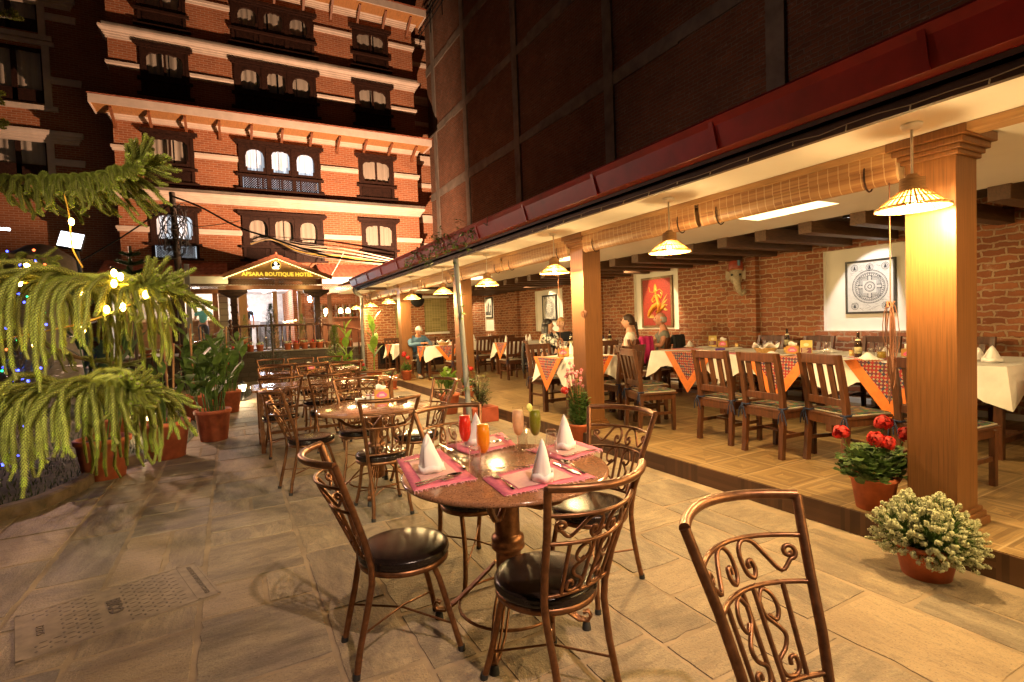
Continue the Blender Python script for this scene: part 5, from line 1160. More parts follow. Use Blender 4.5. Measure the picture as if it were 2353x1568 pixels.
# long dining table: bottles, mugs, baskets, plates, cards
TD=ZF+ZT+.012
def D(px,py): return G(px,py,TD)
def bottle(p,z,label,cap=True,col=None,lab2=(.75,.68,.35)):
    t=thing('beer_bottle',label,'bottle',(p.x,p.y,z),R(0,6),'brown beer bottles')
    MB().lathe([(.001,0),(.038,0),(.040,.008),(.040,.155),(.034,.185),(.020,.215),(.0155,.24),(.0145,.275),(.017,.278),(.017,.29),(.001,.291)],24).build('glass',col or plain('brown_bottle_glass',(.035,.014,.006),.08,coat=.6),t)
    MB().lathe([(.0406,.05),(.0409,.052),(.0409,.12),(.0406,.122)],24).build('label',plain('cream_label',lab2,.6,col2=(.05,.04,.05),sc=22),t)
    MB().lathe([(.030,.196),(.0245,.208),(.0215,.215)],24).build('neck_label',plain('neck_label',(.72,.62,.32),.5,col2=(.8,.78,.7),sc=50),t)
bottle(D(1809,799),TD,'brown beer bottle on long table beside the bread basket'); bottle(D(1972,822),TD,'brown beer bottle on long table just left of cord, nearer us')
def plate(p,z,label,r=.12): simple('plate',label,'plate',p,z,[(.001,.003),(r*.6,.003),(r,.018),(r-.002,.021),(r*.6,.008),(.001,.007)],CERAM,32,'white plates')
for px,py,l,r in ((1620,799,'white plate at far end of long table under cutlery',.11),(1693,801,'white side plate with candle on the long table',.09),(1668,809,'white plate at near edge, left part of long table',.12),(1800,818,'white plate beside tissue box on long table',.10),(1933,828,'white plate with spoon on long table near beer bottle',.13),(2060,836,'white plate on long table right beside nearest pillar',.13),(1845,819,'oblong white plate before the menu card',.09)): plate(D(px,py),TD,l,r)
def nap_flat(p,z,label,s=.1,rz=0,h=.05,var=0):
    m=MB(); n=16; rr=random.Random(var)
    m.grid([[(s*(-1+2*i/n),s*.6*(-1+2*j/n)*(1-.3*i/n),h*(math.exp(-((i-n*.5)**2)/18)*(1-abs(-1+2*j/n)**1.5))+.006*sin(i*1.9+j*2.3+var)+.006) for i in range(n+1)] for j in range(n+1)]); o=m.build('napkin',NAPK,None,(p.x,p.y,z),rz,solid=.004); return tag(o,label,'napkin','used white napkins on the long table')
nap_flat(D(1585,797),TD,'white napkin folded at far corner of long table',.11,.4,.10,1); nap_flat(D(1770,812),TD,'crumpled white napkin before the bread basket',.10,1.2,.04,2); nap_flat(D(1995,826),TD,'crumpled white napkin in front of the nearer beer bottle',.15,.9,.07,3)
nap_flat(D(2040,818),TD,'white napkin folded to a tent beside the cord',.14,.2,.13,4); nap_flat(D(1905,808),TD,'rolled white napkin behind the clear beer glass',.14,1.3,.04,5)
napkin(G(2280,832,TD),.16,.4,'white folded napkin standing on table right of nearest pillar',.09,6,TD); napkin(G(2243,828,TD),.13,1.4,'white folded napkin half hidden by right edge of pillar',.07,7,TD)
def mug(p,label,beer=0,h=.15):
    t=thing('glass_mug',label,'glass',(p.x,p.y,TD),0,'clear glass mugs'); r=.048
    MB().lathe([(.001,0),(r*.9,0),(r,.01),(r,h),(r-.004,h),(r-.005,.014),(.001,.013)],24).build('glass',DGL,t)
    if beer: MB().lathe([(.001,.015),(r-.006,.015),(r-.006,beer),(.001,beer)],24).build('beer',plain('pale_beer',(.55,.36,.03),.2,coat=.3),t)
    MB().tube([(r,0,h*.85),(r+.035,0,h*.8),(r+.04,0,h*.4),(r,0,h*.2)],.008,8).build('handle',DGL,t)
mug(D(1598,800),'clear glass mug at far end of long table'); mug(D(2026,826),'glass mug half full of pale beer beside the napkin tent',.085)
tumbler(D(1748,810),'clear tumbler left of the bread basket on long table',.13,TD,'clear drinking glasses on the long table',True,.036); tumbler(D(1900,818),'tall clear beer glass in the middle of long table',.17,TD,'clear drinking glasses on the long table',True,.045); tumbler(D(1668,797),'clear tumbler at far end of long table beside menu card',.13,TD,'clear drinking glasses on the long table',True,.034); tumbler(D(2003,826),'small clear glass touching the nearer beer bottle',.12,TD,'clear drinking glasses on the long table',True,.034)
def basket(p,z,label,s=1):
    t=thing('bread_basket',label,'basket',(p.x,p.y,z),.3,'bread baskets with a napkin')
    m=MB()
    for i in range(7): m.tube([((.10+.008*i)*s*cos(a)*1.25,(.10+.008*i)*s*sin(a),.006+.011*i) for a in [2*pi*k/28 for k in range(28)]],.0065,5,closed=True)
    m.lathe([(.001,.004),(.12*s,.004)],24,sx=1.2); m.build('wicker',plain('wicker',(.50,.30,.10),.6,0,.3,40),t)
    m=MB(); n=18; m.grid([[(.17*s*r_*cos(a)*1.2,.16*s*r_*sin(a),.055+.05*r_*r_+.035*r_*sin(a*5+1)) for a in [2*pi*k/40 for k in range(41)]] for r_ in (.01,.3,.6,.85,1.05)]); m.build('lining_napkin',NAPK,t,solid=.003)
basket(D(1760,811),TD,'wicker bread basket lined with white napkin on long table')
def card(p,z,rz,label):
    t=thing('menu_card',label,'menu',(p.x,p.y,z),rz,'standing menu cards'); h=.19;w=.065
    m=MB(); m.add([(-w,-.03,0),(w,-.03,0),(w,0,h),(-w,0,h)],[(0,1,2,3)]); m.add([(-w,.03,0),(w,.03,0),(w,0.002,h),(-w,0.002,h)],[(1,0,3,2)]); m.build('card',plain('gold_card',(.58,.42,.10),.5),t,solid=.002)
    T=M.Translation((0,-.0175,.075))@M.Rotation(-.157,4,'X')@FRONT((0,0,0)); m=MB(); m.box((-w+.006,-.045,.001),(w-.006,.025,.002),0,T); pn=m.build('print',plain('maroon_print',(.15,.02,.03),.5),t)
    m=MB()
    for k in range(5): m.box((-.045,-.035+.012*k,.002),(-.045+.05+.03*((k*7)%3)/3,-.031+.012*k,.003),0,T)
    m.lathe([(.03,.0),(.001,.0)],16,T=T@M.Translation((0,.06,.0022)),sy=.7); m.build('print_lines',plain('cream_print',(.75,.65,.4),.6),pn)
card(D(1853,817),TD,rad(-62),'golden standing menu card in middle of the long table'); card(D(1638,797),TD,rad(-55),'golden standing menu card at far end of the long table')
p=D(1822,813); tissue(p.x,p.y,TD,rad(-62),'brown tissue box on long table left of menu card'); p=D(1653,798); tissue(p.x+.1,p.y,TD,rad(-60),'brown tissue box at far end of long table'); p=D(2075,826); tissue(p.x+.15,p.y,TD,rad(-70),'brown tissue box at left edge of nearest pillar')
def candle(p,label): simple('candle_pot',label,'candle',p,TD+.012,[(.001,0),(.026,0),(.026,.05),(.001,.05)],plain('yellow_wax',(.7,.5,.18),.5),16,'small candles in pots',([(.027,.05),(.027,.066),(.02,.067),(.001,.066)],'lid',plain('orange_lid',(.6,.3,.08),.5)))
candle(D(1693,800),'small yellow candle pot on side plate of long table'); candle(D(1957,820),'small yellow candle pot behind the nearer beer bottle'); candle(D(1806,812),'small yellow candle pot between bread basket and tissue box')
p=D(1655,805); m=MB(); m.box((-.07,-.04,0),(.07,.04,.03)); tag(m.build('snack_packet',plain('purple_foil',(.08,.03,.3),.3,.3),None,(p.x,p.y,TD),-.9),'dark purple snack packet on far part of long table','packet')
cutlery('spoon',D(1925,828),D(1950,822),'steel spoon lying on the plate near beer bottle',TD+.02)
for px,py,w,l,u in ((1580,802,.36,'pink placemat at far end of the long table',0),(1700,812,.4,'pink placemat at near edge of long table, left part',0),(1810,826,.4,'pink placemat at near edge of long table before the tissue box',0),(1920,832,.4,'pink placemat at near edge of long table before the beer glass',0),(2055,842,.4,'pink placemat on long table beside the nearest pillar',0)):
    p=D(px,py); c=V((max(6.28,p.x),p.y,0)); placemat_z=TD
    t=thing('placemat',l,'placemat',(c.x,c.y,TD-.003),0,'pink placemats on the long table'); MB().box((-.15,-.21,0),(.15,.21,.004)).build('border',PINK,t); MB().box((-.10,-.15,.004),(.10,.15,.0055)).build('centre',PINKL,t)
# small tables
tissue(4.50,6.72,ZF+ZT+.012,rad(-38),'brown tissue box with pink print on small table by second pillar',1.1)
def nap_at(x,y,label,v): napkin(V((x,y,0)),.20,v,label,.06,v,ZF+ZT+.01)
nap_at(4.75,6.85,'white folded napkin behind tissue box on the small table',11); nap_at(4.95,6.45,'white folded napkin on the small table, close to second pillar',12)
nap_at(6.6,12.6,'white folded napkin at table below mandala print, left',13); nap_at(7.1,12.4,'white folded napkin at table below mandala print, right',14); nap_at(7.4,12.75,'white folded napkin at table below mandala print, by the wall',15)
nap_at(6.25,14.6,'white folded napkin on table below street picture, near left',16); nap_at(6.7,15.0,'white folded napkin on table below street picture, far left',17); nap_at(7.1,14.7,'white folded napkin on table below street picture, middle',18); nap_at(7.35,15.1,'white folded napkin on table below street picture, far right',19)
nap_at(4.6,15.7,'white folded napkin on table by the bamboo windows',20)
zt=ZF+ZT+.012
basket(V((4.95,13.05,0)),zt,'wicker basket with white napkin before man in blue',.9)
for x,y,l in ((4.62,12.95,'clear tumbler before man in blue, left one'),(4.72,12.9,'clear tumbler before man in blue, right one')): tumbler(V((x,y,0)),l,.13,zt,'clear tumblers before the man in blue',True,.034)
simple('water_bottle','clear glass bottle standing before man in blue','bottle',V((4.58,13.12,0)),zt,[(.001,0),(.034,0),(.036,.14),(.015,.2),(.013,.27),(.001,.27)],DGL)
bottle(V((6.12,8.85,0)),zt,'brown beer bottle beside woman in floral jacket'); bottle(V((7.05,8.75,0)),zt,'brown beer bottle left of the braided woman')
def tum_fruit():
    t=thing('cocktail_glass','clear cocktail glass with orange slice before woman in black','drink',(6.38,8.8,zt)); MB().lathe([(.001,0),(.025,0),(.04,.16),(.038,.16),(.024,.01),(.001,.01)],20).build('glass',DGL,t); MB().lathe([(.001,0),(.03,0),(.03,.006),(.001,.006)],16,T=M.Translation((.035,0,.165))@M.Rotation(1.3,4,'X')).build('orange_slice',plain('orange_slice',(.8,.35,.03),.5),t)
tum_fruit(); basket(V((6.6,8.5,0)),zt,'wicker basket on the seated group table, by second pillar',.8)
napkin(V((6.2,8.35,0)),.2,.5,'white folded napkin on the seated group table',.06,21,zt)
tumbler(V((6.0,8.6,0)),'white cup before woman in floral jacket',.09,zt,None,True,.04)
for x,y,l in ((7.0,8.45,'clear glass on group table right of second pillar'),(7.2,8.6,'clear glass before the diner with long dark hair')): tumbler(V((x,y,0)),l,.15,zt,'clear glasses on the seated group table',True,.038)
# ---------------------------------------------------------------- people
def skinmesh(nodes,edges,sub=2):
    me=bpy.data.meshes.new('s'); me.from_pydata([n[0] for n in nodes],edges,[]); o=bpy.data.objects.new('s',me); COL.objects.link(o)
    md=o.modifiers.new('skin','SKIN'); md.use_smooth_shade=True
    for i,n in enumerate(nodes):
        r=n[1]; me.skin_vertices[0].data[i].radius=(r,r) if not isinstance(r,tuple) else r; me.skin_vertices[0].data[i].use_root=(i==0)
    sd=o.modifiers.new('sub','SUBSURF'); sd.levels=sub
    em=bpy.data.meshes.new_from_object(o.evaluated_get(bpy.context.evaluated_depsgraph_get()))
    v=[tuple(q.co) for q in em.vertices]; f=[tuple(p.vertices) for p in em.polygons]; bpy.data.objects.remove(o); bpy.data.meshes.remove(me); bpy.data.meshes.remove(em); return v,f
def graph(chains):
    nodes=[];idx={};edges=[]
    for ch in chains:
        prev=None
        for p,r in ch:
            k=tuple(round(c,4) for c in p)
            if k not in idx: idx[k]=len(nodes); nodes.append((k,r))
            if prev is not None and (prev,idx[k]) not in edges: edges.append((prev,idx[k]))
            prev=idx[k]
    return nodes,edges
def headmesh(mb,T,mi=0,lip=None,n=28,k=20):
    vs=[];fs=[]
    for i in range(k+1):
        th=pi*i/k
        for j in range(n):
            ph=2*pi*j/n; x=sin(th)*sin(ph);y=sin(th)*cos(ph);z=cos(th)
            jaw=1-.28*max(0,-z)**1.2; X=.074*x*jaw;Y=.094*y*(1-.10*max(0,-z)) ;Z=.116*z
            if y>0:
                Y+=.020*math.exp(-(X/.012)**2-((Z+.018)/.018)**2)+.010*math.exp(-(X/.010)**2-((Z-.005)/.03)**2)+.006*math.exp(-(X/.03)**2-((Z-.035)/.012)**2)-.009*(math.exp(-((X-.031)/.015)**2-((Z-.014)/.012)**2)+math.exp(-((X+.031)/.015)**2-((Z-.014)/.012)**2))+.007*math.exp(-(X/.022)**2-((Z+.052)/.008)**2)+.010*math.exp(-(X/.024)**2-((Z+.088)/.016)**2)
            vs.append((X,Y,Z))
    for i in range(k):
        for j in range(n): fs.append((i*n+j,i*n+(j+1)%n,(i+1)*n+(j+1)%n,(i+1)*n+j))
    mb.add(vs,[tuple(reversed(f)) for f in fs],mi,True,T)
    for s in (-1,1): mb.ball((0,0,0),1,8,mi,T=T@M.Translation((s*.074,-.008,-.005))@M.Diagonal((.010,.022,.032,1)))
def hairmesh(style,T):
    m=MB(); n=26;k=14; vs=[];fs=[]
    low={'bald':.0,'short':-.45,'bob':-.5,'long':-.55,'bun':-.5}[style]
    def cov(ph,z):  # hairline: high in front, low behind
        f=cos(ph); 
        if style=='bald': return (f<.35) and -.45<z<.42
        return z>(.40 if f>.6 else .05 if f>.05 else low)
    G_={}
    for i in range(k+1):
        th=pi*i/k*.86
        for j in range(n):
            ph=2*pi*j/n; z=cos(th); f=.006 if style=='bald' else .012
            vs.append(((.074+f)*sin(th)*sin(ph)*(1-.15*max(0,-z)),(.094+f)*sin(th)*cos(ph)-.004,(.116+f)*z+.002*sin(j*2.1)))
            G_[i,j]=cov(ph,z)
    for i in range(k):
        for j in range(n):
            if G_[i,j] and G_[i+1,j] and G_[i,(j+1)%n]: fs.append((i*n+j,(i+1)*n+j,(i+1)*n+(j+1)%n,i*n+(j+1)%n))
    m.add(vs,fs,0,True,T); return m
def person(loc,rz,label,pose,cols,hair,hairmat,skin=SKIN,scale=1.12,head_rot=(0,0,0),stand=False,sleeve='short',extras=None):
    t=thing('person',label,'person',loc,rz); t.scale=(scale,)*3
    P={k:V(v) for k,v in pose.items()}
    pel=P['pelvis'];ch=P['chest'];nk=P['neck'];hd=P['head']
    mid=pel.lerp(ch,.5)
    def arm(s,cl=0):
        sh=P['sh'+s];el=P['el'+s];wr=P['wr'+s]
        return [(ch,.12),(sh,.058+cl),(sh.lerp(el,.5),.047+cl),(el,.038+cl),(el.lerp(wr,.5),.034+cl),(wr,.025+cl)]
    def leg(s,cl=0):
        hp=P['hip'+s];kn=P['kn'+s];an=P['an'+s]
        return [(pel,.13),(hp,.085+cl),(hp.lerp(kn,.5),.072+cl),(kn,.054+cl),(kn.lerp(an,.45),.05+cl),(an,.036+cl)]
    chains=[[(pel,.13),(mid,.115),(ch,.12),(nk,.052),(hd-V((0,0,.05)),.05)],arm('L'),arm('R'),leg('L'),leg('R')]
    for s in 'LR':
        wr=P['wr'+s]; d=(wr-P['el'+s]).normalized(); side=d.cross(V((0,0,1)));  side=side.normalized() if side.length>.1 else V((1,0,0)); up=side.cross(d); sg=1 if s=='R' else -1
        if 'hand'+s in P: d=(P['hand'+s]-wr).normalized(); side=d.cross(V((0,0,1))).normalized(); up=side.cross(d)
        palm=wr+d*.055
        chains.append([(wr,.025),(palm,.027)])
        for q,L in ((-.027,.062),(-.010,.074),(.008,.070),(.025,.055)):
            b=palm+side*q+d*.022; chains.append([(palm,.027),(b,.0095),(b+d*L*.5-up*.008,.0085),(b+d*L-up*.03,.007)])
        b=wr+d*.03-side*sg*.028; chains.append([(palm,.027),(b,.011),(b+d*.035-side*sg*.018-up*.01,.009)])
        an=P['an'+s]; chains.append([(an,.036),(an+V((0,.06,-.05)),.035),(an+V((0,.15,-.062)),.028)])
    v,f=skinmesh(*graph(chains)); mb=MB(); mb.add(v,f,0,True)
    T=M.Translation(hd)@M.Rotation(rad(head_rot[2]),4,'Z')@M.Rotation(rad(head_rot[0]),4,'X')@M.Rotation(rad(head_rot[1]),4,'Y')
    headmesh(mb,T); body=mb.build('body',skin,t)
    e=MB(); 
    for s in (-1,1): e.ball(T@V((s*.031,.083,.014)),.0085,8)
    e.build('eyes',BLKP,body)
    e=MB(); e.tube([T@V((x,.094-abs(x)*.5,-.052)) for x in (-.022,-.011,0,.011,.022)],.0045,6); e.build('lips',plain('lips',(.42,.12,.10),.5),body)
    # clothing follows the same skeleton with a little ease
    sl={'short':.55,'long':1}[sleeve]
    def cut(a,frac):
        out=a[:2]; sh,el,wr=a[1][0],a[3][0],a[5][0]
        return a[:3]+([] if frac<.9 else a[3:]) if frac<.9 else a
    ease=.014
    sc=[[(pel+V((0,0,-.02)),.142),(mid,.130),(ch,.134),(nk-V((0,0,.035)),.068)],cut(arm('L',ease),sl),cut(arm('R',ease),sl)]
    v,f=skinmesh(*graph(sc)); MB().add(v,f,0,True).build('shirt',cols[0],body)
    tc=[[(pel+V((0,0,.05)),.125),(pel,.14)],leg('L',.014),leg('R',.014)]
    v,f=skinmesh(*graph(tc)); MB().add(v,f,0,True).build('trousers',cols[1],body)
    sh=MB()
    for s in 'LR':
        an=P['an'+s]; sh=MB(); sh.ball(an+V((0,.07,-.055)),.055,12,0,.85,2.3,.72); sh.build('shoe',cols[2],body)
    h=hairmesh(hair,T)
    if extras: extras(h,T,P)
    h.build('hair',hairmat,body,solid=.004)
    return t
SIT=dict(pelvis=(0,0,.56),chest=(0,.02,.92),neck=(0,.02,1.07),head=(0,.045,1.20),shL=(-.18,.01,.98),shR=(.18,.01,.98),hipL=(-.09,.06,.54),hipR=(.09,.06,.54),knL=(-.12,.44,.54),knR=(.12,.44,.54),anL=(-.12,.40,.10),anR=(.12,.40,.10))
def sit(**k): d=dict(SIT); d.update(k); return d
SHOE=plain('dark_shoe',(.03,.022,.018),.5)
def longhair(h,T,P):
    for k,(w,dp) in enumerate(((.085,-.09),(.082,-.075))):
        h.grid([[T@V((sin(a)*(w+.012*u),-.02+dp*cos(a)*(1-.1*u)-.03*u,.03-.36*u)) for a in [(-1.9+3.8*i/16) for i in range(17)]] for u in (0,.25,.5,.75,1)])
def braid(h,T,P):
    p=T@V((0,-.105,-.02)); 
    for i in range(14): h.ball(p+V((.012*(-1)**i,-.012-.004*i,-.026*i)),.026-.001*i,8)
def bunh(h,T,P): h.ball(T@V((0,-.08,.12)),.045,10)
def backof(x,y,d,o=0): L=math.hypot(*d); return (x+d[0]/L*o,y+d[1]/L*o,ZF)
# 1 man in blue shirt
person((4.45,13.88,ZF),face(.1,-1),'elderly man with grey hair and glasses in blue shirt, sitting bowed over table',
 sit(chest=(0,.10,.90),neck=(0,.16,1.03),head=(0,.22,1.13),shL=(-.19,.10,.95),shR=(.19,.10,.95),elL=(-.27,.30,.80),wrL=(-.08,.50,.84),elR=(.27,.30,.80),wrR=(.08,.52,.84)),
 (cl('denim_blue_shirt',(.07,.15,.26)),cl('dark_jeans',(.03,.035,.05)),plain('grey_trainer',(.3,.27,.24),.8)),'short',HAIRG,SKINT,1.12,(-28,0,-6),sleeve='long',
 extras=None)
sp=MB(); T0=M.Translation((4.45,13.88,ZF))@M.Rotation(face(.1,-1),4,'Z')@M.Scale(1.12,4)@M.Translation((0,.22,1.13))@M.Rotation(rad(-6),4,'Z')@M.Rotation(rad(-28),4,'X')
for s in (-1,1): sp.tube([T0@V((s*.033+.024*cos(a),.103,.012+.018*sin(a))) for a in [2*pi*i/14 for i in range(14)]],.0022,5,closed=True); sp.tube([T0@V((s*.058,.1,.016)),T0@V((s*.08,.0,.012))],.002,5)
sp.tube([T0@V((-.01,.107,.014)),T0@V((.01,.107,.014))],.002,5); tag(sp.build('eyeglasses',METD),'thin rimmed eyeglasses worn by man in blue shirt','glasses')
# 2 woman in floral jacket
def mat_floral():
    m,t,b=newmat('black_white_floral'); v=obc(t); f=noise(t,v,22,5,None,.7); c=mix(t,ramp(t,f,.50,.53),(.72,.70,.66),(.03,.03,.035)); t.links.new(c,b.inputs['Base Color']); b.inputs['Roughness'].default_value=.85; return m
person((5.66,9.22,ZF),face(1,-.5),'woman with long straight black hair in black and white floral jacket, hand at cheek',
 sit(chest=(0,.05,.91),neck=(0,.08,1.05),head=(0,.11,1.18),elL=(-.16,.34,.83),wrL=(-.10,.24,1.04),handL=(-.07,.17,1.13),elR=(.22,.30,.80),wrR=(.05,.46,.85),shL=(-.17,.05,.97),shR=(.17,.05,.97)),
 (mat_floral(),cl('black_trousers',(.02,.02,.022)),SHOE),'long',HAIRB,SKIN,1.12,(0,0,-4),sleeve='long',extras=longhair)
# 3 woman in black
person((6.45,9.70,ZF),face(-.35,-1),'fair haired woman in black jacket, half hidden by the second pillar',
 sit(elL=(-.26,.18,.78),wrL=(-.10,.44,.84),elR=(.26,.18,.78),wrR=(.10,.44,.84)),(cl('black_jacket',(.012,.013,.018)),cl('dark_trousers',(.02,.02,.022)),SHOE),'bob',HAIRY,SKIN,1.12,(-4,0,18),sleeve='long')
# 4 dark haired diner
person((7.22,9.70,ZF),face(-.3,-1),'diner with long dark hair in dark blue top, mostly behind second pillar',
 sit(elL=(-.26,.18,.78),wrL=(-.10,.44,.84),elR=(.26,.18,.78),wrR=(.10,.44,.84)),(cl('dark_blue_top',(.02,.03,.10)),cl('dark_trousers',(.02,.02,.022)),SHOE),'long',HAIRB,SKIN,1.12,(0,0,30),sleeve='long',extras=longhair)
# 5 braided woman
person((6.46,7.42,ZF),face(-.75,.66),'young woman in white short sleeved top with a long brown braid',
 sit(chest=(0,.0,.92),neck=(0,.0,1.07),head=(0,.03,1.20),elL=(-.22,.02,.72),wrL=(-.14,.24,.68),elR=(.22,.16,.72),wrR=(.10,.36,.84)),(cl('white_top',(.74,.68,.60)),cl('black_jeans',(.016,.016,.018)),SHOE),'short',HAIRN,SKIN,1.12,(4,0,0),extras=braid)
# 6 bald man
person((7.10,7.28,ZF),face(-.78,.62),'balding man in grey t-shirt with bare forearms, facing left',
 sit(chest=(0,-.04,.93),neck=(0,-.02,1.09),head=(0,.02,1.22),shL=(-.21,-.03,.98),shR=(.21,-.03,.98),elL=(-.34,.06,.80),wrL=(-.26,.32,.86),elR=(.30,.2,.8),wrR=(.08,.36,.82)),(cl('grey_tshirt',(.20,.20,.17)),cl('dark_trousers',(.02,.02,.025)),SHOE),'bald',HAIRG,plain('skin_flushed',(.52,.24,.15),.55,0,.12,9,sss=.1),1.12,(6,0,-4))
# 7 man at the reception, seen from behind, leaning on the counter
STD=dict(pelvis=(0,0,.95),chest=(0,.10,1.32),neck=(0,.14,1.47),head=(0,.20,1.57),shL=(-.20,.10,1.38),shR=(.20,.10,1.38),hipL=(-.09,0,.92),hipR=(.09,0,.92),knL=(-.10,.02,.50),knR=(.10,.0,.50),anL=(-.10,-.02,.09),anR=(.11,-.02,.09),elL=(-.28,.24,1.14),wrL=(-.16,.46,1.12),elR=(.32,.26,1.14),wrR=(.36,.50,1.12))
q=AY(468,760,21.55); person((q.x,21.55,TZ),rad(-6),'white haired man in turquoise shirt leaning on reception counter, seen from behind',STD,(cl('turquoise_shirt',(.12,.42,.38)),cl('grey_trousers',(.06,.065,.08)),SHOE),'short',HAIRG,SKIN,1.0,(-12,0,10))
q=AY(498,738,23.4); person((q.x,23.4,TZ-.32),rad(180),'receptionist with dark hair in a bun behind the counter',dict(STD,elL=(-.25,.1,1.1),elR=(.25,.1,1.1),wrL=(-.15,.3,1.05),wrR=(.15,.3,1.05)),(cl('dark_uniform',(.03,.03,.05)),cl('dark_skirt',(.02,.02,.03)),SHOE),'bun',HAIRB,SKINT,1.0,(-10,0,0),extras=bunh)
q=AY(567,740,22.6); person((q.x,22.6,TZ),rad(170),'man in black clothes standing inside lobby left of the glass door',dict(STD,chest=(0,0,1.32),neck=(0,0,1.48),head=(0,.02,1.60),shL=(-.19,0,1.40),shR=(.19,0,1.40),elL=(-.24,-.02,1.12),wrL=(-.24,.06,.88),elR=(.24,-.02,1.12),wrR=(.24,.06,.88)),(cl('black_shirt',(.02,.02,.022)),cl('black_suit_trousers',(.02,.02,.022)),SHOE),'short',HAIRB,SKINT,1.0)
# jackets on chairs
def jacket(x,y,z,rz,c,label,h=.5,name='jacket'):
    m=MB(); n=12; P=[]
    for u in [-1+2*i/n for i in range(n+1)]:
        P.append([(u*.17,-.05-.015*sin(u*7)+.05*s,z0) for s,z0 in ((-.5,-h+.05*sin(u*5)),(-.7,-.2),(-.4,-.02),(0,.015),(.5,-.02),(.9,-.14))])
    m.grid(P); o=m.build(name,c,None,(x,y,z),rz,solid=.018); return tag(o,label,'jacket')
d=face(-.2,1); jacket(6.50,7.12,ZF+1.06,d,cl('magenta_jacket',(.50,.02,.14)),'magenta jacket hung over back of the braided woman\'s chair',.42)
jacket(7.16,7.0,ZF+1.06,d,cl('black_coat',(.015,.015,.018)),'black coat hung on chair behind man in grey t-shirt',.45)
jacket(5.36,9.36,ZF+.95,face(1,-.45),cl('black_bag',(.015,.015,.018)),'black bag hung on chair back beside woman in floral jacket',.55,'bag')
# ---------------------------------------------------------------- plants
def pot(r,h,rim=.12,saucer=False,par=None,mat=None):
    p=MB().lathe([(.001,0),(r*.72,0),(r*.93,h*(1-rim)),(r,h*(1-rim)),(r*1.02,h*.98),(r*.99,h),(r*.9,h),(r*.86,h*.9),(.001,h*.9)],28).build('pot',mat or TERRA,par)
    if saucer: MB().lathe([(.001,0.003),(r*.85,.003),(r*.95,.03),(r*.92,.032),(r*.8,.012),(.001,.011)],28).build('saucer',TERRA,par)
    s=MB(); s.lathe([(r*.87,h*.9),(.001,h*.93)],20); s.build('soil',SOIL,par); return p
PG='terracotta pots of plants'
def potted(x,y,z,r,h,label,fn,cat='potted plant',saucer=False,group=PG,seed=1,name='potted_plant'):
    random.seed(seed); t=thing(name,label,cat,(x,y,z),0,group); pot(r,h,saucer=saucer,par=t); fn(t,h*.92,r); return t
def broad(n=16,H=.75,L=.42,W=.13,mat=None,stakes=0,red=0):
    def f(t,z,r):
        m=MB(); st=MB()
        for i in range(n):
            a=R(0,2*pi); b=R(.0,r*.7); p=V((b*cos(a),b*sin(a),z)); hh=R(.35,1)*H; lean=V((cos(a)*R(.05,.3),sin(a)*R(.05,.3),1)).normalized(); top=p+lean*hh
            st.tube([p,p.lerp(top,.5)+V((R(-.02,.02),R(-.02,.02),0)),top],.008,5)
            for k in range(random.choice((1,2,3))):
                q=p.lerp(top,R(.55,1)); aa=R(0,2*pi); m.leaf(q,(cos(aa)*R(.3,.9),sin(aa)*R(.3,.9),R(.4,1.2)),L*R(.7,1.15),W*R(.7,1.2),0,bend=R(.1,.5),k=5)
        st.build('stems',LEAF,t); m.build('leaves',mat or LEAF,t)
        for k in range(stakes):
            a=R(0,6); q=V((cos(a)*r*.3,sin(a)*r*.3,z-.1)); MB().tube([q,q+V((R(-.06,.06),R(-.06,.06),R(1.1,1.5)))],.014,6).build('stake',STAKE,t)
        if red:
            for k in range(red): MB().ball((R(-.2,.2),R(-.2,.2),z+H*R(.5,.9)),.03,6).build('flower',FRED,t)
    return f
def flowerball(m,c,r,n,mi=0,s=.02):
    for i in range(n):
        d=V((R(-1,1),R(-1,1),R(-.6,1))).normalized(); p=V(c)+d*r*R(.6,1)
        u=d.cross(V((R(-1,1),R(-1,1),R(-1,1)))).normalized()*s; w=d.cross(u).normalized()*s; m.add([p-u-w*.4,p+u*.2-w,p+u+w*.4,p-u*.2+w],[(0,1,2,3)],mi)
def geranium(reds,H=.34,nl=110,LS=.075,spread=.19,mat=None,fm=None,fr=.05):
    def f(t,z,r):
        m=MB(); st=MB()
        for i in range(nl):
            a=R(0,2*pi); u=R(0,1)**.5; q=V((cos(a)*spread*u,sin(a)*spread*u,z+H*(R(.05,.75))*(1.1-.5*u))); 
            d=V((cos(a)*R(.3,1),sin(a)*R(.3,1),R(-.1,.7))).normalized(); sd=d.cross(V((0,0,1))).normalized(); up=sd.cross(d); s=LS*R(.6,1.1)*.5
            ring=[q+(d*cos(b)+sd*sin(b))*s*(1+.12*cos(5*b))+up*(.25*s*(1+.4*cos(5*b))) for b in [2*pi*k/10 for k in range(10)]]
            m.add([q]+ring,[(0,k+1,(k+1)%10+1) for k in range(10)],0,False)
            if i%4==0: st.tube([(q.x*.15,q.y*.15,z-.02),(q.x*.6,q.y*.6,q.z*.5+z*.5),q],.004,4)
        fl=MB()
        for (x,y,zz) in reds: st.tube([(x*.3,y*.3,z),(x*.8,y*.8,z+zz*.7),(x,y,z+zz)],.004,4); flowerball(fl,(x,y,z+zz),fr*1.15,170,0,.015)
        st.build('stems',LEAF,t); m.build('leaves',mat or LEAF,t)
        if reds: fl.build('flowers',fm or FRED,t)
    return f
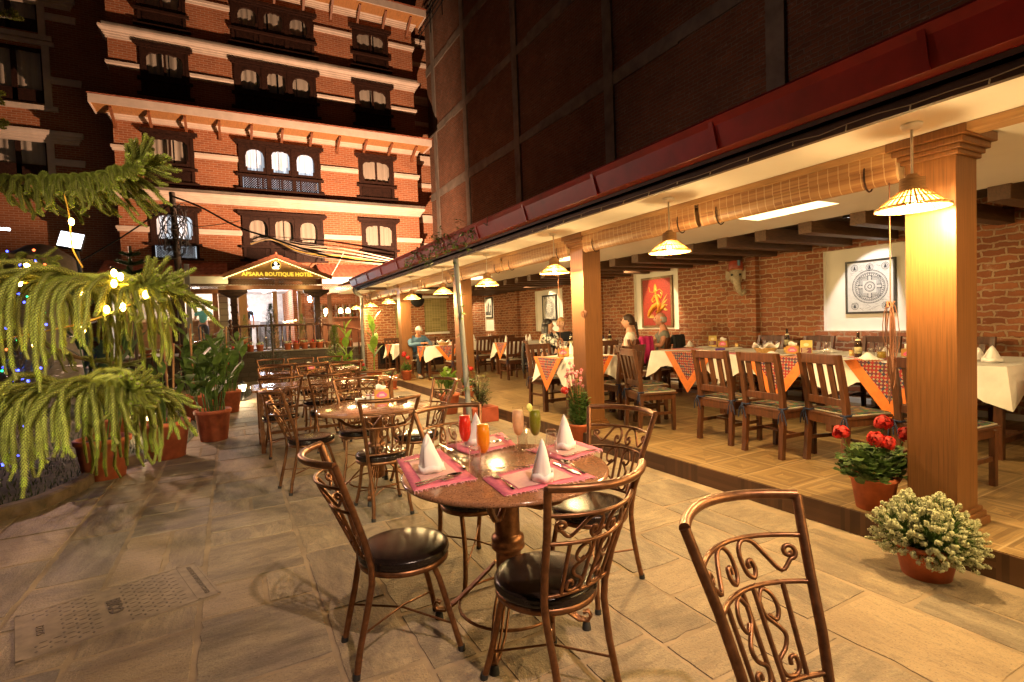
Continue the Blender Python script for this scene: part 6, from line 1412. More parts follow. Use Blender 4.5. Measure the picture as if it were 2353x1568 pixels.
# right side, along the step
potted(4.02,2.06,ZF,.155,.24,'red geranium in brown pot on floor edge left of the nearest pillar',geranium([(-.19,.12,.33),(-.09,-.06,.30),(-.03,-.10,.27),(.04,-.05,.40),(.10,-.01,.38),(.17,-.13,.31)],.40,210,.085,.22,plain('geranium_leaf',(.10,.17,.05),.55,0,.5,30,trans=.2)),seed=3,saucer=False)
def alyssum(t,z,r):
    m=MB(); fl=MB()
    for i in range(620):
        a=R(0,2*pi); e=R(-.3,1)**1; rr=.245*(1-max(0,e-.5)*1.0)*R(.72,1.05)*(1+.14*sin(a*3+1)+.10*sin(a*7)); q=V((cos(a)*rr*(1.0 if sin(a)<0 else .8),sin(a)*rr,z+.02+e*.24*(1+.15*sin(a*5+2)))); b=V((cos(a)*r*.5,sin(a)*r*.5,z))
        m.tube([b,b.lerp(q,.5)+V((0,0,.03)),q],.0025,3); d=(q-b).normalized()
        for k in range(16):
            p=b.lerp(q,R(.35,.95)); dd=V((R(-1,1),R(-1,1),R(-.3,1))).normalized(); m.leaf(p,dd,R(.025,.05),.008,0,k=1)
        for s_ in range(2): flowerball(fl,q+d*(.015*s_),.018-.004*s_,24,0,.0052)
    m.build('stems_and_leaves',plain('alyssum_green',(.09,.18,.03),.6,0,.4,20),t); fl.build('flowers',FWHT,t)
potted(3.60,1.56,0,.17,.20,'bushy white alyssum in brown bowl below the nearest pillar',alyssum,seed=8)
def pinkger(t,z,r):
    geranium([],.78,560,.05,.15,plain('small_leaf_green',(.09,.17,.035),.6,0,.5,20))(t,z,r); fl=MB(); st=MB()
    for i in range(26):
        a=R(0,6.28); q=V((cos(a)*.14*R(.2,1)-.05,sin(a)*.14*R(.2,1),z+R(.42,.80))); st.tube([(0,0,z),(q.x*.5,q.y*.5,z+.3),q],.003,4); flowerball(fl,q,.022,16,0,.014)
    st.build('stalks',STAKE,t); fl.build('pink_flowers',FPNK,t); g=MB(); q=V((-.20,.02,z+.46)); flowerball(g,q,.05,60,0,.018); g.build('red_flowers',FRED,t)
p=G(1333,1020,0); potted(p.x,p.y,0,.15,.27,'tall geranium with pink blooms in terracotta pot before second pillar',pinkger,seed=5)
def shrub(H=.6,n=60,mat=None,W=.035,L=.075,spread=.25):
    def f(t,z,r):
        m=MB(); st=MB()
        for i in range(n):
            a=R(0,6.28); q=V((cos(a)*spread*R(.1,1),sin(a)*spread*R(.1,1),z+H*R(.15,1))); b=V((R(-.04,.04),R(-.04,.04),z)); st.tube([b,b.lerp(q,.6)+V((0,0,.05)),q],.004,4)
            for k in range(9): p=b.lerp(q,R(.4,1)); aa=R(0,6.28); m.leaf(p,(cos(aa),sin(aa),R(-.2,.7)),L*R(.7,1.2),W*R(.8,1.2),0,k=2)
        st.build('stems',BARK,t); m.build('leaves',mat or LEAF,t)
    return f
random.seed(4); t=thing('box_planter','leafy shrub in square red box planter at the foot of leaning pole','potted plant',(3.53,7.75,0))
MB().box((-.23,-.2,0),(.23,.2,.24)).build('box',plain('red_planter',(.36,.07,.03),.6),t,bev=.008); MB().box((-.2,-.17,.2),(.2,.17,.235)).build('soil',SOIL,t); shrub(.62,46,plain('variegated_leaf',(.12,.16,.05),.45,0,.4,60,trans=.2))(t,.22,.2)
potted(3.38,8.75,0,.19,.36,'fern like plant in large terracotta pot behind the iron chair by step',broad(26,.45,.22,.09,LEAFL),seed=6)
potted(4.02,9.35,ZF,.12,.22,'red geranium in small pot on floor before the third pillar',geranium([(-.05,-.05,.38),(.08,.05,.33)],.28,70,.07,.14),seed=7)
potted(3.5,13.1,0,.19,.36,'pale leafed geranium in terracotta pot with saucer below fourth pillar',geranium([],.26,90,.06,.17,plain('pale_sage_leaf',(.22,.26,.11),.6,0,.4,20)),saucer=True,seed=9)
potted(4.0,13.35,ZF,.14,.26,'red geranium on floor before the fourth pillar',geranium([(-.08,-.06,.42),(.05,-.02,.34),(-.02,.08,.46)],.3,90,.07,.16),seed=10)
def canna(nl=8,H=1.5,L=.55,W=.2):
    def f(t,z,r):
        m=MB(); st=MB(); st.tube([(0,0,z-.05),(.02,0,z+H*.5),(.0,.02,z+H)],.018,6)
        for k in range(nl): a=k*2.4+R(-.4,.4); h=z+H*(.25+.72*k/nl); m.leaf((0.01,0,h),(cos(a)*.55,sin(a)*.55,1.0),L*R(.8,1.1),W*R(.8,1.1),0,bend=.25,k=6)
        st.build('stem',LEAFL,t); m.build('leaves',LEAFL,t)
    return f
p=G(857,868,0); potted(3.55,15.0,0,.24,.34,'tall canna with large bright leaves in pot at end of the step',canna(9,1.55,.6,.22),seed=12)
potted(2.95,15.9,0,.2,.3,'canna with two upright leaves beside the rain pipe, behind the chairs',canna(6,1.5,.62,.2),seed=13)
potted(3.2,15.35,0,.2,.28,'low red flowering plant beside tall canna',geranium([(0,0,.3),(.1,-.05,.26)],.3,120,.09,.25),seed=14)
potted(2.75,15.0,0,.2,.28,'leafy anthurium like plant with red bloom before the rain pipe',broad(24,.6,.28,.12,LEAFL,0,2),seed=15)
# left side pots by the bed
for x,y,r,h,l,fn,sd in ((-1.35,7.45,.27,.46,'big terracotta pot under the lowest hanging branch',broad(10,.5,.3,.1,LEAFD),21),
  (-.82,8.15,.29,.48,'big terracotta pot beside the lit garden lamp, with bare stems',broad(12,.7,.34,.10,LEAF,2),22),
  (-.30,9.0,.25,.46,'terracotta pot of upright bird of paradise leaves, nearest the path',broad(26,.85,.44,.12,LEAF),23),
  (-.62,11.4,.25,.46,'terracotta pot with tall staked leafy plant, behind others',broad(26,1.0,.45,.15,LEAF,2),24),
  (-.12,11.9,.26,.44,'terracotta pot with dense leaves and red bloom near far lamp',broad(30,1.1,.42,.13,LEAF,1,2),25),
  (-.55,13.2,.25,.44,'farthest terracotta pot of tall broad leaves on the left',broad(20,1.25,.5,.17,LEAF,1),26),
  (-1.6,9.3,.25,.45,'terracotta pot with one huge dark leaf behind branch tip',broad(10,1.7,.7,.22,LEAFD,2),27)):
    potted(x,y,0,r,h,l,fn,seed=sd)
def conifer(x,y,z,H,r,label,mat,name,seed,n=900,feather=.07,ps=.4):
    random.seed(seed); t=thing(name,label,'tree',(x,y,z)); MB().tube([(0,0,0),(0,0,H*.9)],.03,6).build('trunk',BARK,t); m=MB()
    for i in range(n):
        u=R(0,1)**ps if ps!=.4 else R(0,1)**.8; a=R(0,6.28); rr=r*(1-u)**.75*(1 if u>.06 else .7)*R(.5,1.12)*(1+.22*sin(u*23+a*2)); p=V((cos(a)*rr,sin(a)*rr,.06*H+u*H*.95)); d=V((cos(a)*.8,sin(a)*.8,R(.1,1.2))).normalized()
        for k in range(4): dd=(d+V((R(-.5,.5),R(-.5,.5),R(-.4,.5)))).normalized(); m.leaf(p,dd,feather*R(.7,1.4),feather*.3,0,k=1)
    m.build('crown',mat,t)
conifer(1.08,17.2,0,2.35,.42,'dark conical cypress standing before the terrace railing',LEAFD,'cypress',31,1500,.10)
conifer(2.7,16.2,0,1.62,.36,'feathery yellow green thuja bush before the terrace wall',plain('thuja_green',(.16,.24,.03),.6,0,.4,14,trans=.2),'thuja',32,1100,.12)
for x,l,sd in ((.42,'young thuja in pot behind the railing, left of lobby doors',33),(2.2,'young thuja in pot behind the railing, right of lobby doors',34)):
    random.seed(sd); t=thing('potted_thuja',l,'potted plant',(x,19.55,TZ)); pot(.17,.32,par=t); m=MB()
    for i in range(500):
        u=R(0,1); a=R(0,6.28); rr=.2*(1-u)**.7*R(.4,1.1); m.leaf((cos(a)*rr,sin(a)*rr,.32+u*.85),(cos(a)*.6,sin(a)*.6,1),.12,.03,0,k=1)
    m.build('leaves',plain('young_thuja_green',(.12,.22,.04),.6,0,.4,14),t)
xs=[-2.2,-1.75,-1.3,-.9,-.5,.25,.52,.80,1.62,1.88,2.14,2.4,2.62,2.9,3.3,3.6]
nm=['white','white','red','white','white','white','white','white','white','red','white','red','white','leafy','red','white']
for i,(x,k) in enumerate(zip(xs,nm)):
    def fn(t,z,r,k=k):
        m=MB(); f=MB()
        for j in range(60): a=R(0,6.28); m.leaf((cos(a)*r*R(0,.9),sin(a)*r*R(0,.9),z),(cos(a),sin(a),R(.4,1.6)),R(.05,.1),.035,0,k=1)
        m.build('leaves',LEAF,t)
        if k!='leafy':
            for j in range(9): a=R(0,6.28); flowerball(f,(cos(a)*r*R(0,1),sin(a)*r*R(0,1),z+R(.04,.10)),.03,14,0,.016)
            f.build('flowers',FWHT if k=='white' else FRED,t)
    side='left of the left newel post' if x<0 else 'right of the right newel post' if x>2.7 else 'between the newel posts'
    idx=['first','second','third','fourth','fifth','sixth','seventh','eighth'][ [q for q in xs if (q<0)==(x<0) and (q>2.7)==(x>2.7)].index(x)]
    potted(x,18.60,TZ,.12,.20,f'{k} flower pot on terrace wall, {idx} from left {side}',fn,group='small flower pots along the terrace railing',seed=40+i)
# climbing plant on pole and gutter
random.seed(51)
m=MB(); st=MB(); path=[p0.lerp(p1,u)+V((.05*cos(u*16),.05*sin(u*16)-.03,0)) for u in [i/30 for i in range(6,31)]]; st.tube(path,.005,5)
g0=[V((2.98+R(-.05,.05),7.7+1.9*(i/14)*1.0,2.78+.2*sin(i*.8)*.6)) for i in range(15)]; g1=[V((2.98+R(-.06,.03),7.7-1.7*(i/12),2.75+R(-.05,.22))) for i in range(13)]
st.tube(g0,.005,5); st.tube(g1,.005,5)
for q in path:
    if R(0,1)<.45:
        for k in range(6): a=R(0,6.28); m.leaf(q,(cos(a),sin(a)-.3,R(-.4,.8)),R(.06,.11),.035,0,k=2)
for q in g0+g1[:9]:
    for j in range(7):
        b=q+V((R(-.08,.06),R(-.08,.08),R(-.10,.14)))
        for k in range(3): a=R(0,6.28); m.leaf(b,(cos(a),sin(a),R(-.5,.8)),R(.05,.10),.032,0,k=2)
t=thing('climbing_vine','climbing vine on leaning pole spreading along the red gutter','vine',(0,0,0)); st.build('stems',BARK,t); m.build('leaves',LEAF,t)
# planting bed, kerb, grass
ed=[G(-60,1222),G(0,1200),G(100,1172),G(200,1125),G(245,1083)]+[V(q) for q in ((-1.05,8.0,0),(-.65,8.9,0),(-.5,10.2,0),(-.05,12.6,0),(.35,14.6,0),(.5,16.2,0))]
m=MB(); m.add([(q.x,q.y,.004) for q in ed]+[(-3.4,16.4,.004),(-9,16.4,.004),(-9,5.2,.004)],[tuple(range(len(ed)+3))]); o=m.build('planting_bed',plain('bed_earth',(.05,.045,.02),.95,0,.5,12,None,.8,40)); struct(o)
m=MB(); ke=[(q.x,q.y) for q in ed[:6]]
m.grid([[(x+dx,y+dy,z) for (dx,dy,z) in ((0,0,0),(0,0,.10),(-.02,.03,.115),(-.10,.10,.115),(-.12,.12,.02))] for x,y in ke],0,False); tag(m.build('bed_kerb',plain('mossy_stone',(.13,.09,.055),.9,0,.5,8,None,.8,30)),'low mossy curved stone kerb around planting bed on the left','kerb')
random.seed(61); m=MB()
def inside(x,y):
    c=False; P=[(q.x,q.y) for q in ed]+[(-3.4,16.4),(-9,16.4),(-9,5.2)]; j=len(P)-1
    for i in range(len(P)):
        if (P[i][1]>y)!=(P[j][1]>y) and x<(P[j][0]-P[i][0])*(y-P[i][1])/(P[j][1]-P[i][1])+P[i][0]: c=not c
        j=i
    return c
k=0
while k<9000:
    x=R(-4.2,.5);y=R(5.6,16.2)
    if not inside(x,y): continue
    k+=1; a=R(0,6.28); h=R(.03,.10); m.add([(x-.006*cos(a),y-.006*sin(a),0),(x+.006*cos(a),y+.006*sin(a),0),(x+R(-.03,.03),y+R(-.03,.03),h)],[(0,1,2)])
o=m.build('grass',plain('grass_blades',GRASS_C,.7,0,.4,3)); tag(o,'short dark grass growing in the planting bed on left','grass'); o['kind']='stuff'
# ---------------------------------------------------------------- the big foxtail araucaria
ARAC=plain('foxtail_core',(.13,.13,.025),.7,0,.4,20)
def strand(fo,co,pts,r0,mi=0):
    """one rope-like branchlet: a thin core with rings of short forward needles"""
    L=[0]
    for a,b in zip(pts,pts[1:]): L.append(L[-1]+(b-a).length)
    tot=L[-1]; n=max(4,int(tot/.0105)); i=0; u=None; ph=R(0,6); prev=pts[0]
    co.tube(pts,[r0*.62*(1-.4*x/tot) for x in L],6,2)
    for s in range(n):
        d=tot*s/n
        while i<len(L)-2 and L[i+1]<d: i+=1
        f=(d-L[i])/max(1e-6,L[i+1]-L[i]); c=pts[i].lerp(pts[i+1],f); t=(pts[i+1]-pts[i]).normalized()
        if u is None: u=t.cross(V((.3,.5,.8))).normalized()
        u=(u-t*u.dot(t)).normalized(); w=t.cross(u); r=r0*(1-.35*d/tot)*(1 if d<tot*.93 else .7)
        ph+=.45
        for k in range(6):
            a=2*pi*k/6+ph; o=u*cos(a)+w*sin(a); q=u*-sin(a)+w*cos(a)
            b=c+o*r*.5-t*r*.2; fo.add([b-q*r*.30,b+q*r*.30,c+o*r*1.28+t*r*.75],[(0,1,2)],mi if d<tot*.86 else 1)
TREE=thing('araucaria_tree','large yellow green araucaria with drooping foxtail branches wound with fairy lights','tree',(0,0,0))
random.seed(77); TX,TYY=-2.75,4.75
MB().tube(catm([(TX,TYY,0),(TX+.03,TYY,1.5),(TX-.02,TYY,3.2),(TX,TYY,6)],4),[.14]*5+[.12]*4+[.09]*4,12).build('trunk',BARK,TREE)
def branch(ctrl,ns,Ls,hang,tipn=10,r0=.021,u0=.0,fwd=.3,tipup=.5):
    ax=catm([V((TX,TYY,AD(*ctrl[0]).z))]+[AD(*c) for c in ctrl],9); b=MB(); b.tube(ax,[.028*(1-.7*i/len(ax))+.006 for i in range(len(ax))],7); br=b.build('branch',ARAB,TREE)
    fo=MB();co=MB(); n=len(ax); st=9
    for k in range(ns):
        u=u0+(1-u0)*(k+R(0,1))/ns; i=min(n-2,int(st+(n-1-st)*u)); p=ax[i]; t=(ax[i+1]-ax[i]).normalized(); side=t.cross(V((0,0,1))).normalized()*(1 if k%2 else -1)
        L=Ls*R(.4,1.2)*(1-.68*max(0,u-.5)/.5); h=hang*(1-.75*max(0,u-.7)/.3)
        d=(t*(fwd+.9*max(0,u-.7)/.3+R(-.1,.2))+side*R(.25,.55)+V((0,0,R(.05,.25)))).normalized(); pts=[p]; q=p.copy(); S=10
        for s in range(S):
            g=s/S; dd=(d*(1-min(1,g*1.6)*h)+V((0,0,-1))*(h*min(1.0,g*1.9))+V((R(-.13,.13),R(-.13,.13),R(-.05,.05)))+t*.10*(1-h)).normalized(); q=q+dd*(L/S); pts.append(q.copy())
        pts[-1]=pts[-1]+V((R(-.03,.03),R(-.03,.03),.012)); strand(fo,co,pts,r0*R(.85,1.15))
    for k in range(tipn):
        i=n-1-int(R(0,7)); p=ax[i]; t=(ax[i]-ax[i-1]).normalized(); side=t.cross(V((0,0,1))).normalized(); a=R(-1,1); d=(t*R(.6,1)+side*a*.8+V((0,0,tipup*R(-.3,1.5)))).normalized(); L=min(Ls,.55)*R(.25,.5); q=p.copy(); pts=[p]
        for s in range(7): q=q+(d+V((0,0,.10*s*.3*tipup))).normalized()*L/7; pts.append(q.copy())
        strand(fo,co,pts,r0*1.1)
    fo.v+= []; n0=len(fo.v); fo.v+=co.v; fo.f+=[tuple(i+n0 for i in f) for f in co.f]; fo.m+=co.m; fo.sm+=co.sm
    fo.build('foliage',[ARAU,ARAT,ARAC],br)
branch([(-60,415,4.3),(80,412,4.1),(180,412,3.9),(270,400,3.7),(325,375,3.6)],120,.66,.55,22,.023,.0,.9,.7)
branch([(-60,675,4.0),(90,655,3.8),(190,648,3.6),(280,660,3.45),(360,664,3.35)],100,1.10,1.0,24,.0235,.0,.06,.8)
branch([(-60,915,3.9),(80,905,3.7),(170,893,3.55),(250,890,3.45),(315,896,3.35)],94,1.02,1.0,18,.0235,.0,.05,.5)
branch([(-120,560,4.6),(-40,585,4.5),(60,590,4.4),(120,600,4.3)],14,.40,.8,4,.02)
branch([(-160,10,4.4),(-90,20,4.3),(-30,30,4.2),(30,38,4.1)],9,.16,.3,8,.02,.6,.8)
branch([(-160,190,4.4),(-90,195,4.3),(-40,205,4.2),(-12,212,4.1)],16,.26,.5,8,.02,.5,.8)
branch([(-160,310,4.4),(-90,290,4.3),(-40,285,4.2),(0,285,4.1)],10,.22,.4,6,.02,.5,.8)
branch([(-120,690,4.9),(40,760,5.2),(170,820,5.5),(300,838,5.7)],26,.42,.7,6,.019)
# fairy lights on the tree: warm bulbs on a yellow cord
FLT=thing('fairy_lights','warm bulbs on a yellow cord draped over the araucaria branches','string lights',(0,0,0))
fc=plain('yellow_cord',(.55,.30,.04),.5)
for pts in ([(-30,640,3.7),(45,650,3.62),(110,652,3.55),(170,662,3.5),(235,655,3.42),(300,655,3.35)],[(-40,800,3.5),(20,778,3.45),(100,762,3.4),(180,745,3.35),(250,722,3.3),(300,700,3.28)],[(148,448,3.75),(158,490,3.7),(163,540,3.65),(168,575,3.62),(190,615,3.55)]):
    MB().tube(catm([AD(*p) for p in pts],6),.0055,6).build('cord',fc,FLT)
for i,(x,y,d) in enumerate(((45,650,3.55),(262,628,3.35),(277,636,3.35),(262,652,3.33),(335,678,3.25),(245,712,3.28),(190,758,3.33),(80,792,3.38),(164,510,3.65),(172,550,3.6),(192,680,3.35),(62,608,3.5),(282,706,3.3))):
    p=AD(x,y,d); b=MB(); b.ball(p,.016,10,0,1,1,1.6); b.build('bulb',BULBS,FLT)
    if i not in (1,9,11): plight(p.x,p.y,p.z,13.0,(1,.60,.16),.012,FLT)
# dark shrub with blue and green lights behind the branches
random.seed(81); t=thing('dark_shrub','dark round shrub behind the lowest branches, hung with blue and green lights','shrub',(-2.75,8.6,0)); m=MB()
for i in range(2600):
    d=V((R(-1,1),R(-1,1),R(-.2,1))).normalized(); rr=R(.6,1.05); p=V((d.x*1.15*rr,d.y*.9*rr,.15+d.z*2.0*rr*(1+.1*sin(d.x*9)))); m.leaf(p,(d+V((R(-.7,.7),R(-.7,.7),R(-.5,.5)))).normalized(),R(.10,.2),.05,0,k=1)
m.build('crown',LEAFD,t); MB().tube([(0,0,0),(0,0,1.4)],.06,6).build('trunk',BARK,t)
LD=thing('coloured_lights','small blue, green and red lights strung over dark shrub on the left','string lights',(0,0,0))
mats=[emit('led_blue',(.05,.07,1),7),emit('led_green',(.02,1,.32),4),emit('led_red',(1,.12,.03),4)]
pts=[]
for i in range(75):
    x=R(0,105);y=R(575,1085); D_=R(6.0,7.2) if y>690 else 7.2; p=AD(x,y,D_); pts.append(p); MB().ball(p,R(.012,.02),6).build('led_lamp',mats[random.choice((0,0,0,1,1,2))],LD)
for p in (AD(40,860,6.2),AD(30,620,7.0)): plight(p.x,p.y,p.z,4,(.1,.14,1),.05,LD)
pts.sort(key=lambda p:-p.z); MB().tube(pts,.003,4).build('wire',METD,LD)
# small background araucaria, dark
def young(x,y,z,H,label):
    t=thing('young_araucaria',label,'tree',(x,y,0)); MB().tube([(0,0,0),(0,0,z+H)],.03,6).build('trunk',BARK,t); fo=MB();co=MB()
    for k in range(5):
        for a in range(7):
            b=a*2*pi/7+k; h=z+H*k/5; L=.55*(1-k/6); pts=[V((cos(b)*L*u,sin(b)*L*u,h+.25*L*u*u)) for u in (0,.3,.6,1)]; strand(fo,co,pts,.035)
    fo.f+=[tuple(i+len(fo.v) for i in f) for f in co.f]; fo.v+=co.v; fo.m+=co.m; fo.sm+=co.sm; fo.build('crown',[LEAFD,LEAFD,LEAFD],t)
p=AD(300,600,10.5); young(p.x,p.y,p.z-.6,.9,'small dark young araucaria top showing above the middle branch')
# ---------------------------------------------------------------- lamps, poles, wires, sheds
def lantern(x,y,label,e):
    t=thing('garden_lantern',label,'lamp',(x,y,0),0,'small lit garden lanterns')
    MB().lathe([(.09,0),(.09,.03),(.03,.06),(.025,.16),(.05,.20),(.075,.21),(.075,.225)],14).build('post',METD,t)
    MB().lathe([(.055,.225),(.085,.37),(.001,.37)],6).build('lamp_glass',emit('lantern_glass',(1,.80,.48),9),t)
    MB().lathe([(.10,.37),(.10,.385),(.03,.44),(.001,.47)],6).build('cap',METD,t)
    for k in range(6): a=2*pi*k/6; MB().tube([(.057*cos(a),.057*sin(a),.225),(.088*cos(a),.088*sin(a),.37)],.005,4).build('glazing_bar',METD,t)
    plight(0,-.14,.33,e,(1,.75,.4),.05,t)
p=G(562,912,0); lantern(.17,13.6,'small lit garden lantern beside the path by the far pots',26); lantern(-1.2,10.0,'small lit garden lantern half hidden behind the hanging branch tip',26)
p=AD(163,553,11.0); t=thing('led_floodlight','square white lit floodlight panel on a post behind the tree','floodlight',p); T=M.Rotation(rad(10),4,'Y')@M.Rotation(rad(-25),4,'X')
MB().box((-.21,-.02,-.19),(.21,.06,.19),0,T).build('housing',METD,t); MB().box((-.195,-.028,-.175),(.195,-.021,.175),0,T).build('lit_panel',emit('floodlight_panel',(.86,.90,1),3),t)
MB().tube([(.06,.06,-.1),(.1,.08,-.6),(.1,.08,-p.z)],.04,8).build('post',plain('blue_grey_post',(.1,.13,.2),.5),t)
sl=bpy.data.lights.new('flood','SPOT'); sl.energy=1000; sl.color=(1,.58,.40); sl.spot_size=rad(130); sl.spot_blend=.6; sl.shadow_soft_size=.12
o=bpy.data.objects.new('flood_light',sl); COL.objects.link(o); o.parent=t; o.location=T@V((0,-.06,0)); o.rotation_euler=V((.35,-1,-.42)).to_track_quat('-Z','Y').to_euler()
random.seed(91); UP_=AD(395,442,14.6); t=thing('utility_pole','dark utility pole with a tangle of cables at its top, before hotel','pole',(UP_.x,UP_.y,0))
MB().tube([(.10,0,0),(.0,0,UP_.z)],[.10,.075],10).build('shaft',plain('dark_pole',(.07,.05,.04),.8),t); MB().box((.18,-.08,0),(.30,.04,UP_.z-2.0)).build('grey_post',GREYP,t)
m=MB()
for i in range(40):
    a=R(0,6.28); rr=R(.12,.5); c=V((R(-.1,.25),R(-.2,.1),UP_.z-R(.15,1.6))); m.tube([c+V((rr*cos(k*.5+a)*(.6),rr*.3*sin(k+a),rr*.9*sin(k*.5+a)-.05*k*.2)) for k in range(random.choice((7,9,12)))],.011,4)
m.build('cable_coils',RUBB,t)
random.seed(92)
def cable(pts,r,mat,label,name='overhead_cable'):
    return tag(MB().tube(catm([AD(*p) for p in pts],8),r,5).build(name,mat),label,'cable','overhead cables before the hotel')
cable([(398,452,14.6),(460,476,14.5),(545,521,14.3),(622,547,14.2),(760,590,14),(905,606,13.8)],.026,RUBB,'thickest black overhead cable from the utility pole to pavilion roof')
cable([(150,620,14),(280,545,14.3),(395,466,14.6)],.022,RUBB,'black cable rising from left trees to utility pole top')
m=MB()
for i in range(13):
    o=R(-15,13);z=R(-.15,.15); pts=[(410+R(-5,5),560+o*.8,19.4+z),(500,566+o*.7,19.5+z),(560,562+o*.5,19.6),(622,549+o*.25,19.6),(690,562+o+R(0,14),19.6+z),(790,585+o*1.2,19.6+z),(905,604+o*.7,19.6)]
    if i%3==0: pts=pts[3:]
    m.tube(catm([AD(*p) for p in pts],7),R(.010,.015),5,i%3)
tag(m.build('overhead_cable_bundle',[plain('pale_cable_sheath',(.62,.50,.36),.5),plain('grey_cable_sheath',(.3,.27,.24),.5),plain('yellow_cable_sheath',(.6,.42,.1),.5)]),'loose bundle of pale thin cables sagging across hotel front','cable','overhead cables before the hotel')
cable([(790,580,19.6),(778,605,19.3),(761,634,18.9)],.014,plain('white_drop_cable',(.7,.62,.5),.5),'single pale drop cable down to the porch roof corner')
cable([(398,470,14.6),(440,515,14.4),(470,520,14.4),(552,508,14.3)],.01,RUBB,'thin black cable looping right of the utility pole')
# rain pipe at the end of the pavilion
m=MB(); a=V((3.12,15.0,2.72)); m.tube(catm([a,a+V((0,.02,-.12)),a+V((.25,.5,-.2)),V((3.7,16.9,2.4)),V((3.78,17.3,2.2)),V((3.78,17.35,1.2)),V((3.78,17.35,0))],6),.05,10); tag(m.build('rain_pipe',GREYP),'grey rain pipe bending down at far end of the red gutter','pipe')
# garden shed, covered heap on the left behind the trees
t=thing('garden_shed','dark timber shed with low sloping roof behind the trees on left','shed',(-6.4,15.5,0)); MB().box((-3,0,0),(2.2,.2,3.1)).build('wall',plain('dark_boards',(.07,.045,.03),.8,0,.5,5,(8,1,.5)),t); MB().bar((-3.2,-.5,3.1),(2.8,-.5,2.95),1.6,.08,0,(0,0,1)).build('roof',METD,t)
m=MB(); m.tube([(1.6,-.12,2.75),(2.1,-.12,2.75)],.03,8)
q=AD(-8,525,14.5); tag(MB().tube([q+V((-.4,0,.02)),q+V((.28,0,-.02))],.035,8).build('tube_lamp',emit('tube_white',(.9,.95,1),12)),'white lit fluorescent tube lamp at left picture edge','lamp')
p=AD(120,600,12.5); m=MB(); m.lathe([(.001,.40),(.25,.35),(.55,.15),(.68,.0),(.7,-.25),(.7,-p.z)],8,(0,0,0),sy=.8); tag(m.build('covered_heap',plain('grey_tarp',(.26,.22,.20),.8),None,(p.x-.2,p.y,p.z),.3),'pale grey tarpaulin covered dome behind trees on left','tarpaulin')
# iron inspection cover let into the paving
c=sum(HOLE,V())/4; e=(HOLE[2]-HOLE[3]); rz=math.atan2(e.y,e.x); t=thing('inspection_cover','rectangular cast inspection cover with raised lettering in the paving','manhole cover',(c.x,c.y,-.001),rz); CI=plain('dusty_cast_iron',(.27,.21,.15),.75,.1,.3,12); CD=plain('dark_cast_iron',(.125,.095,.07),.6,.2,.3)
L_,W_=.46,.30
f=MB(); f.box((-L_,-W_,.008),(L_,-W_+.012,.010)).box((-L_,W_-.012,.0072),(L_,W_,.010)).box((-L_,-W_,.0072),(-L_+.03,W_,.010)).box((L_-.12,-W_,.0072),(L_-.105,W_,.010)).box((L_-.012,-W_,.0072),(L_,W_,.010)); f.build('raised_rim',CI,t)
d=MB().box((-L_,-W_,-.004),(L_,W_,.0075))
for i in range(12):
    for j in range(9):
        x=-L_+.08+i*.058;y=-W_+.05+j*.062
        if .13>abs(x+.03)and abs(y)<.26 and i in(5,6): continue
        if i<2 and abs(y)<.15: continue
        d.prism([(x-.007,y),(x,y-.012),(x+.007,y),(x,y+.012)],.004,M.Translation((0,0,.005)),1); d.prism([(x+.012,y+.03),(x+.029,y+.026),(x+.046,y+.03),(x+.029,y+.034)],.004,M.Translation((0,0,.005)),1)
d.build('plate',[CI,CD],t)
RT_=lambda x,y:M.Translation((x,y,.008))@M.Rotation(-pi/2,4,'Z')
text_obj('raised_letters','BICO',.09,RT_(-.03,.0),CD,t,.004,bold=.004); text_obj('raised_numbers','12V25',.05,RT_(-L_+.1,0),CD,t,.004); text_obj('rim_letters','AIRTIGHT INSPECTION COVER',.036,RT_(L_-.058,0),CD,t,.003)

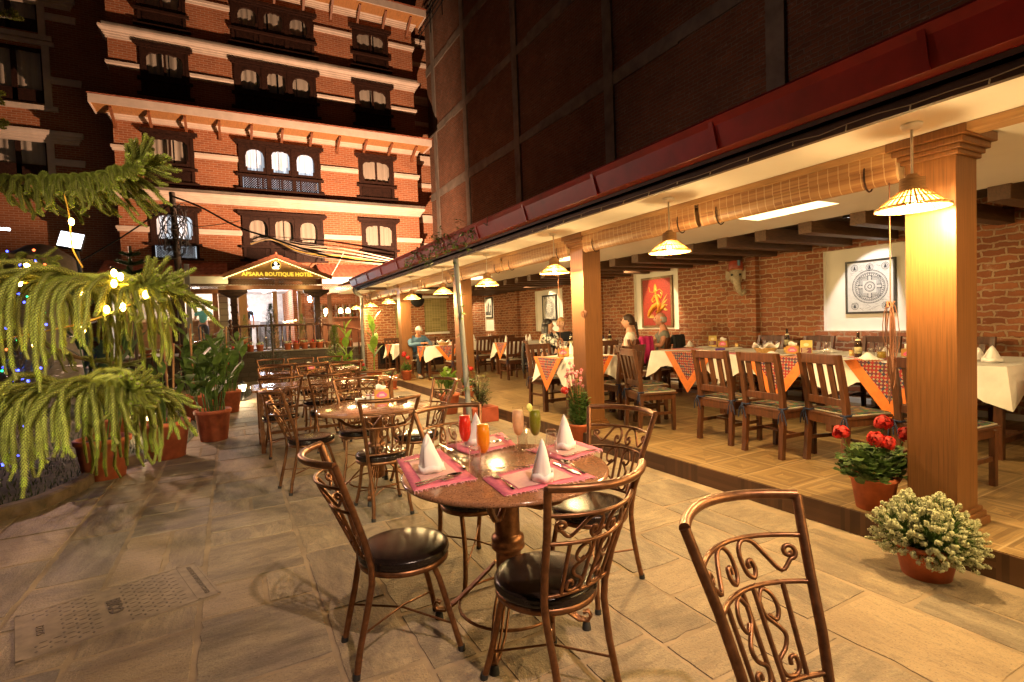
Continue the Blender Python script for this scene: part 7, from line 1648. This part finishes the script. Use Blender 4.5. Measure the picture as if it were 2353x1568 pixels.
# lamp above the courtyard, behind the camera: its light throws the chair shadows towards the hotel
t=thing('courtyard_lamp','courtyard lamp on a bracket above and behind the photographer','lamp',(1.1,-1.4,5.0)); MB().lathe([(.001,.14),(.10,.12),(.17,-.05),(.165,-.05),(.095,.105),(.001,.12)],24).build('shade',METD,t); MB().ball((0,0,.09),.02,10).build('bulb',emit('courtyard_bulb',(1,.85,.7),20),t); MB().tube([(0,0,.12),(.3,-.3,.3),(2.2,-2.2,.3)],.02,6).build('bracket',METD,t)
sl=bpy.data.lights.new('courtyard','SPOT'); sl.energy=700; sl.color=(1,.70,.52); sl.spot_size=rad(76); sl.spot_blend=.75; sl.shadow_soft_size=.06
o=bpy.data.objects.new('courtyard_light',sl); COL.objects.link(o); o.parent=t; o.location=(0,0,-.03); o.rotation_euler=V((-1.1,4,-4.3)).to_track_quat('-Z','Y').to_euler()

t=thing('added_tree_spotlight','added spotlight on a post, unseen behind the camera, brightening the araucaria','spotlight',(-1.9,.2,2.9)); D_=V((1.5,3.5,-.92)).normalized(); T=D_.to_track_quat('-Z','Y').to_matrix().to_4x4()  # unseen spotlight added to brighten the front of the tree
MB().lathe([(.001,.14),(.07,.12),(.09,-.02),(.085,-.02),(.06,.08)],18,T=T).build('housing',METD,t); MB().tube([(0,0,.05),(-.05,-.1,-1),(-.05,-.1,-2.9)],.03,8).build('post',METD,t); MB().lathe([(.001,.05),(.05,.05)],14,T=T).build('lens',emit('spot_glass',(1,.9,.7),15),t)
sl=bpy.data.lights.new('tree_spot','SPOT'); sl.energy=640; sl.color=(1,.84,.48); sl.spot_size=rad(54); sl.spot_blend=.7; sl.shadow_soft_size=.05
o=bpy.data.objects.new('tree_spot_light',sl); COL.objects.link(o); o.parent=t; o.location=D_*.03; o.rotation_euler=D_.to_track_quat('-Z','Y').to_euler()
# ---------------------------------------------------------------- world and render settings
w=bpy.data.worlds.new('World'); SC.world=w; w.use_nodes=True; t=w.node_tree
sk=t.nodes.new('ShaderNodeTexSky'); sk.sky_type='NISHITA'; sk.sun_disc=False; sk.sun_elevation=rad(1.0); sk.sun_rotation=rad(200)
t.links.new(sk.outputs[0],t.nodes['Background'].inputs[0]); t.nodes['Background'].inputs[1].default_value=.005
SC.view_settings.view_transform='Standard'; SC.view_settings.look='None'; SC.view_settings.exposure=0.75; SC.view_settings.gamma=1
SC.render.filter_size=1.0; SC.cycles.use_denoising=True; SC.cycles.max_bounces=6; SC.cycles.diffuse_bounces=3; SC.cycles.glossy_bounces=3; SC.cycles.transmission_bounces=6; SC.cycles.transparent_max_bounces=8
SC.cycles.sample_clamp_indirect=6; SC.cycles.caustics_reflective=False; SC.cycles.caustics_refractive=False
